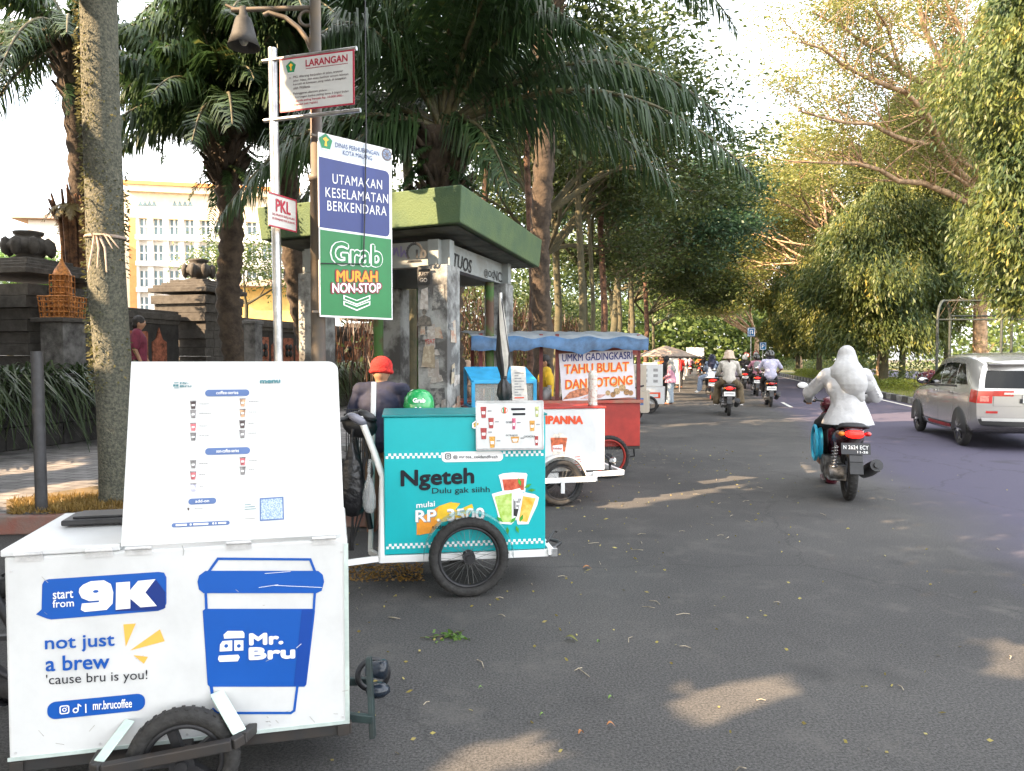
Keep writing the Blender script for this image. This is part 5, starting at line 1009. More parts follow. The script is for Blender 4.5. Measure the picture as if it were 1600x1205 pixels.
def stext(body, X0, Y0, X1, H, m_=M_ink2, par=None, off=.004, bold=.02): a_, c_ = sq(X0, Y0), sq(X1, Y0); h_ = H/220*hS; return pms.text(body, a_[0], a_[1], c_[0], c_[1], h_, m_, par or ms, bold, off=off, px=False)
for (tx, X0, X1, Y) in (('EXTRAJOSS', 812, 868, 393), ('COCACOLA', 896, 950, 399), ('TEH TARIK', 812, 842, 332)): stext(tx, X0, Y, X1, 9)
bn = spoly([(838, 262), (905, 262), (905, 272), (838, 272)], M_ink2, 'heading_bar'); bn = spoly([(845, 285), (905, 285), (905, 295), (845, 295)], M_ink2, 'heading_bar')
u_, v_ = sq(806, 272); em = pms.poly(circ(u_, v_, .02), M_orr, ms, 'emblem', off=.003, px=False); pms.poly(circ(u_, v_, .0165), M_prw, em, 'emblem_disc', off=.0035, px=False); pms.poly([sq(797, 262), sq(803, 255), sq(806, 280), sq(800, 288)], M_lgreen, em, 'emblem_leaf', off=.004, px=False); pms.poly([sq(806, 256), sq(814, 262), sq(812, 286), sq(804, 284)], M_orr, em, 'emblem_leaf', off=.004, px=False)
spoly([(655, 330), (670, 318), (690, 325), (692, 340), (670, 356), (655, 350)], M_prw, 'sticker', .002); spoly([(660, 333), (672, 323), (686, 330), (684, 338), (664, 350)], mat('sticker_yellow', (.6, .4, .05), .5, .4, 60), 'sticker', .0028)
# ---- folded black and white umbrella standing in the tea cart
ub = at_y(789, 622, 5.15); ut = at_y(782, 462, 5.15)
t = thing('folded_umbrella', 'tall folded black and white umbrella tied shut, standing behind the menu sign', 'umbrella', Vector((ub.x, ub.y, H2)))
b = MB(); b.cyl(Vector((ub.x, ub.y, H2)), ut+Vector((0, 0, .02)), .012); b.build('pole', M_steel, t)
n = 14; prof = [(0, .008), (.04, .014), (.3, .03), (.52, .042), (.62, .038), (.72, .02), (.75, .017), (.8, .036), (.88, .046), (.95, .028), (1.0, .012)]
for part, cols_ in (('canopy', (0, 1)),):
    b = MB(); bl2 = Vector((ub.x, ub.y, H2+.02)); V = []; nn = 32
    for (k_, r_) in prof:
        c = ut.lerp(bl2, k_)
        for j in range(nn): a_ = 2*PI*j/nn+k_*2.2; q = r_*(1+.28*math.sin(a_*6)); V.append(c+Vector((math.cos(a_)*q, math.sin(a_)*q, 0)))
    F = [(i*nn+j, i*nn+(j+1) % nn, (i+1)*nn+(j+1) % nn, (i+1)*nn+j) for i in range(len(prof)-1) for j in range(nn)]
    b.add(V, F, 0, True); b.m = [1 if (f[0] % nn) in (18, 19, 20, 21, 22, 23, 28, 29) and (f[0]//nn) < 5 or (f[0] % nn) in (26, 27) and (f[0]//nn) > 6 else 0 for f in F]
    b.build('canopy', [M_black, mat('cream_cloth', (.5, .47, .42), .8, .1, 9)], t)
b = MB(); c = ut.lerp(bl2, .735); b.torus(c, (0, 0, 1), .02, .006, 16, 6); b.build('tie', M_black, t)
# ---------------------------------------------------------------- dessert cart (white, half hidden)
BR3 = at_z(945, 735, .33); BR3.z = 0; a3 = Vector((.97, .24, 0)).normalized(); W3 = 1.42; p3 = Pl(BR3-a3*W3, a3); H3 = p3.uv(943, 638)[1]; D3 = .6
t = thing('dessert_cart', 'white panna cotta dessert cart half hidden behind the turquoise cart', 'cart', p3.P(W3/2, 0, -D3/2))
b = MB(); BX(b, p3, 0, W3, .335, H3, 0, D3); b.build('body', M_whitep, t, bev=.008)
b = MB(); BX(b, p3, -.01, W3+.01, H3+.001, H3+.02, -.01, D3+.01); b.build('lid', M_redp, t, bev=.003)
m_o2 = M_orr; p3.text('IPANNA', 852, 663, 911, 663, 13.5, m_o2, t, .06)
s6 = lambda X, Y: (720+X/3.765, 480+Y/3.765)
cu_ = p3.poly([s6(*q) for q in ((525, 765), (628, 765), (608, 895), (545, 890))], mat('dessert_cream', (.75, .68, .58), .5, .2, 20), t, 'cup_picture'); p3.poly([s6(*q) for q in ((528, 768), (626, 768), (612, 850), (535, 850))], mat('dessert_red', (.55, .12, .04), .5, .3, 20), cu_, 'drink', off=.003)
p3.poly([s6(*q) for q in ((540, 815), (598, 808), (600, 850), (540, 848))], M_prw, cu_, 'cup_label', off=.004); p3.text('PANNA', 864, 703, 878, 703, 4, M_redp, cu_, .03, off=.006)
p3.poly([s6(*q) for q in ((540, 765), (548, 742), (565, 750), (580, 738), (600, 745), (620, 765))], mat('dessert_cream', (.75, .68, .58)), cu_, 'topping', off=.0034)
for i in range(6): y0 = 880+i*15; p3.poly([s6(668, y0), s6(700+i*3, y0-3), s6(702+i*3, y0+1), s6(669, y0+4)], m_o2, t, 'print_line')
uw = p3.uv(872, 750)[0]; RW3 = .235; w3 = p3.P(uw, RW3, .1); spokes(t, w3, p3.n, RW3, .03, n=28, hubl=.05); spokes(t, p3.P(uw, RW3, -D3-.1), p3.n, RW3, .03, n=28)
b = MB()
for i in range(20):
    a0, a1 = PI*i/20, PI*(i+1)/20; R0 = RW3+.04; P4 = [w3+p3.a*R0*math.cos(x)+Z*R0*math.sin(x)+p3.n*o for x in (a0, a1) for o in (.04, -.09)]; b.add([P4[0], P4[1], P4[3], P4[2]]+[q+Vector((0, 0, .008)) for q in (P4[0], P4[1], P4[3], P4[2])], [(0, 1, 2, 3), (4, 7, 6, 5), (0, 3, 7, 4), (1, 5, 6, 2)], sm=True)
b.build('fender', M_white, t)
bars(t, 'frame', M_white, [(p3.P(uw-.35, .27, .15), p3.P(uw+.35, .27, .15)), (p3.P(uw+.35, .27, .15), p3.P(uw+.4, .3, 0)), (p3.P(uw+.3, .29, 0), p3.P(W3+.2, .3, .0)), (p3.P(W3+.2, .3, 0), p3.P(W3+.2, .3, -D3)), (p3.P(0, .3, -D3), p3.P(W3+.2, .3, -D3)), (p3.P(0, .3, 0), p3.P(uw, .3, 0)), (p3.P(uw, .14, .155), p3.P(uw, .27, .155))], .04, .05)
b = MB(); b.lathe([(0, -.05), (.03, -.04), (.045, 0), (.04, .02), (0, .022)], p3.P(W3+.16, .4, -.15), ax='x', n=14); b.build('lamp', M_chrome, t); b = MB(); b.tube([p3.P(W3+.12, .31, -.15), p3.P(W3+.13, .42, -.2), p3.P(W3+.1, .45, -.3)], .015, 8); b.build('horn', M_black, t)
# paper roll standing on the cart (tall cup tower)
c = at_z(934, 640, H3+.02); c = p3.P(p3.uv(934, 640)[0], H3+.02, -.15); t = thing('cup_tower', 'tall clear sleeve of stacked paper cups standing on the white dessert cart', 'cup stack', c)
b = MB(); b.lathe([(.0, 0), (.05, 0), (.048, .02)]+[(.046+.004*(i % 2), .02+.02*i) for i in range(17)]+[(.03, .37), (0, .37)], c, n=14); b.build('cups', mat('paper_cup', (.62, .6, .54), .5, .15, 30, col2=(.5, .3, .25), thr=(.42, .5)), t)
# blue glazed cabinet standing on the dessert cart
uc0, uc1 = p3.uv(741, 630)[0], p3.uv(838, 630)[0]; zc = H3+.022; pc = Pl(p3.P(uc0, zc, -.05), p3.a); wc_ = uc1-uc0; hc = p3.uv(745, 602)[1]-zc; hc = max(.26, hc); M_cyan = mat('blue_wood_paint', (.03, .33, .6), .5, .12, 6)
t = thing('glass_cabinet', 'sky blue framed glass display cabinet standing on the dessert cart', 'display cabinet', pc.P(wc_/2, 0, -.22)); zz = hc+.13; f = .035; dc = .44; wl = wc_*.46
S_ = []
for (x, dd) in ((0, 0), (wl, 0), (wc_, 0), (0, dc), (wl, dc), (wc_, dc)): S_.append((pc.P(x, 0, -dd), pc.P(x, hc if dd == 0 else zz, -dd)))
for v_ in (0, hc): S_.append((pc.P(0, v_, 0), pc.P(wc_, v_, 0)))
for v_ in (0, zz): S_.append((pc.P(0, v_, -dc), pc.P(wc_, v_, -dc)))
for x in (0, wl, wc_): S_ += [(pc.P(x, hc, 0), pc.P(x, zz, -dc)), (pc.P(x, 0, 0), pc.P(x, 0, -dc))]
bars(t, 'frame', M_cyan, S_, .035, .035); b = MB(); b.prism([(0, 0), (wc_, 0), (wc_, dc*1.03), (0, dc*1.03)], pc.P(0, hc+.018, 0), pc.a, (-pc.n*dc+Z*(zz-hc)).normalized(), .012); b.build('top_panel', M_cyan, t)
M_gl = glass('cabinet_glass', (.4, .42, .4), .08, .45)
b = MB(); BX(b, pc, .02, wc_-.02, .02, hc-.02, .004, .008); b.build('glass_pane', M_gl, t); b = MB(); b.quad(pc.P(wc_-.005, .02, -.02), pc.P(wc_-.005, .02, -dc+.02), pc.P(wc_-.005, zz-.03, -dc+.02), pc.P(wc_-.005, hc-.03, -.02)); b.build('glass_pane', M_gl, t)
b = MB(); BX(b, pc, .02, wc_-.02, .02, .035, .03, dc-.03); BX(b, pc, .02, wc_-.02, .2, .21, .05, dc-.03); b.build('shelf', mat('pale_board', (.35, .33, .28), .6, .1, 8), t)
b = MB(); pq = Pl(pc.P(wc_*.62, hc*.2, .0), pc.a); b.prism([(0, 0), (.16, 0), (.13, .36), (-.02, .37)], pq.O+pq.n*.03, pq.a, pq.b, .001); ns = b.build('price_notice', mat('paper_sheet', (.62, .6, .56), .8, .1, 20), t)
for i in range(10): pq.poly([(.02, .04+i*.028), (.12-.03*(i % 3), .04+i*.028), (.12-.03*(i % 3), .052+i*.028), (.02, .052+i*.028)], M_grey if i else M_orr, ns, 'print_mark', off=.033, px=False)
# ---------------------------------------------------------------- red fried snack stall with blue tarpaulin
d4 = 9.35; a4 = Vector((.985, .17, 0)).normalized(); pR = at_y(1000, 695, d4); O4 = Vector((pR.x, pR.y, 0)); W4 = 2.05; p4 = Pl(O4-a4*W4, a4); D4 = .95
hC = p4.uv(996, 626)[1]; zb4 = p4.uv(996, 697)[1]
t = thing('snack_stall', 'red wheeled street food stall with wavy blue tarpaulin roof and posts', 'food stall', p4.P(W4/2, 0, -D4/2))
b = MB(); BX(b, p4, 0, W4, zb4, hC-.03, 0, D4); b.build('counter', M_redp, t, bev=.006); b = MB(); BX(b, p4, -.03, W4+.03, hC-.029, hC+.01, -.04, D4+.03); b.build('counter_top', mat('worn_red_board', (.4, .06, .04), .6, .2, 6, col2=(.3, .15, .1)), t, bev=.004)
ur = p4.uv(871, 600)[0]; ul_ = p4.uv(848, 600)[0]; zr = p4.uv(995, 535)[1]
for (u_, dd) in ((ur, .02), (W4-.02, .02), (ul_, .1), (.02, .02), (.02, D4-.05), (W4-.02, D4-.05)): b = MB(); b.rbox(p4.P(u_, hC, -dd), p4.P(u_, zr+.1, -dd), .045, .045); b.build('post', mat('dark_red_paint', (.16, .02, .02), .5, .2, 5), t)
b = MB(); BX(b, p4, ur, W4, zr-.16, zr+.02, .0, .02); BX(b, p4, 0, W4, zr+.02, zr+.06, -.05, 0.0); b.build('valance', mat('rusty_sheet', (.17, .1, .07), .7, .4, 4, col2=(.3, .05, .04)), t)
b = MB(); nu, nd = 34, 8; V = []
u_s, u_e = p4.uv(733, 530)[0], W4+.02
for j in range(nd+1):
    for i in range(nu+1):
        u_ = u_s+(u_e-u_s)*i/nu; k_ = j/nd; dd = -.22+(D4+.35)*k_; z_ = zr+.05+.10*math.sin(k_*PI*.6)+.014*math.sin(i*.55+j)+.008*math.sin(i*1.7)
        if j == 0: z_ -= .15+.022*math.sin(i*.37)+.012*math.sin(i*1.3); dd += .0
        if j == 1: z_ = zr+.05+.018*math.sin(i*.9+.6); dd = -.235
        V.append(p4.P(u_, z_, -dd))
F = [(j*(nu+1)+i, j*(nu+1)+i+1, (j+1)*(nu+1)+i+1, (j+1)*(nu+1)+i) for j in range(nd) for i in range(nu)]
b.add(V, F, 0, True); b.add([v-Vector((0, 0, .006)) for v in V], [f[::-1] for f in F], 0, True); b.m = [0 if f[0] < nu+1 else 1 for f in F]*2
b.build('tarpaulin', [mat('blue_tarp', (.045, .12, .24), .5, .25, 5), mat('grey_blue_tarp', (.26, .28, .29), .5, .2, 5, col2=(.14, .18, .22))], t)
# vinyl banner
b = MB(); q = [p4.uv(*x) for x in ((878, 628), (992, 620), (987, 546), (872, 553))]; bn = p4.poly(q, mat('banner_white', (.66, .62, .66), .5, .06, 4), t, 'banner', off=.03, px=False)
pn = Pl(p4.O+p4.n*.03, p4.a); pn.text('UMKM GADINGKASRI', 878, 565.5, 988, 561, 12, mat('print_navy2', (.02, .03, .18), .5, .03, 5), bn, .02)
M_yel = mat('print_yellow', (250, 190, 60), .5, .03, 5)
for (tx, x0, y0, x1, y1, h) in (('TAHU BULAT', 881, 584.5, 982.5, 580, 15), ('DAN SOTONG', 883, 608.5, 988, 601, 15)): pn.text(tx, x0, y0+.6, x1+.6, y1+.6, h+.6, M_yel, bn, .05, off=.005); pn.text(tx, x0, y0, x1, y1, h, M_orr, bn, .02, off=.0065)
for (X, Y, r_, m_) in ((865, 505, 9, 'a'), (918, 495, 13, 'a'), (975, 500, 12, 'b'), (950, 475, 14, 'a'), (1000, 505, 9, 'b'), (895, 515, 10, 'b'), (905, 455, 10, 'a')):
    u_, v_ = pn.uv(*s6(X, Y)); s = .007; pn.poly(circ(u_, v_, r_*s*.36+.01, 14), mat('tofu_'+m_, (.5, .33, .16) if m_ == 'a' else (.38, .2, .08), .5, .3, 40), bn, 'tofu_picture', off=.002+.0003*(X % 7), px=False)
pn.poly([s6(*x) for x in ((600, 545), (640, 500), (700, 478), (800, 470), (790, 500), (690, 530))], mat('sausage_print', (.55, .2, .1), .5, .3, 30), bn, 'sausage_picture', off=.0022); pn.poly([s6(*x) for x in ((700, 540), (760, 515), (860, 512), (820, 535))], mat('squid_print', (.6, .35, .3), .5, .3, 30), bn, 'squid_picture', off=.0025)
uw4 = p4.uv(948, 700)[0]; Rw = .27; m_rr = mat('red_rim', (.35, .03, .02), .4, .1, 8)
for o_ in (.08, -D4-.08): spokes(t, p4.P(uw4, Rw, o_-.0), p4.n, Rw, .028, n=28, rimm=m_rr, rimr=.016)
b = MB(); b.tube([p4.P(W4-.05, zb4-.02, -.1), p4.P(W4-.04, zb4-.14, -.1), p4.P(W4-.14, zb4-.16, -.1), p4.P(W4-.18, zb4-.03, -.1)], .012, 8); b.build('stand_hook', M_black, t)
bars(t, 'frame', M_frame, [(p4.P(.0, zb4-.02, -.03), p4.P(W4, zb4-.02, -.03)), (p4.P(0, zb4-.02, -D4+.03), p4.P(W4, zb4-.02, -D4+.03))], .04, .04)
# wok and gas jars on the counter
def at4(px, dd): return p4.P(p4.uv(px, 620)[0], hC+.011, -dd)
c = at4(955, .25); t = thing('wok', 'large black frying wok with ladle on the red stall counter', 'wok', c); b = MB(); b.lathe([(0, .0), (.1, .01), (.2, .06), (.26, .12), (.25, .12), (.18, .065), (0, .02)], c, n=24); b.build('pan', M_dark, t); b = MB(); b.tube([c+Vector((.2, 0, .1)), c+Vector((.5, .02, .17))], .012, 8); b.build('handle', M_dark, t)
for k, (px, r_, h_, cl, lab) in enumerate(((858, .06, .16, (.3, .3, .3), 'small steel pot at the left of the stall counter'), (848, .04, .22, (.35, .2, .1), 'brown sauce bottle standing beside the pot'), (866, .035, .18, (.5, .5, .45), 'pale bottle beside the banner post'), (893, .05, .1, (.15, .3, .1), 'green tub on the counter under the banner'), (905, .07, .07, (.5, .45, .2), 'yellow bowl under the banner'))):
    c = at4(px, .2+.05*k); b = MB(); b.lathe([(0, 0), (r_, 0), (r_, h_*.7), (r_*.5, h_*.85), (r_*.5, h_), (0, h_)], c, n=14); tag(b.build(('pot', 'bottle', 'bottle', 'tub', 'bowl')[k], mat('ware%d' % k, cl, .4, .2, 9)), lab, ('pot', 'bottle', 'bottle', 'tub', 'bowl')[k])
# red counter of a stall seen between shelter and cabinet
c = at_y(728, 640, 9.6); t = thing('red_stall_box', 'plain red stall box showing between the shelter column and the blue cabinet', 'box', (c.x, c.y, 0)); b = MB(); b.box((c.x, c.y, .5), (.7, .6, .86), rz=.17); b.build('body', M_redp, t, bev=.01); b = MB(); b.box((c.x, c.y, .95), (.74, .64, .03), rz=.17); b.build('lid', mat('worn_red_board', (.4, .06, .04)), t, bev=.004)
# ---------------------------------------------------------------- steel pole with notices
d6 = 6.2; pt, pb_ = at_y(427, 76, d6), at_y(437, 640, d6); pt.x = (pt.x+pb_.x)/2; pb_.x = pt.x
t = thing('sign_pole', 'galvanised steel sign pole with two cross bars carrying the notices', 'sign pole', (pt.x, d6, .15)); pz_ = Vector((pb_.x+.015, d6, .1))
b = MB(); b.cyl(pz_, Vector((pt.x-.015, d6, pt.z)), .037, n=18); b.build('pole', M_steel, t)
dS = 5.95; aS = (at_y(556, 79, dS)-at_y(440, 94, d6-.05)); aS.z = 0; sg = at_y(440, 179, d6-.045); pS = Pl(sg, aS)
for (x0, y0, x1) in ((411, 92, 561), (413, 186, 567)): u0, v0_ = pS.uv(x0, y0); u1_, v1_ = pS.uv(x1, y0); vm = pS.uv(439, y0)[1]-(.0 if y0 < 100 else -.0); b = MB(); b.cyl(pS.P(u0, vm, -.0), pS.P(u1_-.02, vm, -.0), .017, n=12); b.build('cross_bar', M_steel, t)
M_signw = mat('sign_white', (.62, .62, .6), .35, .04, 3); M_sred = mat('sign_red', (.42, .03, .06), .4, .04, 3); M_text = mat('sign_text_grey', (.16, .13, .13), .5, .05, 5)
(u0, v0_), (u1_, v1_) = pS.uv(441, 178), pS.uv(556, 80); v0_ = pS.uv(441, 178)[1]; v1_ = pS.uv(441, 95)[1]
t = thing('prohibition_notice', 'white LARANGAN notice with red border at the top of the steel pole', 'notice', pS.P(0, 0)); b = MB(); b.prism([(u0, v0_), (u1_, v0_), (u1_, v1_), (u0, v1_)], pS.O+pS.n*.03, pS.a, pS.b, .006); b.build('board', M_sred, t); pT = Pl(pS.O+pS.n*.03, pS.a)
e = .012; w_, h_ = u1_-u0, v1_-v0_; pT.poly([(u0+e, v0_+e), (u1_-e, v0_+e), (u1_-e, v1_-e), (u0+e, v1_-e)], M_signw, t, 'face', px=False)
def nt_(body, fx0, fy, fx1, fh, m_, bold=0.01, par=None, off=.004): return pT.text(body, u0+w_*fx0, v0_+h_*fy, u0+w_*fx1, v0_+h_*fy, h_*fh, m_, par or t, bold, off=off, px=False)
nt_('LARANGAN', .36, .79, .92, .135, M_sred, .03); pT.poly([(u0+w_*.36, v0_+h_*.765), (u0+w_*.92, v0_+h_*.765), (u0+w_*.92, v0_+h_*.75), (u0+w_*.36, v0_+h_*.75)], M_sred, t, 'rule', px=False)
for k, tx in enumerate(('PKL dilarang berjualan di jalan, trotoar', 'jalur hijau, dan atau fasilitas umum lainnya', 'kecuali di kawasan yang telah di tetapkan', 'oleh Walikota')): nt_(tx, .19, .60-.068*k, (.86, .93, .9, .42)[k], .052, M_text, .02)
for k, tx in enumerate(('Pelanggaran diancam pidana :', '- kurungan kedua paling lama 3 (tiga) bulan', '- denda paling banyak Rp. 10.000.000,-', '(sepuluh juta rupiah)')): nt_(tx, .19, .29-.068*k, (.66, .93, .86, .52)[k], .052, M_text if k < 2 else M_sred, .02)
for fy in (.62, .31): b = MB(); ring(b, pT, circ(u0+w_*.145, v0_+h_*fy, .008, 10), circ(u0+w_*.145, v0_+h_*fy, .005, 10), .004); b.build('bullet', M_text, t)
def emblem(pl_, u_, v_, r_, par, off=.004):
    g = pl_.poly([(u_+r_*math.sin(2*PI*i/5)*.95, v_+r_*math.cos(2*PI*i/5)) for i in range(4, -1, -1)], mat('emblem_green', (.02, .25, .1), .5, .05, 5), par, 'emblem', off=off, px=False)
    pl_.poly([(u_-r_*.18, v_-r_*.5), (u_+r_*.18, v_-r_*.5), (u_+r_*.1, v_+r_*.05), (u_+r_*.4, v_+r_*.3), (u_, v_+r_*.6), (u_-r_*.4, v_+r_*.3), (u_-r_*.1, v_+r_*.05)], M_yel, g, 'emblem_figure', off=off+.001, px=False)
    pl_.poly([(u_-r_*.5, v_-r_*.95), (u_+r_*.5, v_-r_*.95), (u_+r_*.5, v_-r_*.8), (u_-r_*.5, v_-r_*.8)], M_prw, g, 'emblem_band', off=off+.001, px=False)
emblem(pT, u0+w_*.16, v0_+h_*.82, .052, t)
# small PKL plate
ak = at_y(463, 313, 6.3)-at_y(420, 300, 5.98); ak.z = 0; pK = Pl(at_y(420, 352, 5.98), ak); (x0, y0), (x1, y1) = (0, 0), (pK.uv(463, 350)[0], pK.uv(421, 301)[1])
t = thing('small_notice', 'small white PKL plate with red edge halfway up the steel pole', 'notice', pK.O); b = MB(); b.prism([(0, 0), (x1, 0), (x1, y1), (0, y1)], pK.O, pK.a, pK.b, .006); b.build('board', M_signw, t)
bars(t, 'edge', M_sred, [(pK.P(0, 0, .002), pK.P(x1, 0, .002)), (pK.P(0, y1, .002), pK.P(x1, y1, .002)), (pK.P(x1, 0, .002), pK.P(x1, y1, .002))], .006, .012, bev=0)
pK.text('PKL', x1*.24, y1*.48, x1*.78, y1*.48, y1*.4, M_sred, t, .03, px=False); pK.text('DILARANG BERJUALAN', x1*.12, y1*.33, x1*.92, y1*.33, y1*.09, M_sred, t, .02, px=False); pK.text('DI SEPANJANG RUAS JALAN INI', x1*.12, y1*.2, x1*.92, y1*.2, y1*.09, M_sred, t, .02, px=False)
# ---------------------------------------------------------------- lamp post with scroll arm and bell lamp
dL = 6.3; M_post2 = mat('lamp_post_paint', (.1, .095, .09), .6, .3, 3, col2=(.16, .12, .08), metal=.2)
pts = [at_y(x, y, dL) for x, y in ((489, 640), (491, 520), (493, 400), (495, 280), (496, 272), (497, 200), (501, 80), (504, 0), (506, -60))]; xm = pts[3].x; base = Vector((xm-.02, dL, .1))
t = thing('lamp_post', 'tall tapering dark iron lamp post with scrolled arm beside the banner', 'street lamp', base)
b = MB(); z1 = pts[3].z; zt = pts[-1].z+.3; b.lathe([(.085, .1), (.085, .3), (.066, .34), (.062, 1.2), (.058, z1-.02), (.068, z1-.02), (.068, z1+.03), (.05, z1+.04), (.045, zt), (0, zt)], (xm, dL, 0), n=18); b.build('pole', M_post2, t)
zA = at_y(440, 12, dL).z; xl = at_y(362, 15, dL).x; b = MB(); b.tube([(xm, dL, zA), (xl, dL, zA-.02)], .02, 10); b.tube([(xl+.02, dL, zA-.01), (xl-.05, dL, zA+.02)], .012, 8); b.build('arm', M_post2, t)
b = MB(); b.torus((at_y(479, 29, dL).x, dL, at_y(479, 29, dL).z), (0, 1, 0), .06, .014, 24, 8); br_ = [at_y(x, y, dL) for x, y in ((412, 24), (420, 20), (445, 27), (466, 43), (480, 62), (489, 85))]; b.tube(br_, .02, 8); b.build('scroll', M_post2, t)
lc = at_y(381, 74, dL); b = MB(); b.lathe([(.0, .34), (.03, .33), (.035, .26), (.06, .24), (.075, .2), (.1, .1), (.135, 0), (.125, .005), (.09, .1), (.06, .19), (0, .22)], lc, n=20); sh = b.build('lamp_shade', mat('lamp_shade_iron', (.06, .06, .06), .7, .2, 8), t)
b = MB(); b.ell(lc+Vector((0, 0, .07)), (.04, .04, .06), n=12); b.build('bulb', mat('frosted_bulb', (.5, .5, .46), .3, .05, 5), sh); b = MB(); b.tube([lc+Vector((0, 0, .33)), (lc.x+.0, dL, zA)], .012, 8); b.build('hanger', M_post2, t)
# ---------------------------------------------------------------- road safety banner
d7a, d7b = 6.2, 6.72; A7, B7 = at_y(500, 495, d7a), at_y(613, 498, d7b); a7 = B7-A7; a7.z = 0; p7 = Pl(Vector((A7.x, A7.y, A7.z)), a7); w7 = p7.uv(612.5, 350)[0]; h7 = p7.uv(501, 207)[1]
t = thing('safety_banner', 'tall blue white and green road safety banner hung on the lamp post', 'banner', A7)
b = MB(); b.prism([(0, 0), (w7, 0), (w7, h7), (0, h7)], p7.O, p7.a, p7.b, .012); b.build('backing', M_prw, t)
M_ban_b = mat('banner_blue', (40, 56, 120), .4, .06, 2.5); M_ban_g = mat('banner_green', (0, 118, 58), .35, .06, 2.5); M_ban_w = mat('banner_pale', (.6, .66, .72), .4, .03, 3)
f7 = lambda y: p7.uv(501, y)[1]/h7
def P7(fx0, fy0, fx1, fy1, m_, name, off=.002, r_=0): return p7.poly(rrect(w7*fx0, h7*fy0, w7*fx1, h7*fy1, r_) if r_ else [(w7*fx0, h7*fy0), (w7*fx1, h7*fy0), (w7*fx1, h7*fy1), (w7*fx0, h7*fy1)], m_, t, name, off=off, px=False)
yg = f7(359); yw = f7(239); P7(.01, .01, .985, yg, M_ban_g, 'green_panel'); P7(.01, yg, .985, .995, M_ban_w, 'top_panel'); P7(-.0, yg+.002, .975, yw-.012, M_prw, 'border', .0028, .05); P7(.0, yg+.012, .96, yw-.022, M_ban_b, 'blue_panel', .0034, .045)
for (x, y) in ((-.12, yg+.002),): P7(-.0, yg+.012, .08, yw-.022, M_ban_b, 'blue_panel', .0036); P7(.0, yg+.003, .08, yg+.012, M_prw, 'border', .0036); P7(.0, yw-.021, .08, yw-.012, M_prw, 'border', .0036)
M_navy = mat('print_navy3', (.03, .06, .2), .5, .03, 4)
p7.text('DINAS PERHUBUNGAN', 523.5, 230, 592, 244, 7.2, M_navy, t, .0, off=.006); p7.text('KOTA MALANG', 535.5, 242, 581, 251, 7.2, M_navy, t, .0, off=.006)
p7.text('UTAMAKAN', 519, 287, 596.5, 296.5, 15, M_prw, t, .004, off=.006, sp=1.12); p7.text('KESELAMATAN', 508, 308, 606, 318.5, 15, M_prw, t, .004, off=.006, sp=1.12); p7.text('BERKENDARA', 511, 329, 603.5, 337.5, 15, M_prw, t, .004, off=.006, sp=1.12)
for k, (m_, bo) in enumerate(((M_prw, .06), (M_ban_g, .018), (M_prw, -.012))): p7.text('Grab', 517-(2-k)*1.0*(k == 0), 413.5+(k == 0), 597+(k == 0), 418+(k == 0), 36+2*(k == 0), m_, t, bo, off=.005+.0015*k, sp=1.0) if k < 2 else None
M_mor = mat('print_tangerine', (240, 160, 45), .5, .04, 4); M_dr = mat('print_maroon', (130, 30, 50), .5, .04, 4)
p7.text('MURAH', 523, 442, 591, 442.5, 21, M_dr, t, .09, off=.005); p7.text('NON-STOP', 516, 460, 597, 459.5, 19, M_dr, t, .1, off=.0056); p7.text('MURAH', 525, 441, 589.5, 441.5, 18, M_mor, t, .035, off=.0065); p7.text('NON-STOP', 518.5, 458, 595, 457.5, 15.5, M_prw, t, .03, off=.0075)
for k, y in enumerate((461, 470)): p7.poly([(536, y), (557, y+8), (578, y), (578, y+7), (557, y+16), (536, y+7)], M_prw, t, 'chevron', off=.006); p7.poly([(538, y+2.2), (557, y+9.5), (576, y+2.2), (576, y+6), (557, y+13.6), (538, y+6)], M_ban_g, t, 'chevron', off=.0066)
emblem(p7, *p7.uv(508.5, 222), .07, t, .005); u_, v_ = p7.uv(604, 242); g = p7.poly(circ(u_, v_, .055), M_text, t, 'emblem', off=.005, px=False); p7.poly(circ(u_, v_, .042), mat('emblem_blue', (.2, .28, .45), .5, .05, 4), g, 'emblem_disc', off=.006, px=False)
b = MB(); [b.prism([(u_-.04*c_-.004*s_, v_-.04*s_+.004*c_), (u_-.04*c_+.004*s_, v_-.04*s_-.004*c_), (u_+.04*c_+.004*s_, v_+.04*s_-.004*c_), (u_+.04*c_-.004*s_, v_+.04*s_+.004*c_)], p7.O+p7.n*(.007+.0002*k), p7.a, p7.b, 0) for k, (c_, s_) in enumerate(((1, 0), (0, 1), (.7, .7), (.7, -.7)))]; b.build('emblem_star', M_text, g)
bars(t, 'bracket', M_post2, [(p7.P(-.06, h7-.03, -.02), p7.P(w7, h7-.03, -.02)), (p7.P(-.06, .04, -.02), p7.P(w7, .04, -.02))], .02, .02)
u_, v_ = p7.uv(570, 215); b = MB(); hi_ = p7.P(u_, v_+.0, .02); b.tube([p7.P(u_, v_+2.5, .02), hi_, p7.P(p7.uv(568, 330)[0], p7.uv(568, 330)[1], .022), p7.P(p7.uv(566, 410)[0], p7.uv(566, 410)[1], .02)], .006, 6); b.tube([p7.P(p7.uv(566, 413)[0], p7.uv(566, 413)[1], .02), p7.P(0, p7.uv(500, 412)[1], .02)], .005, 6)
tag(b.build('cable', M_black), 'thin black cable hanging down across the front of the banner', 'cable')
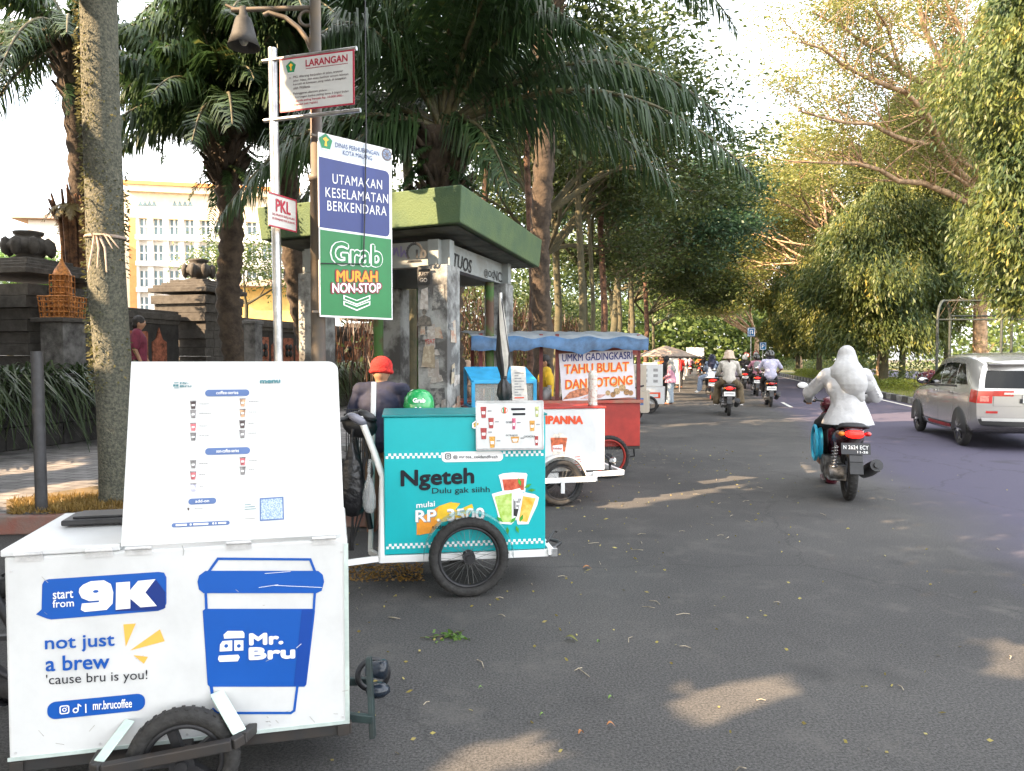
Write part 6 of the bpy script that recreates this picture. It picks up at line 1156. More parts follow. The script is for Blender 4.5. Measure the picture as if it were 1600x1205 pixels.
# ---------------------------------------------------------------- farther vendor carts (same kind)
def far_cart(label, u, v, h, bh, w_, tone, grp='white vendor carts parked along the kerb'):
    o = RD(u, v); t = thing('vendor_cart', label, 'cart', o, 0, grp); pf_ = Pl(RD(u-w_, v-.15), RU*1.0-RV*.0)
    b = MB(); BX(b, pf_, 0, w_, .25, h, 0, .6); b.build('body', tone, t, bev=.01); b = MB(); BX(b, pf_, .0, w_*.96, h+.02, h+.02+bh, -.02, .02); bd = b.build('menu_board', tone, t, bev=.006)
    for i in range(3):
        for j in range(3): pf_.poly([(w_*(.15+.28*i), h+bh*(.2+.25*j)), (w_*(.27+.28*i), h+bh*(.2+.25*j)), (w_*(.27+.28*i), h+bh*(.33+.25*j)), (w_*(.15+.28*i), h+bh*(.33+.25*j))], M_grey, bd, 'drink_picture', off=.024, px=False)
    pf_.poly([(w_*.3, h*.55), (w_*.9, h*.58), (w_*.9, h*.8), (w_*.3, h*.78)], M_slate if int(v) % 2 else M_orr, t, 'logo', px=False); pf_.poly([(w_*.36, h*.6), (w_*.84, h*.62), (w_*.84, h*.74), (w_*.36, h*.73)], tone, t, 'logo', px=False, off=.004)
    for o_ in (.06, -.66): spokes(t, pf_.P(w_*.6, .24, o_), pf_.n, .24, .03, n=12, hubl=.04)
    return t
M_beige = mat('beige_panel', (.5, .44, .36), .4, .05, 3)
far_cart('beige vendor cart with open menu lid just beyond the snack stall', -1.15, 17.2, .75, .58, 1.0, M_beige); far_cart('white vendor cart with menu lid, second beyond the snack stall', -.95, 20.6, .72, .6, 1.0, M_whitep)
far_cart('white vendor cart under the tan umbrella', -1.1, 31, .8, .5, 1.2, M_whitep); far_cart('white vendor cart farther down the row', -1.0, 37, .8, .6, 1.1, M_whitep); far_cart('small white cart seen near the red scooter', -.9, 45, .9, .6, 1.1, M_whitep); far_cart('distant white cart at the end of the row', -.9, 54, .9, .6, 1.2, M_whitep)
def parasol(label, c, r_, h, m_, tilt=0):
    t = thing('parasol', label, 'umbrella', c, 0, 'umbrellas over the far carts'); b = MB(); c = Vector(c); b.cyl(c, c+Z*h, .025); b.build('pole', M_steel, t)
    b = MB(); V = [c+Z*(h+.02)]; n = 8
    for k_ in (.5, 1): V += [c+Vector((math.cos(2*PI*i/n)*r_*k_, math.sin(2*PI*i/n)*r_*k_, h-.32*r_*k_**1.3)) for i in range(n)]
    F = [(0, 1+i, 1+(i+1) % n) for i in range(n)]+[(1+i, 1+n+i, 1+n+(i+1) % n, 1+(i+1) % n) for i in range(n)]; b.add(V, F); b.add([v-Z*.02 for v in V], [f[::-1] for f in F]); b.build('canopy', m_, t)
    b = MB()
    for i in range(n): b.tube([V[0]-Z*.03, V[1+i]-Z*.03, V[1+n+i]-Z*.03], .01, 4)
    b.build('ribs', M_steel, t)
c = RD(-1.3, 29.5); parasol('tan vendor umbrella open over the far carts', (c.x, c.y, 0), 1.25, 1.98, mat('tan_canvas', (.3, .24, .2), .8, .1, 5)); c = RD(-.9, 34); parasol('black umbrella open beyond the tan one', (c.x, c.y, 0), 1.0, 1.85, M_black)
# billboard far down the avenue
c = RD(-.3, 100); pB = Pl(at_y(1073, 557, 95), Vector((1, 0, 0))); t = thing('billboard', 'blank white billboard above the traffic at the end of the avenue', 'billboard', pB.P(1, -3)); (u1_, v1_) = pB.uv(1100, 543); b = MB(); BX(b, pB, 0, u1_, 0, v1_, 0, .2); b.build('panel', M_prw, t); b = MB(); BX(b, pB, .2, .4, -3, 0, 0, .2); BX(b, pB, u1_-.4, u1_-.2, -3, 0, 0, .2); b.build('legs', M_dark, t)
# ---------------------------------------------------------------- traffic signs
M_sb = mat('sign_blue', (.02, .16, .42), .4, .05, 5)
def tsign(label, px, py, d, s, kind, u=None):
    c = at_y(px, py, d); t = thing('road_sign', label, 'road sign', (c.x, c.y, .1), 0, None); b = MB(); b.cyl((c.x, c.y, .1), (c.x, c.y, c.z+s*.6), .03, n=10); b.build('post', M_steel, t); p = Pl(c, Vector((1, -.1, 0)))
    if kind == 'round': p.poly(circ(0, 0, s*.5, 20), M_prw, t, 'plate', off=.05, px=False); b = MB(); ring(b, p, circ(0, 0, s*.5, 20), circ(0, 0, s*.38, 20), .055); b.build('ring', M_sred if 'red' in label else M_grey, t); return
    b = MB(); b.prism(rrect(-s*.5, -s*.6, s*.5, s*.6, s*.08), p.P(0, 0, .06), p.a, p.b, .02); b.build('plate', M_sb, t); b = MB(); ring(b, p, rrect(-s*.44, -s*.54, s*.44, s*.54, s*.08), rrect(-s*.38, -s*.48, s*.38, s*.48, s*.06), .063); b.build('border', M_prw, t)
    b = MB(); stroke(b, p, [(-s*.15, -s*.3), (-s*.15, s*.15), (-s*.08, s*.25), (s*.08, s*.25), (s*.15, s*.15), (s*.15, -s*.1 if kind == 'u' else 0)], s*.09, px=False, off=.064)
    if kind == 'p': stroke(b, p, [(s*.15, 0), (-s*.1, -s*.02)], s*.09, px=False, off=.066)
    else: b.prism([(s*.02, -s*.08), (s*.15, -s*.28), (s*.28, -s*.08)], p.P(0, 0, .0665), p.a, p.b, 0)
    b.build('symbol', M_prw, t)
tsign('blue U turn sign on a post above the helmets', 1173.5, 519, 42, .42, 'u'); tsign('smaller blue direction sign right of the U turn sign', 1192, 541, 44, .38, 'p')
tsign('small red ringed round sign low behind the riders', 1166, 555, 55, .42, 'round'); tsign('small plain round sign beside the red ringed one', 1181, 553, 52, .42, 'round')
# ---------------------------------------------------------------- arched pergola on the median
t = thing('pergola', 'arched grey steel pergola frame with dry vine stems beyond the silver car', 'pergola', RD(9.3, 24.5)); M_perg = mat('grey_green_paint', (.04, .048, .042), .6, .2, 6)
def arch(c, w_, h, dirv):
    P = [c-dirv*w_/2, c-dirv*w_/2+Z*(h-w_/2)]+[c+dirv*(-w_/2*math.cos(a))+Z*(h-w_/2+w_/2*math.sin(a)) for a in [PI*i/12 for i in range(1, 12)]]+[c+dirv*w_/2+Z*(h-w_/2), c+dirv*w_/2]; return P
cA = at_y(1473, 590, 25.5); cA.z = .15; rowd = Vector((1, -.05, 0)).normalized(); dv_ = Vector((.72, .69, 0)).normalized(); hA = at_y(1473, 470, 25.5).z-.15
tops = []
for k, o_ in enumerate((0, 2.1, 3.2)):
    b = MB(); c = cA+rowd*o_; P = arch(c, 1.35, hA, dv_); b.tube(P, .045, 8); b.build('arch', M_perg, t); tops.append(P)
b = MB()
for i in (1, 7, 12): b.tube([tops[0][i], tops[-1][i]], .03, 6)
b.build('rail', M_perg, t)
b = MB(); rq = random.Random(4)
for i in range(60): c = cA+rowd*rq.uniform(.5, 3.4)+dv_*rq.uniform(-.6, .6)+Z*(hA-.15+rq.uniform(-.25, .25)); a_ = rq.uniform(0, 6.3); b.tube([c, c+Vector((math.cos(a_)*.35, math.sin(a_)*.3, rq.uniform(-.1, .15))), c+Vector((math.cos(a_)*.7, math.sin(a_)*.5, rq.uniform(-.6, .1)))], .009, 4, caps=False)
b.build('vine', mat('vine_bark', (.1, .075, .05), .9, .3, 8), t)
# ================================================================ VEHICLES AND PEOPLE
M_tail = mat('tail_lamp_lit', (.8, .012, .008), .3, .05, 9, emit=.9); M_tailoff = mat('tail_lamp_red', (.45, .02, .02), .2, .1, 9, coat=.5); M_seat = mat('seat_vinyl', (.02, .02, .022), .55, .2, 20)
M_amber = mat('indicator_amber', (.7, .25, .03), .3, .1, 9); M_eng = mat('engine_alloy', (.16, .16, .16), .5, .3, 20, metal=.7); M_plate = mat('plate_black', (.02, .02, .025), .4, .1, 8); M_platew = mat('plate_white', (.7, .7, .68), .4, .05, 8)
def scooter(name, label, loc, rz, body, plate='dark', pt=('N 2624 ECY', '11-26'), lit=True, group='scooters on the road', detail=True, mir=1):
    t = thing(name, label, 'scooter', (0, 0, 0), 0, group); V = Vector
    for y in (0, 1.25): spokes(t, (0, y, .285), (1, 0, 0), .285, .045, cast=5, rimr=.016, name='wheel', hubl=.05)
    b = MB(); b.box((-.11, .16, .29), (.16, .42, .16)); b.box((-.13, .30, .34), (.17, .2, .2)); b.cyl((-.06, 0, .285), (-.2, 0, .285), .075, n=16); b.cyl((-.2, .3, .33), (-.225, .3, .33), .09, n=18); b.box((.0, .32, .3), (.2, .25, .18)); b.tube([(-.2, .1, .24), (-.2, -.05, .24)], .02, 8); b.build('engine', M_eng, t, bev=.012)
    b = MB(); b.tube([(.17, .45, .25), (.19, .2, .27), (.2, 0, .33), (.205, -.3, .42)], [.03, .06, .07, .062], 14); b.cyl((.205, -.3, .42), (.206, -.33, .428), .03, n=12); mu = b.build('muffler', M_black, t)
    b = MB(); b.box((.262, -.05, .37), (.012, .3, .07)); b.build('heat_shield', M_chrome, mu, bev=.004)
    b = MB(); b.tube([(-.15, -.03, .3), (-.15, -.08, .62)], .012, 8); b.tube([(-.15+.03*math.cos(k*.9), -.03-.05*k/50+.03*math.sin(k*.9), .34+.24*k/50) for k in range(51)], .006, 5); b.build('shock_absorber', M_chrome, t)
    b = MB(); b.loft([(-.28, .74, .06, .035), (-.24, .74, .10, .055), (0, .69, .145, .085), (.3, .62, .15, .12), (.52, .48, .13, .13), (.62, .40, .12, .08)], n=18); b.build('tail_body', body, t)
    b = MB(); b.loft([(-.26, .80, .07, .02), (-.2, .805, .12, .03), (.05, .80, .14, .04), (.3, .775, .135, .045), (.5, .74, .1, .04), (.56, .72, .05, .02)], n=16); b.build('seat', M_seat, t)
    b = MB(); b.tube([(-.12, .0, .76), (-.13, -.25, .80), (-.08, -.33, .81), (.08, -.33, .81), (.13, -.25, .80), (.12, 0, .76)], .014, 8); b.build('grab_rail', M_dark, t)
    b = MB(); b.loft([(-.315, .725, .07, .03), (-.30, .725, .085, .038), (-.25, .73, .09, .042)], n=14); tl = b.build('tail_light', M_tail if lit else M_tailoff, t)
    for s in (-1, 1): b = MB(); b.ell((s*.125, -.27, .73), (.035, .04, .025), n=10); b.build('indicator', M_amber if s < 0 else M_tailoff, tl)
    b = MB(); pr = [(-.2, .62), (-.3, .60), (-.37, .45), (-.40, .33)]
    for (y0, z0), (y1, z1) in zip(pr[:-1], pr[1:]): b.rbox((0, y0, z0), (0, y1, z1), .13, .014)
    b.build('rear_mudguard', M_black, t, bev=.006)
    pl_ = Pl(V((-.1375, -.355, .53)), V((1, 0, 0)), V((0, .22, 1))); b = MB(); b.prism(rrect(0, 0, .275, .115, .008), pl_.O, pl_.a, pl_.b, .004); pt_ = b.build('licence_plate', M_plate if plate == 'dark' else M_platew, t)
    mm = M_prw if plate == 'dark' else M_ink2
    if detail:
        if pt: pl_.text(pt[0], .02, .052, .255, .052, .04, mm, pt_, .012, px=False, off=.002, sp=1.1); pl_.text(pt[1], .15, .012, .25, .012, .025, mm, pt_, .03, px=False, off=.002)
        else: pl_.poly([(.03, .045), (.245, .045), (.245, .075), (.03, .075)], M_grey, pt_, 'print_mark', off=.002, px=False)
    b = MB(); b.box((0, .74, .29), (.27, .4, .06)); b.build('floorboard', M_black, t, bev=.02)
    b = MB(); b.loft([(.86, .58, .2, .26), (.93, .62, .19, .3), (1.0, .66, .14, .26), (1.06, .68, .06, .18)], n=18); b.build('leg_shield', body, t)
    b = MB(); b.loft([(.82, .97, .1, .05), (.88, .97, .15, .085), (.98, .95, .15, .1), (1.08, .92, .08, .06)], n=18); b.build('handlebar_cowl', body, t)
    b = MB(); b.cyl((0, .9, .9), (.0, 1.2, .35), .03, n=10)
    for s in (-1, 1): b.cyl((s*.08, 1.12, .55), (s*.08, 1.25, .28), .02, n=10)
    b.build('fork', M_dark, t)
    b = MB(); b.torus((0, 1.25, .285), (1, 0, 0), .32, .03, 16, 8, a0=-.2, a1=2.3, flat=2.2); b.build('front_mudguard', body, t)
    b = MB(); b.tube([(-.34, .8, 1.0), (-.2, .86, 1.01), (0, .9, .99), (.2, .86, 1.01), (.34, .8, 1.0)], .013, 8); hb = b.build('handlebar', M_dark, t)
    for s in (-1, 1):
        b = MB(); b.cyl((s*.22, .85, 1.008), (s*.35, .795, 1.0), .019, n=10); b.build('grip', M_rubber, hb); b = MB(); b.tube([(s*.22, .87, 1.0), (s*.35, .86, .99)], .006, 6); b.build('brake_lever', M_chrome, hb)
        b = MB(); b.tube([(s*.2, .86, 1.02), (s*.28, .84, 1.12), (s*.34, .82, 1.17)], .006, 6); b.ell((s*.37, .82, 1.185), (.07, .018, .045), n=12); mi = b.build('mirror', M_black, t); b = MB(); b.ell((s*.37, .806, 1.185), (.06, .008, .036), n=12); b.build('mirror_glass', M_chrome if mir == 1 else M_prw, mi)  # the white glass variant is a bright reflection painted as plain white
    place(t, loc, rz); return t
HX = dict
def J_stand(**k):
    j = HX(pelvis=(0, 0, .93), chest=(0, .0, 1.22), neck=(0, 0, 1.40), head=(0, .02, 1.53), shL=(-.17, 0, 1.36), shR=(.17, 0, 1.36), elL=(-.23, -.02, 1.10), elR=(.23, -.02, 1.10), haL=(-.22, .08, .86), haR=(.22, .08, .86),
           hiL=(-.09, 0, .88), hiR=(.09, 0, .88), knL=(-.1, .02, .48), knR=(.1, .02, .48), anL=(-.1, 0, .09), anR=(.1, 0, .09), toL=(-.11, .15, .035), toR=(.11, .15, .035)); j.update(k); return j
def J_ride(**k):
    j = HX(pelvis=(0, .12, .92), chest=(0, .17, 1.20), neck=(0, .22, 1.37), head=(0, .26, 1.50), shL=(-.18, .19, 1.33), shR=(.18, .19, 1.33), elL=(-.32, .40, 1.12), elR=(.32, .40, 1.12), haL=(-.30, .78, 1.03), haR=(.30, .78, 1.03),
           hiL=(-.1, .16, .87), hiR=(.1, .16, .87), knL=(-.2, .60, .76), knR=(.2, .60, .76), anL=(-.17, .56, .38), anR=(.17, .56, .38), toL=(-.18, .74, .325), toR=(.18, .74, .325)); j.update(k); return j
def J_sit(**k):
    j = HX(pelvis=(0, 0, .55), chest=(0, .04, .84), neck=(0, .06, 1.02), head=(0, .09, 1.15), shL=(-.17, .04, .98), shR=(.17, .04, .98), elL=(-.22, .1, .74), elR=(.22, .1, .74), haL=(-.12, .34, .66), haR=(.12, .34, .66),
           hiL=(-.09, .03, .5), hiR=(.09, .03, .5), knL=(-.13, .43, .5), knR=(.13, .43, .5), anL=(-.13, .40, .09), anR=(.13, .40, .09), toL=(-.14, .56, .035), toR=(.14, .56, .035)); j.update(k); return j
def fingers(b, h, e, side, curl=1.0):
    h, e = Vector(h), Vector(e); d = (h-e).normalized(); x = d.cross(Z); x = x.normalized() if x.length > .2 else Vector((1, 0, 0)); y = x.cross(d).normalized()
    b.ell(h+d*.035, (.03, .04, .022), n=8)
    for i, l in enumerate((.062, .072, .068, .052)):
        s = h+d*.065+x*(-.027+.018*i); m = s+d*l*.45-y*.018*curl; b.cap(s, m, .0095, .009, 6); b.cap(m, m+d*l*.3*(1-curl*.6)-y*.035*curl, .009, .007, 6)
    s = h+d*.02-x*.032*side; m = s-x*.025*side+d*.03-y*.01; b.cap(s, m, .011, .01, 6); b.cap(m, m+d*.028-y*.012, .01, .008, 6)
def mskin(tone): return mat('skin_%s' % tone, {'mid': (.36, .19, .11), 'light': (.48, .29, .19), 'dark': (.24, .12, .07)}[tone], .5, .1, 9)
def person(label, J, loc, rz, skin='mid', top=None, sleeve='short', flare=.0, legs=None, wide=0, shoes=None, hair=None, hijab=None, helmet=None, cap=None, cat='person', vox=.014, group=None, sc=1, turn=0, extra=None, puff=0, tail=0, veil=0):
    t = thing('person', label, cat, (0, 0, 0), 0, group); v = {k: Vector(x) for k, x in J.items()}; b = MB(); sk = mskin(skin)
    pe, ch, ne, hd = v['pelvis'], v['chest'], v['neck'], v['head']; up = (hd-ne).normalized(); Mh = Matrix.Rotation(turn, 3, 'Z'); fw = Mh @ Vector((0, 1, 0)); rt = Mh @ Vector((1, 0, 0))
    b.ell(pe, (.15, .11, .12), n=12); b.cap(pe, ch, .12, .13, 12); b.ell(ch, (.165, .115, .17), n=14); b.cap(v['shL'], v['shR'], .055, .055, 10); b.cap(ch.lerp(ne, .6), hd-up*.05, .06, .052, 10)
    b.ell(hd, (.074, .092, .112), Mh, 16); b.ell(hd+fw*.03-up*.06, (.052, .055, .05), Mh, 12); b.ell(hd+fw*.093-up*.015, (.012, .016, .022), Mh, 8); b.ell(hd+fw*.082-up*.055, (.024, .012, .008), Mh, 8); b.ell(hd+fw*.075+up*.03, (.045, .018, .012), Mh, 8)
    for s in (-1, 1): b.ell(hd+rt*s*.077-up*.01, (.009, .018, .03), Mh, 8)
    for S, s in (('L', -1), ('R', 1)):
        b.cap(v['sh'+S], v['el'+S], .048, .038, 10); b.cap(v['el'+S], v['ha'+S], .037, .025, 10); fingers(b, v['ha'+S], v['el'+S], s)
        b.cap(v['hi'+S], v['kn'+S], .082, .055, 12); b.cap(v['kn'+S], v['an'+S], .054, .035, 10); b.ell(v['kn'+S].lerp(v['an'+S], .3)+Vector((0, -.015, 0)), (.048, .05, .09), n=10); b.cap(v['an'+S]-Z*.02, v['to'+S], .038, .028, 10)
    b.build('body', sk, t, remesh=min(vox, .011), smooth=3)
    for s in (-1, 1):
        b = MB(); b.ell(hd+fw*.082+rt*s*.031+up*.008, (.013, .008, .008), Mh, 8); e = b.build('eye', M_prw, t); b = MB(); b.ell(hd+fw*.0885+rt*s*.031+up*.008, (.006, .004, .006), Mh, 8); b.build('pupil', M_black, e)
    if top:
        b = MB(); k = 1.0+puff; b.ell(pe+Z*.02, (.17*k, .13*k, .11), n=16); b.cap(pe, ch, .14*k, .148*k, 14); b.ell(ch, (.185*k, .14*k, .18), n=16); b.cap(v['shL'], v['shR'], .068*k, .068*k, 12); b.cap(ch.lerp(ne, .4), ne-Z*.01, .105, .068, 12); b.cap(v['shL'].lerp(ne, .45)+Z*.0, v['shR'].lerp(ne, .45), .07, .07, 10)
        if flare: b.lathe([(.0, .14), (.15, .14), (.17+flare*.6, -.02), (.19+flare, -.13), (0, -.13)], pe, n=24)
        for S in 'LR':
            e = v['el'+S]; s_ = v['sh'+S]; h = v['ha'+S]
            if sleeve == 'short': b.cap(s_, s_.lerp(e, .8), .066, .062, 12)
            else: b.cap(s_, e, .066*k, .06*k, 12); b.cap(e, e.lerp(h, .93), .058*k, .042*k, 12)
        if veil:
            for i in range(9): a_ = -.9+.22*i; b.cap(pe+Vector((.17*math.sin(a_), -.14*math.cos(a_), .12)), pe+Vector((.25*math.sin(a_), -.228*math.cos(a_), -.12)), .004, .012, 6)
            for S, s in (('L', -1), ('R', 1)):
                for i in range(6): f_ = .2+.13*i; c_ = v['sh'+S].lerp(v['el'+S], f_); b.cap(c_+Vector((-.05, -.055, .03)), c_+Vector((.05, -.06, -.035)), .013, .011, 6)
        rq = random.Random(len(label))
        for i in range(0 if hijab else 6):   # folds
            a0 = pe.lerp(ch, rq.random())+Vector((rq.uniform(-.12, .12), -.12*k, rq.uniform(-.04, .04))); b.cap(a0, a0+Vector((rq.uniform(-.1, .1), .01, rq.uniform(-.1, .1))), .012, .008, 6)
        b.build('top', top, t, remesh=vox, smooth=3)
    if legs:
        b = MB(); b.ell(pe-Z*.02, (.16, .125, .12), n=14)
        for S in 'LR':
            h, kn, an = v['hi'+S], v['kn'+S], v['an'+S]; b.cap(h, kn, .098+wide*.3, .07+wide*.5, 12); b.cap(kn, an.lerp(kn, .05), .07+wide*.5, .052+wide, 12)
        b.build('trousers', legs, t, remesh=vox, smooth=3)
    if shoes:
        for S, s in (('L', -1), ('R', 1)): b = MB(); a_ = v['an'+S]; to = v['to'+S]; b.cap(a_-Z*.035, to, .046, .036, 12); b.box((a_+to)/2-Z*.045+Vector((0, .01, 0)), (.08, .24, .02)); b.build('shoe', shoes, t, remesh=.012, smooth=2)
    if hair and not hijab:
        b = MB(); b.ell(hd+up*.03-fw*.015, (.084, .1, .1), Mh, 16); b.ell(hd-fw*.045-up*.03, (.075, .06, .08), Mh, 12)
        if tail: b.cap(hd-fw*.09-up*.06, hd-fw*.12-up*.24, .035, .015, 10)
        b.build('hair', hair, t, remesh=.012, smooth=2)
    if hijab:
        b = MB(); b.ell(hd+up*.012-fw*.018, (.098, .115, .132), Mh, 18); b.cap(hd-up*.02-fw*.02, ne-Z*.02, .1, .12, 14); b.cap(ne-Z*.02, ch+Vector((0, -.05, .06)), .13, .14, 14); b.cap(ne-Z*.03+Vector((-.08, -.02, 0)), v['shL'].lerp(v['elL'], .2), .09, .075, 10); b.cap(ne-Z*.03+Vector((.08, -.02, 0)), v['shR'].lerp(v['elR'], .2), .09, .075, 10); b.cap(ch+Vector((.02, -.1, .06)), ch+Vector((.03, -.12, -.12)), .1, .04, 10)
        if veil:
            b.cap(hd-Z*.02-fw*.03, ne+Vector((.0, -.07, -.05)), .11, .17, 16); b.cap(ne+Vector((.01, -.06, -.04)), ch+Vector((.05, -.09, .02)), .165, .15, 16); b.cap(ne+Vector((.05, -.03, -.03)), v['shR'].lerp(v['elR'], .45)+Vector((-.03, -.04, 0)), .12, .085, 14); b.cap(ch+Vector((.05, -.1, .04)), ch+Vector((.12, -.13, -.13)), .13, .05, 12)
        b.build('hijab', hijab, t, remesh=vox, smooth=4)
    if helmet:
        m_, kind = helmet; c = hd+up*.035; b = MB(); n = 24
        prof = [(0, .15), (.06, .143), (.1, .12), (.128, .08), (.14, .03), (.14, -.03), (.132, -.09), (.12, -.09), (.12, 0), (.09, .09), (0, .12)]
        if kind == 'bucket': prof = [(0, .14), (.06, .135), (.1, .115), (.125, .08), (.135, .04), (.137, .0), (.165, -.06), (.175, -.085), (.165, -.09), (.12, -.02), (.09, .08), (0, .11)]
        b.lathe(prof, (0, 0, 0), n=n); b.xf(Matrix.Translation(c) @ Mh.to_4x4() @ Matrix.Diagonal((.93, 1.08, 1, 1))); h_ = b.build('helmet', m_, t)
        if kind != 'bucket': b = MB(); b.lathe([(.146, .055), (.152, 0), (.146, -.075)], (0, 0, 0), n=14, ang=2.2, a0=PI/2-1.1); b.xf(Matrix.Translation(c) @ Mh.to_4x4() @ Matrix.Diagonal((.93, 1.08, 1, 1))); b.build('visor', M_black, h_)
        b = MB(); b.torus(c-Z*.085, (0, 0, 1), .128 if kind != 'bucket' else .168, .007, 28, 6); b.build('trim', M_black if kind != 'bucket' else m_, h_)
    if cap: b = MB(); b.ell(hd+up*.05, (.104, .118, .1), Mh, 18); b.torus(hd+up*.0, tuple(up), .095, .02, 24, 8); b.build('knit_cap', cap, t, remesh=.012, smooth=2)
    if extra: extra(t, v)
    place(t, loc, rz, sc=sc); return t
RZ = -RA
C_white = mat('white_cloth', (.5, .5, .51), .85, .06, 6, bump=1.0, bscale=9); C_veil = mat('pale_grey_cloth', (.43, .43, .43), .85, .07, 7, bump=1.0, bscale=7); C_black = mat('black_cloth', (.015, .015, .017), .85, .2, 9); C_navy = mat('navy_cloth', (.009, .012, .035), .8, .15, 9, bump=.2, bscale=25); C_cream = mat('cream_cloth', (.6, .54, .4), .85, .08, 8, bump=.3, bscale=20)
C_olive = mat('olive_brown_cloth', (.12, .09, .05), .85, .15, 8); C_lil = mat('pale_lilac_cloth', (.46, .45, .58), .85, .06, 8, bump=.3, bscale=20); C_blue = mat('dusty_blue_cloth', (.22, .27, .36), .85, .1, 8); C_pink = mat('pink_cloth', (.55, .26, .34), .85, .1, 8); C_jean = mat('pale_denim', (.34, .4, .46), .85, .1, 8); C_grey = mat('grey_cloth', (.24, .25, .25), .85, .1, 8)
C_mar = mat('maroon_cloth', (.17, .02, .045), .8, .15, 8); C_red = mat('red_knit', (.5, .02, .015), .9, .2, 30, bump=.6, bscale=80); C_yel = mat('yellow_cloth', (.6, .38, .02), .85, .1, 8); C_org = mat('orange_cloth', (.6, .16, .04), .8, .1, 8); C_brown = mat('brown_cloth', (.14, .085, .05), .85, .15, 8)
H_hair = mat('dark_hair', (.015, .011, .009), .6, .3, 30); H_brown = mat('brown_hair', (.05, .025, .014), .6, .3, 30); K_beige = mat('helmet_beige', (.5, .38, .28), .35, .04, 5, coat=.3); K_white = mat('helmet_white', (.62, .62, .6), .25, .04, 5, coat=.4); K_black = mat('helmet_black', (.02, .02, .02), .2, .05, 5, coat=.5); K_green = mat('helmet_green', (.02, .36, .1), .2, .05, 5, coat=.5)
S_white = mat('white_shoe', (.65, .63, .6), .6, .1, 9); S_brown = mat('brown_sandal', (.2, .09, .05), .6, .1, 9)
B_black = mat('scooter_black', (.012, .012, .014), .25, .1, 5, coat=.4); B_maroon = mat('scooter_maroon', (.09, .01, .02), .25, .1, 5, coat=.4); B_red = mat('scooter_red', (.4, .02, .02), .25, .1, 5, coat=.4); B_grey = mat('scooter_grey', (.12, .12, .13), .3, .1, 5, coat=.4)
def wheelpos(px, py, back=0): p = at_z(px, py, 0); return p+RV*back
# main rider
P0 = wheelpos(1327, 783, .05)
scooter('scooter', 'dark maroon scooter with N 2624 ECY plate ridden by the white veiled woman', P0, RZ, B_maroon, mir=2)
person('woman in white jacket and long white veil riding the nearest scooter, seen from behind', J_ride(pelvis=(0, .1, .93), chest=(-.02, .14, 1.21), neck=(-.02, .19, 1.38), head=(0, .24, 1.5), elL=(-.36, .36, 1.12), elR=(.33, .38, 1.08), shL=(-.2, .16, 1.32), shR=(.17, .16, 1.32)), P0, RZ, 'mid', C_white, 'long', .07, C_black, .01, S_brown, hijab=C_veil, vox=.010, puff=.16, sc=1.0, veil=1)
# light blue basin held at the left foot
c = at_z(1268, 722, .3); tq = P0+RV*.5-RU*.27; b = MB(); b.torus((tq.x, tq.y, .55), RU, .19, .018, 28, 8, flat=1); b.lathe([(.0, 0), (.12, 0), (.185, .06), (.18, .065), (.11, .012), (0, .012)], (0, 0, 0), ax='x', n=24); n0 = 28*8
b.v[n0:] = [tuple(Matrix.Translation((tq.x, tq.y, .55)) @ Matrix.Rotation(RZ, 4, 'Z') @ Vector(q)) for q in b.v[n0:]]; tag(b.build('basin', mat('sky_blue_plastic', (.03, .45, .7), .4, .05, 5)), 'round light blue plastic basin hooked at the left of the veiled rider', 'basin')
# second rider, bucket helmet
P1 = wheelpos(1139, 650, .05); scooter('scooter', 'black scooter with lit amber red tail lamp under the rider in the beige helmet', P1, RZ, B_black, 'white', None)
person('rider in beige bucket helmet, cream shirt and wide brown trousers', J_ride(elL=(-.26, .36, 1.1), elR=(.26, .36, 1.1), knL=(-.27, .5, .74), knR=(.27, .5, .74), anL=(-.3, .42, .33), anR=(.3, .42, .33), toL=(-.34, .5, .28), toR=(.34, .5, .28)), P1, RZ, 'light', C_cream, 'long', 0, C_olive, .05, S_white, hair=H_brown, helmet=(K_beige, 'bucket'), tail=1, sc=1.03)
# third: pillion in navy hijab, partly hidden to the left
P2 = wheelpos(1113, 626, .05); scooter('scooter', 'red and black scooter carrying a pillion in dusty blue, left of the beige helmet', P2, RZ, B_red, 'white', None)
person('driver in dark clothes and black helmet in front of the navy veiled pillion', J_ride(), P2+RV*.22, RZ, 'mid', C_black, 'long', 0, C_black, 0, C_black and S_brown, helmet=(K_black, 'full'), sc=.98)
person('pillion passenger in dusty blue tunic and navy veil sitting sideways', J_ride(pelvis=(-.04, -.12, .94), chest=(-.05, -.1, 1.22), neck=(-.04, -.06, 1.38), head=(-.03, -.03, 1.51), shL=(-.2, -.1, 1.33), shR=(.13, -.06, 1.34), elL=(-.27, .02, 1.1), elR=(.2, .1, 1.12), haL=(-.2, .2, 1.0), haR=(.15, .25, 1.05), hiL=(-.12, -.1, .88), hiR=(-.1, 0, .88), knL=(-.42, -.1, .8), knR=(-.40, .05, .8), anL=(-.46, -.1, .38), anR=(-.44, .05, .38), toL=(-.58, -.1, .3), toR=(-.56, .05, .3)), P2, RZ, 'mid', C_blue, 'long', .06, C_blue, .03, S_white, hijab=C_navy)
P3 = wheelpos(1204, 636, .05); scooter('scooter', 'black scooter with white plate under the rider in the pale lilac shirt', P3, RZ, B_black, 'white', None, lit=False)
person('rider in pale lilac T shirt and glossy black helmet', J_ride(elL=(-.34, .33, 1.12), elR=(.34, .33, 1.12)), P3, RZ, 'dark', C_lil, 'short', 0, C_black, 0, S_brown, hair=H_hair, helmet=(K_black, 'full'), puff=.12, sc=1.05)
P4 = wheelpos(1183, 619, .05); scooter('scooter', 'black scooter with lit tail lamp behind the lilac shirt rider', P4, RZ, B_black, 'white', None)
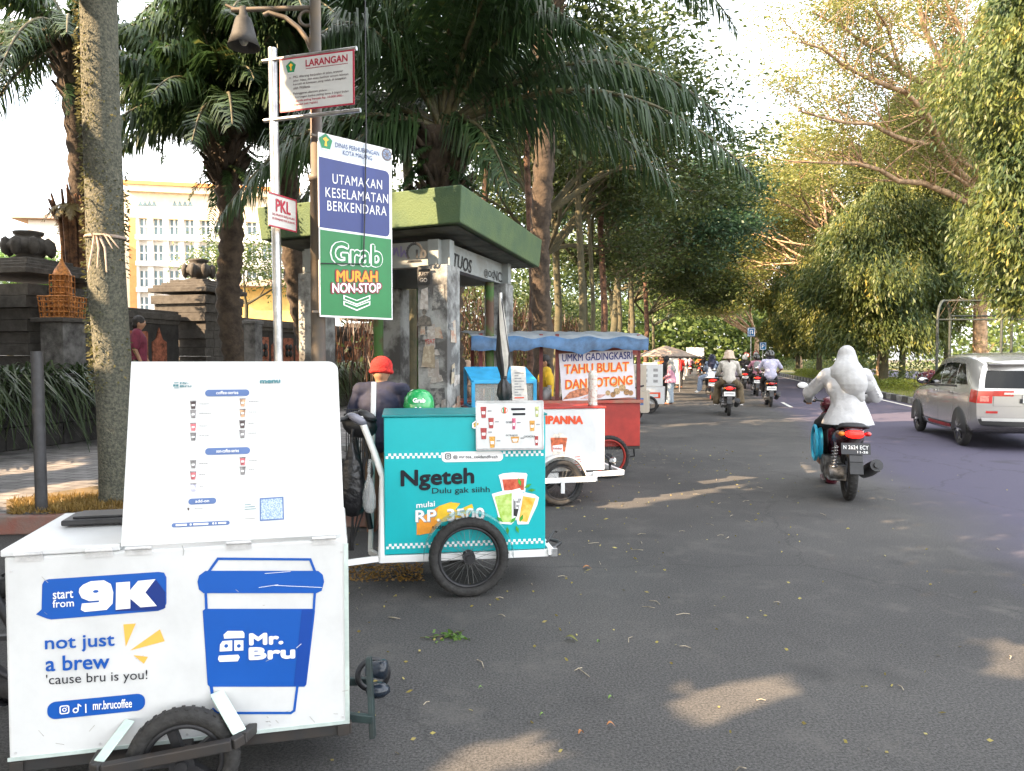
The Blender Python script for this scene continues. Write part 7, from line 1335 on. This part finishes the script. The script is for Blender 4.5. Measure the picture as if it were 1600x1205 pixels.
def backpack(t, v): b = MB(); c = v['chest']; b.loft([(-.32, c.z-.02, .1, .16, 0), (-.26, c.z-.02, .14, .2, 0), (-.12, c.z-.02, .15, .21, 0), (-.06, c.z, .13, .2, 0)], n=16); b.v = [(x, y+c.y-.04, z) for x, y, z in b.v]; b.build('backpack', C_grey, t)
person('rider in pink shirt wearing a grey backpack', J_ride(), P4, RZ, 'mid', C_pink, 'short', 0, C_black, 0, S_brown, hair=H_hair, helmet=(K_black, 'full'), extra=backpack)
P5 = wheelpos(1164, 608, .05); scooter('scooter', 'dark scooter with pale plate under the rider in the white helmet', P5, RZ, B_grey, 'white', None)
person('rider in dark jacket and round white helmet', J_ride(), P5, RZ, 'mid', C_black, 'long', 0, C_black, 0, S_brown, helmet=(K_white, 'full'), puff=.1)
P6 = wheelpos(1180, 606, 0); scooter('scooter', 'scooter farther ahead between the white helmet and the backpack', P6, RZ, B_grey, 'white', None); person('rider in olive jacket farther ahead, black helmet', J_ride(), P6, RZ, 'mid', C_olive, 'long', 0, C_black, 0, S_brown, helmet=(K_black, 'full'))
P7_ = wheelpos(1093, 590, 0); scooter('scooter', 'distant scooter under the rider in the orange jacket', P7_, RZ, B_red, 'white', None); person('distant rider in bright orange jacket', J_ride(), P7_, RZ, 'mid', C_org, 'long', 0, C_black, 0, S_brown, helmet=(K_black, 'full'), vox=.02)
P8 = wheelpos(1099, 596, 0); scooter('scooter', 'distant black scooter beside the orange jacketed rider', P8, RZ, B_black, 'white', None); person('distant rider all in black', J_ride(), P8, RZ, 'mid', C_black, 'long', 0, C_black, 0, S_brown, helmet=(K_black, 'full'), vox=.02)
P9 = wheelpos(1078, 585, 0); scooter('scooter', 'red scooter parked by the distant carts', P9, RZ, B_red, 'white', None, lit=False)
person('person in magenta top seated on the parked red scooter', J_ride(), P9, RZ, 'mid', C_pink, 'long', 0, C_black, 0, S_brown, helmet=(K_white, 'full'), vox=.02)
# parked black scooter at the left edge
ps = Vector((-3.34, 2.98, 0)); scooter('scooter', 'black scooter parked at the left edge beside the white coffee cart', ps, R(-80), B_black, lit=False, pt=None)
# pedestrians
p = at_z(1048, 632, 0); person('woman in pink hoodie, grey veil and pale jeans standing by the white carts', J_stand(haL=(-.12, .2, 1.0), haR=(.1, .22, 1.02), elR=(.24, .05, 1.08), anL=(-.08, .06, .09), toL=(-.1, .2, .035)), p, R(60), 'light', C_pink, 'long', .04, C_jean, .03, S_brown, hijab=C_grey, sc=.88)
p = at_z(1041, 628, 0); person('person in long black clothes and veil standing behind the pink hoodie', J_stand(), p, R(-60), 'mid', C_black, 'long', .1, C_black, .05, S_brown, hijab=C_black, sc=.95)
p = at_z(1034, 622, 0); person('vendor in rusty red top behind the pale carts', J_stand(), p, R(120), 'mid', C_org, 'short', 0, C_black, 0, S_brown, hair=H_hair, sc=.98)
p = at_z(1062, 606, 0); person('person in red shirt near the black umbrella', J_stand(), p, R(10), 'mid', C_red, 'short', 0, C_black, 0, S_brown, hair=H_hair, vox=.02)
p = at_z(1030, 612, 0); person('person in white shirt under the tan umbrella', J_stand(), p, R(170), 'mid', C_white, 'short', 0, C_black, 0, S_brown, hair=H_hair, vox=.02)
c = at_y(214, 492, 12.0); person('man in maroon T shirt with a bag strap walking left of the second pillar', J_stand(head=(0, .03, 1.53), anL=(-.1, .18, .1), knL=(-.1, .14, .5), anR=(.1, -.2, .12), haL=(-.22, .14, .9)), (c.x, c.y, c.z-1.665), R(-68), 'mid', C_mar, 'short', 0, C_black, 0, S_brown, hair=H_hair)
c = at_y(595, 555, 6.35); 
def phone(t, v): b = MB(); h = v['haL']; b.box(h+Vector((-.02, .07, .03)), (.09, .05, .09)); b.build('pink_pouch', mat('magenta_plastic', (.6, .02, .2), .4, .1, 9), t, bev=.01)
person('man in red knit cap and navy shirt seen from behind, left of the turquoise cart', J_stand(elL=(-.3, .02, 1.10), haL=(-.32, .24, 1.12), haR=(.2, .2, 1.0), shL=(-.2, 0, 1.36), shR=(.2, 0, 1.36)), (c.x, c.y, c.z-1.685*.93), R(-4), 'mid', C_navy, 'short', 0, C_brown, 0, S_brown, cap=C_red, puff=.13, vox=.011, sc=.93, extra=phone)
c = at_y(652, 609, 6.1)
def hlogo(t, v):
    h = v['head']+Z*.06; pH = Pl(h+Vector((-.03, -.157, 0)), Vector((1, 0, 0)), Vector((0, .35, 1))); pH.text('Grab', -.0, .015, .105, .015, .04, M_prw, t, .05, px=False, off=.004)
    for x in (.02, .055): pH.poly([(x, -.07), (x+.016, -.07), (x+.016, -.02), (x, -.02)], M_prw, t, 'stripe', off=.0, px=False)
person('person in glossy green helmet crouched just behind the turquoise cart', J_sit(), (c.x, c.y, c.z-1.33), R(0), 'mid', mat('green_jacket', (.02, .16, .06), .7, .1, 8), 'long', 0, C_black, 0, S_brown, hair=H_hair, helmet=(K_green, 'full'), extra=hlogo, vox=.011)
tag((lambda b: (b.box((c.x, c.y-.02, .24), (.34, .3, .46)), b.box((c.x, c.y-.02, .48), (.38, .34, .03)), b.build('stool', mat('blue_plastic', (.03, .08, .3), .5, .1, 8), bev=.01))[2])(MB()), 'low plastic stool under the crouching person in the green helmet', 'stool')
c = at_y(853, 553, 13); person('vendor in yellow shirt standing behind the snack stall', J_stand(), (c.x, c.y, c.z-1.665), R(100), 'mid', C_yel, 'short', 0, C_black, 0, S_brown, hair=H_hair)
c = at_y(730, 563, 14); person('person in pale beige top walking behind the shelter', J_stand(), (c.x, c.y, c.z-1.665), R(-70), 'mid', mat('beige_cloth', (.4, .28, .2), .8, .1, 8), 'long', 0, C_black, 0, S_brown, hijab=mat('beige_cloth', (.4, .28, .2)))
# ---------------------------------------------------------------- vendor's bicycle behind the turquoise cart
bo = at_y(566, 655, 4.95); bz = Vector((bo.x, bo.y, 0)); bd = Vector((-.97, -.05, 0)).normalized()
t = thing('bicycle', 'dark vendor bicycle behind the turquoise cart, its handlebar showing beside the menu board', 'bicycle', bz)
def BP(s, z, o=0): q = bz+bd*s+bd.cross(Z)*o; return Vector((q.x, q.y, z))
spokes(t, BP(.95, .33), bd.cross(Z), .33, .02, n=28)
b = MB(); b.tube([BP(-.05, .35), BP(.05, .95)], .02, 10); b.tube([BP(.02, .82), BP(.55, .78)], .016, 8); b.tube([BP(0, .5), BP(.45, .35), BP(.6, .9)], .016, 8); b.tube([BP(.45, .35), BP(.95, .33), BP(.57, .8)], .012, 8); b.build('frame', M_dark, t)
b = MB(); b.loft([(-.14, .93, .03, .02), (0, .94, .07, .035), (.12, .94, .09, .035)], n=12); b.xf(Matrix.Translation(BP(.6, 0)) @ Matrix.Rotation(R(90), 4, 'Z')); b.build('saddle', M_seat, t)
b = MB(); b.tube([BP(.05, .95), BP(.03, 1.05), BP(.02, 1.1)], .016, 8); b.tube([BP(.16, 1.1, .26), BP(.0, 1.12, .16), BP(0, 1.12, -.16), BP(.16, 1.1, -.26)], .013, 8); b.build('handlebar', M_dark, t)
b = MB(); b.ell(at_y(562, 664, 4.8), (.12, .06, .085), Matrix.Rotation(.3, 3, 'Y'), 14); b.ell(at_y(574, 650, 4.78), (.07, .05, .03), Matrix.Rotation(.5, 3, 'Y'), 12); b.build('lamp_housing', M_black, t)
b = MB(); b.ell(at_y(558, 655, 4.73), (.07, .03, .03), Matrix.Rotation(.5, 3, 'Y'), 12); b.build('lamp_lens', mat('smoky_lens', (.2, .2, .24), .1, .1, 5), t)
b = MB()
for k in range(6): b.tube([at_y(572+rr.uniform(-8, 8), 670, 4.8), at_y(578+rr.uniform(-12, 8), 740, 4.75), at_y(560+rr.uniform(-12, 12), 800, 4.75), at_y(548+rr.uniform(-5, 5), 860, 4.75)], .006, 5)
b.build('cables', M_black, t)
b = MB()
for k in range(9): b.tube([at_y(541+k*3.2, 640, 5.1), at_y(541+k*3.2, 735, 5.1)], .004, 4)
for y in (640, 670, 705, 735): b.tube([at_y(538, y, 5.1), at_y(570, y, 5.1)], .005, 4)
b.build('basket', M_dark, t)
def bag(name, label, px, py0, py1, w_, d, m_):
    b = MB(); c0 = at_y(px, py0, d); c1 = at_y(px+2, py1, d); n = 16; V = []
    P_ = [(0, .12), (.12, .3), (.3, .7), (.6, 1), (.85, .95), (.97, .6), (1, .1)]
    for k_, r_ in P_:
        c = c0.lerp(c1, k_)
        for j in range(n): a_ = 2*PI*j/n; q = w_*r_*(1+.13*math.sin(a_*5+k_*6)); V.append(c+Vector((math.cos(a_)*q, math.sin(a_)*q*.6, 0)))
    b.add(V, [(i*n+j, i*n+(j+1) % n, (i+1)*n+(j+1) % n, (i+1)*n+j) for i in range(len(P_)-1) for j in range(n)], 0, True); b.tube([c0, c0+Vector((.01, 0, .08))], .012, 6); tag(b.build(name, m_), label, 'bag')
bag('plastic_bag', 'black plastic bag hanging from the bicycle beside the menu board', 549, 690, 808, .085, 4.72, mat('black_polythene', (.012, .012, .014), .3, .2, 6, bump=.6, bscale=25))
bag('plastic_bag', 'clear plastic bag hanging by the white handle of the turquoise cart', 576, 738, 802, .042, 4.66, glass('clear_polythene', (.5, .52, .52), .15, .4))
# ---------------------------------------------------------------- silver car
M_car = mat('silver_paint', (.42, .41, .39), .22, .02, 2, metal=.55, coat=.7); M_cglass = mat('tinted_glass', (.006, .007, .008), .04, .05, 2, spec=.2); M_ctrim = mat('car_trim_black', (.015, .015, .016), .5, .1, 8)
ST = [(0, .80, .42, .98, 1.46, .60, .30), (.10, .825, .33, 1.0, 1.52, .64, .30), (.35, .835, .26, 1.01, 1.57, .66, .20), (.8, .84, .22, 1.01, 1.60, .67, .06), (1.4, .84, .2, 1.0, 1.61, .67, 0), (2.0, .84, .2, .99, 1.59, .66, 0), (2.55, .835, .2, .98, 1.50, .63, -.1), (3.0, .825, .21, .96, 1.12, .66, -.1), (3.45, .81, .24, .9, .98, .62, 0), (3.9, .77, .28, .78, .86, .56, 0), (4.1, .66, .36, .62, .68, .45, 0)]
STY = np.array([s[0] for s in ST]); STP = np.array([s[1:] for s in ST])
def car_prm(y): return [float(np.interp(y, STY, STP[:, k])) for k in range(6)]
def smooth_prm(y): return [sum(car_prm(max(0, min(4.1, y+o)))[k]*w_ for o, w_ in ((-.1, .25), (0, .5), (.1, .25))) for k in range(6)]
def car_pt(y, t_, s=1, off=0):
    w_, zb, be, ro, wr, skw = smooth_prm(y)
    K = [(0, zb), (w_*.8, zb), (w_*.97, zb+.08), (w_*.995, zb+.3), (w_, be-.2), (w_*.965, be), (wr+.045, ro-.16), (wr*.86, ro-.03), (0, ro)]
    i = int(min(7, max(0, math.floor(t_)))); f_ = t_-i
    P_ = [Vector(K[max(0, min(8, j))]) for j in (i-1, i, i+1, i+2)]
    if i == 5: q = P_[1].lerp(P_[2], f_)+Vector((.012*math.sin(f_*PI), 0))
    else: q = .5*((2*P_[1])+(-P_[0]+P_[2])*f_+(2*P_[0]-5*P_[1]+4*P_[2]-P_[3])*f_**2+(-P_[0]+3*P_[1]-3*P_[2]+P_[3])*f_**3)
    sk = skw*max(0, min(1, (t_-5)/1.2)); y2 = y+sk; return Vector((s*(q.x+off), y2, q.y))
def car_rear(t_, e, off=0):
    p = car_pt(0, t_); bul = .075*(1-abs(e)**2.6); return Vector((p.x*e, p.y-bul-off, p.z))
t = thing('silver_car', 'silver family car with dark tinted windows driving away on the right lane', 'car', (0, 0, 0))
b = MB(); TS = [k*.25 for k in range(33)]; YS = [0, .03, .07]+[.1+.1*k for k in range(40)]+[4.1]
for s in (1, -1):
    V = [car_pt(y, t_, s) for y in YS for t_ in TS]; n = len(TS); F = [(i*n+j, i*n+j+1, (i+1)*n+j+1, (i+1)*n+j) for i in range(len(YS)-1) for j in range(n-1)]; b.add(V, F if s < 0 else [f[::-1] for f in F], 0, True)
ES = [-1, -.97, -.93, -.88, -.8, -.65, -.45, -.2, 0, .2, .45, .65, .8, .88, .93, .97, 1]; V = [car_rear(t_, e) for t_ in TS for e in ES]; n = len(ES); b.add(V, [(i*n+j, i*n+j+1, (i+1)*n+j+1, (i+1)*n+j) for i in range(len(TS)-1) for j in range(n-1)], 0, True)
V = [car_pt(4.1, t_, 1)*1 for t_ in TS]+[car_pt(4.1, t_, -1) for t_ in TS]; n = len(TS); b.add(V, [(i, n+i, n+i+1, i+1) for i in range(n-1)]); b.build('body', M_car, t)
def side_pane(y0a, y1a, y0b, y1b, ta, tb, s, m_, name, off=.005, nn=8, par=None):
    V = []
    for i in range(nn+1):
        tt = ta+(tb-ta)*i/nn
        for j in range(nn+1): f_ = i/nn; ya, yb = y0a+(y0b-y0a)*f_, y1a+(y1b-y1a)*f_; V.append(car_pt(ya+(yb-ya)*j/nn, tt, s, off))
    b = MB(); b.add(V, [(i*(nn+1)+j, i*(nn+1)+j+1, (i+1)*(nn+1)+j+1, (i+1)*(nn+1)+j) for i in range(nn) for j in range(nn)], 0, True); return b.build(name, m_, par or t)
for s in (-1, 1):
    side_pane(.42, 1.0, .72, 1.0, 5.12, 5.93, s, M_cglass, 'window'); side_pane(1.07, 1.83, 1.07, 1.83, 5.1, 5.95, s, M_cglass, 'window'); side_pane(1.9, 2.86, 1.9, 2.42, 5.1, 5.92, s, M_cglass, 'window')
    side_pane(.95, 2.9, .95, 2.9, 5.0, 5.07, s, M_ctrim, 'window_trim', .007)
    for y in (1.03, 1.87, 2.93): side_pane(y, y+.009, y, y+.009, 2.4, 4.95, s, M_ctrim, 'door_gap', .003)
    side_pane(1.03, 2.93, 1.03, 2.93, 2.35, 2.4, s, M_ctrim, 'door_gap', .003); side_pane(1.2, 2.5, 1.2, 2.5, 1.95, 2.3, s, M_redp, 'side_skirt', .012)
    for y in (1.12, 1.98):
        b = MB(); p = car_pt(y+.08, 4.6, s); b.box(p+Vector((s*.02, 0, 0)), (.025, .17, .035)); b.build('door_handle', M_chrome, t, bev=.008)
    b = MB(); p = car_pt(2.62, 5.15, s); b.ell(p+Vector((s*.12, .02, .05)), (.11, .06, .07), n=14); b.rbox(p, p+Vector((s*.08, .01, .02)), .03, .03); mi = b.build('side_mirror', M_ctrim, t); b = MB(); b.ell(p+Vector((s*.12, -.02, .05)), (.095, .03, .055), n=14); b.build('mirror_glass', M_chrome, mi)
    for y in (.74, 3.3):
        x = .835; b = MB(); b.lathe([(.0, .0), (.345, .0), (.355, -.02), (.0, -.02)], (0, 0, 0), ax='x', n=30, ang=PI+.5, a0=-.25); b.v = [((x+.013+q[0])*s, q[1]+y, q[2]+.32) for q in b.v]; b.build('wheel_arch', M_ctrim, t)
        w_ = spokes(t, (s*.765, y, .305), (1, 0, 0), .305, .052, cast=10, rimr=.02, rimm=M_chrome, hubl=.08, tyre_flat=1.3); b = MB(); b.cyl((s*.845, y, .305), (s*.80, y, .305), .06, n=16)
        for k in range(10): a_ = 2*PI*k/10; b.rbox((s*.845, y+.05*math.cos(a_), .305+.05*math.sin(a_)), (s*.835, y+.2*math.cos(a_+.1), .305+.2*math.sin(a_+.1)), .022, .012)
        b.build('hub_cap', M_chrome, w_)
    # tail lamps
    b = MB(); V = [car_rear(tt, s*e, .006) for tt in [3.9, 4.2, 4.5, 4.75, 4.95] for e in (1.0, .96, .9, .82, .74)]; b.add(V, [(i*5+j, i*5+j+1, (i+1)*5+j+1, (i+1)*5+j) for i in range(4) for j in range(4)], 0, True)
    V = [car_rear(tt, s*e, .0065) for tt in [4.6, 4.8, 4.97] for e in (.74, .6, .46, .38)]; b.add(V, [(i*4+j, i*4+j+1, (i+1)*4+j+1, (i+1)*4+j) for i in range(2) for j in range(3)], 0, True)
    V = [car_pt(y, tt, s, .006) for tt in [3.9, 4.2, 4.5, 4.75, 4.95] for y in (-.0, .08, .16, .24-.0)]; b.add(V, [(i*4+j, i*4+j+1, (i+1)*4+j+1, (i+1)*4+j) for i in range(4) for j in range(3)], 0, True)
    tl = b.build('tail_light', mat('car_lamp_red', (.5, .02, .02), .12, .1, 9, coat=.8), t); b = MB(); V = [car_rear(tt, s*e, .009) for tt in [4.1, 4.35, 4.6] for e in (.95, .88, .8)]; b.add(V, [(i*3+j, i*3+j+1, (i+1)*3+j+1, (i+1)*3+j) for i in range(2) for j in range(2)], 0, True); b.build('lamp_core', mat('lamp_pale_red', (.8, .25, .2), .2, .2, 30), tl)
    b = MB(); V = [car_rear(tt, s*e, .014) for tt in (2.6, 2.75) for e in (.85, .75, .65)]; b.add(V, [(j, j+1, 3+j+1, 3+j) for j in range(2)]); b.build('reflector', M_tailoff, t)
def rear_pane(e0, e1, t0, t1, m_, name, off=.006, nn=8): b = MB(); V = [car_rear(t0+(t1-t0)*i/nn, e0+(e1-e0)*j/nn, off) for i in range(nn+1) for j in range(nn+1)]; b.add(V, [(i*(nn+1)+j, i*(nn+1)+j+1, (i+1)*(nn+1)+j+1, (i+1)*(nn+1)+j) for i in range(nn) for j in range(nn)], 0, True); return b.build(name, m_, t)
rear_pane(-.9, .9, 5.1, 5.95, M_cglass, 'rear_window'); rear_pane(-.55, .55, 4.72, 4.86, M_chrome, 'chrome_strip', .012); rear_pane(-.99, .99, 1.1, 2.2, M_ctrim, 'bumper_underside', .01); rear_pane(-.93, .93, 2.05, 2.3, mat('silver_trim', (.5, .5, .49), .3, .03, 5, metal=.5), 'bumper_strip', .018)
for e in (-.72, .72): rear_pane(e-.004, e+.004, 3.3, 5.05, M_ctrim, 'tailgate_gap', .004)
rear_pane(-.72, .72, 3.28, 3.31, M_ctrim, 'tailgate_gap', .004); rear_pane(-.27, .27, 3.95, 4.4, M_ctrim, 'plate_recess', .008)
pp = Pl(car_rear(4.0, -.22, .02), Vector((1, 0, 0))); b = MB(); b.prism([(0, 0), (.38, 0), (.38, .13), (0, .13)], pp.O, pp.a, pp.b, .004); lp = b.build('licence_plate', M_platew, t); pp.text('N', .02, .04, .06, .04, .06, M_ink2, lp, .02, px=False)
b = MB(); V = [car_pt(0, 6.8, s_*1)+Vector((0, o1-.02, o2)) for s_ in (-1, 1) for (o1, o2) in ((-.12, -.02), (.1, .03), (.1, .0), (-.1, -.04))]; b.add(V, [(0, 1, 5, 4), (3, 7, 6, 2), (0, 4, 7, 3), (1, 2, 6, 5), (0, 3, 2, 1), (4, 5, 6, 7)]); b.build('roof_spoiler', M_car, t, bev=.01)
b = MB(); b.tube([(-.2, .75, 1.6), (-.2, .55, 1.78)], .006, 6); b.build('antenna', M_ctrim, t)
psk = Pl(Vector((-.855, .62, .74)), Vector((0, -1, 0))); psk.text('DFT', 0, 0, .0, .0, .0, M_ctrim, t, px=False) if False else None
rc = at_z(1503, 696, 0); q = Matrix.Rotation(RZ, 3, 'Z') @ Vector((-.775, .74, 0)); place(t, (rc.x-q.x, rc.y-q.y, 0), RZ)
# ---------------------------------------------------------------- litter on the road
LV = leafmat('litter_leaf', (.16, .12, .03), (.35, .3, .08), (.12, .25, .04), transl=.1)
n = 1500; u, v = un(-3.0, 4.2, n), un(1.2, 13, n)**1.0; k = (rng.uniform(0, 1, n) < np.clip(1.05-(u+3)/5.5, .12, 1)); u, v = u[k], v[k]; n = len(u); C = np.outer(u, RU)+np.outer(v, RV); C[:, 2] = .006; a = un(0, 6.28, n); D = np.stack([np.cos(a), np.sin(a), un(0, .25, n)], 1)
tag(leaves('fallen_leaves', C, D, rng.choice([.018, .025, .035, .05], n, p=[.45, .3, .18, .07]), .014, LV), kind='stuff')
b = MB()
for i in range(110): c = RD(rr.uniform(-2.8, 3.2)*rr.random()**.4 if i % 2 else rr.uniform(-2.8, .5), rr.uniform(1.5, 12), .006); a = rr.uniform(0, 6.3); l = rr.uniform(.015, .06); k_ = rr.uniform(-.35, .35); b.tube([c, c+Vector((math.cos(a)*l, math.sin(a)*l, .006)), c+Vector((math.cos(a+k_)*l*1.9, math.sin(a+k_)*l*1.9, 0))], .0022, 4, caps=False)
tag(b.build('twigs', mat('dry_twig', (.4, .34, .25), .9, .3, 20)), kind='stuff')
def bigleaf(px, py, l, a, col, label):
    c = at_z(px, py, .012); b = MB(); V = []; n = 7
    for i in range(n+1): f_ = i/n; w_ = l*.2*math.sin(PI*f_**.8); V += [Vector((f_*l-l/2, -w_, .012*math.sin(f_*4)+abs(w_)*.3)), Vector((f_*l-l/2, 0, .012*math.sin(f_*4))), Vector((f_*l-l/2, w_, .012*math.sin(f_*4)+abs(w_)*.3))]
    b.add(V, [(3*i+j, 3*i+j+1, 3*i+3+j+1, 3*i+3+j) for i in range(n) for j in (0, 1)], 0, True); b.xf(Matrix.Translation(c) @ Matrix.Rotation(a, 4, 'Z')); tag(b.build('leaf', mat('leaf_'+col, {'yellow': (.5, .42, .12), 'orange': (.5, .2, .06), 'green': (.15, .28, .05)}[col], .6, .15, 30)), label, 'leaf', 'single leaves lying on the road')
for px, py, l, a, col, lab in ((893, 998, .075, -.4, 'yellow', 'curved yellow leaf lying alone on the asphalt beyond the leafy sprig'), (918, 887, .07, .2, 'orange', 'pale orange torn leaf near the nose of the turquoise cart'), (955, 1133, .04, .1, 'orange', 'small orange leaf by the far sun patch'), (955, 1091, .035, .5, 'green', 'small green leaf on the pale streak'), (1132, 935, .03, 0, 'yellow', 'tiny yellow leaf in the middle of the lane'), (908, 1145, .035, .8, 'orange', 'small rust leaf left of the larger sun patch'), (752, 1076, .03, .3, 'green', 'small green leaf below the leafy sprig'), (935, 1003, .028, 1, 'green', 'tiny green leaf right of the curved yellow one'), (848, 1118, .03, .4, 'green', 'tiny yellowish green leaf at the lower left streak')): bigleaf(px, py, l, a, col, lab)
c = at_z(698, 993, .01); t = thing('leafy_sprig', 'fresh green leafy sprig lying on the road in front of the spoked wheel', 'sprig', c); b = MB(); b.tube([c+Vector((-.14, -.03, 0)), c, c+Vector((.09, .02, .02))], .003, 5); b.build('twig', B_olive, t)
n = 60; C = np.array(c)+rng.normal(size=(n, 3))*np.array([.045, .035, .008]); D = rng.normal(size=(n, 3))*np.array([1, 1, .3]); leaves('leaves', C, D, .035, .02, leafmat('leaf_fresh', (.05, .12, .02), (.14, .24, .05)), t)
pass
n = 700; pts = np.array([at_z(x, y, .006) for x, y in zip(un(545, 660, n), un(880, 908, n))]); D = rng.normal(size=(n, 3))*np.array([1, 1, .3]); tag(leaves('leaf_litter', pts, D, .025, .014, leafmat('leaf_litterm', (.14, .07, .02), (.34, .2, .05), (.2, .24, .05))), kind='stuff')
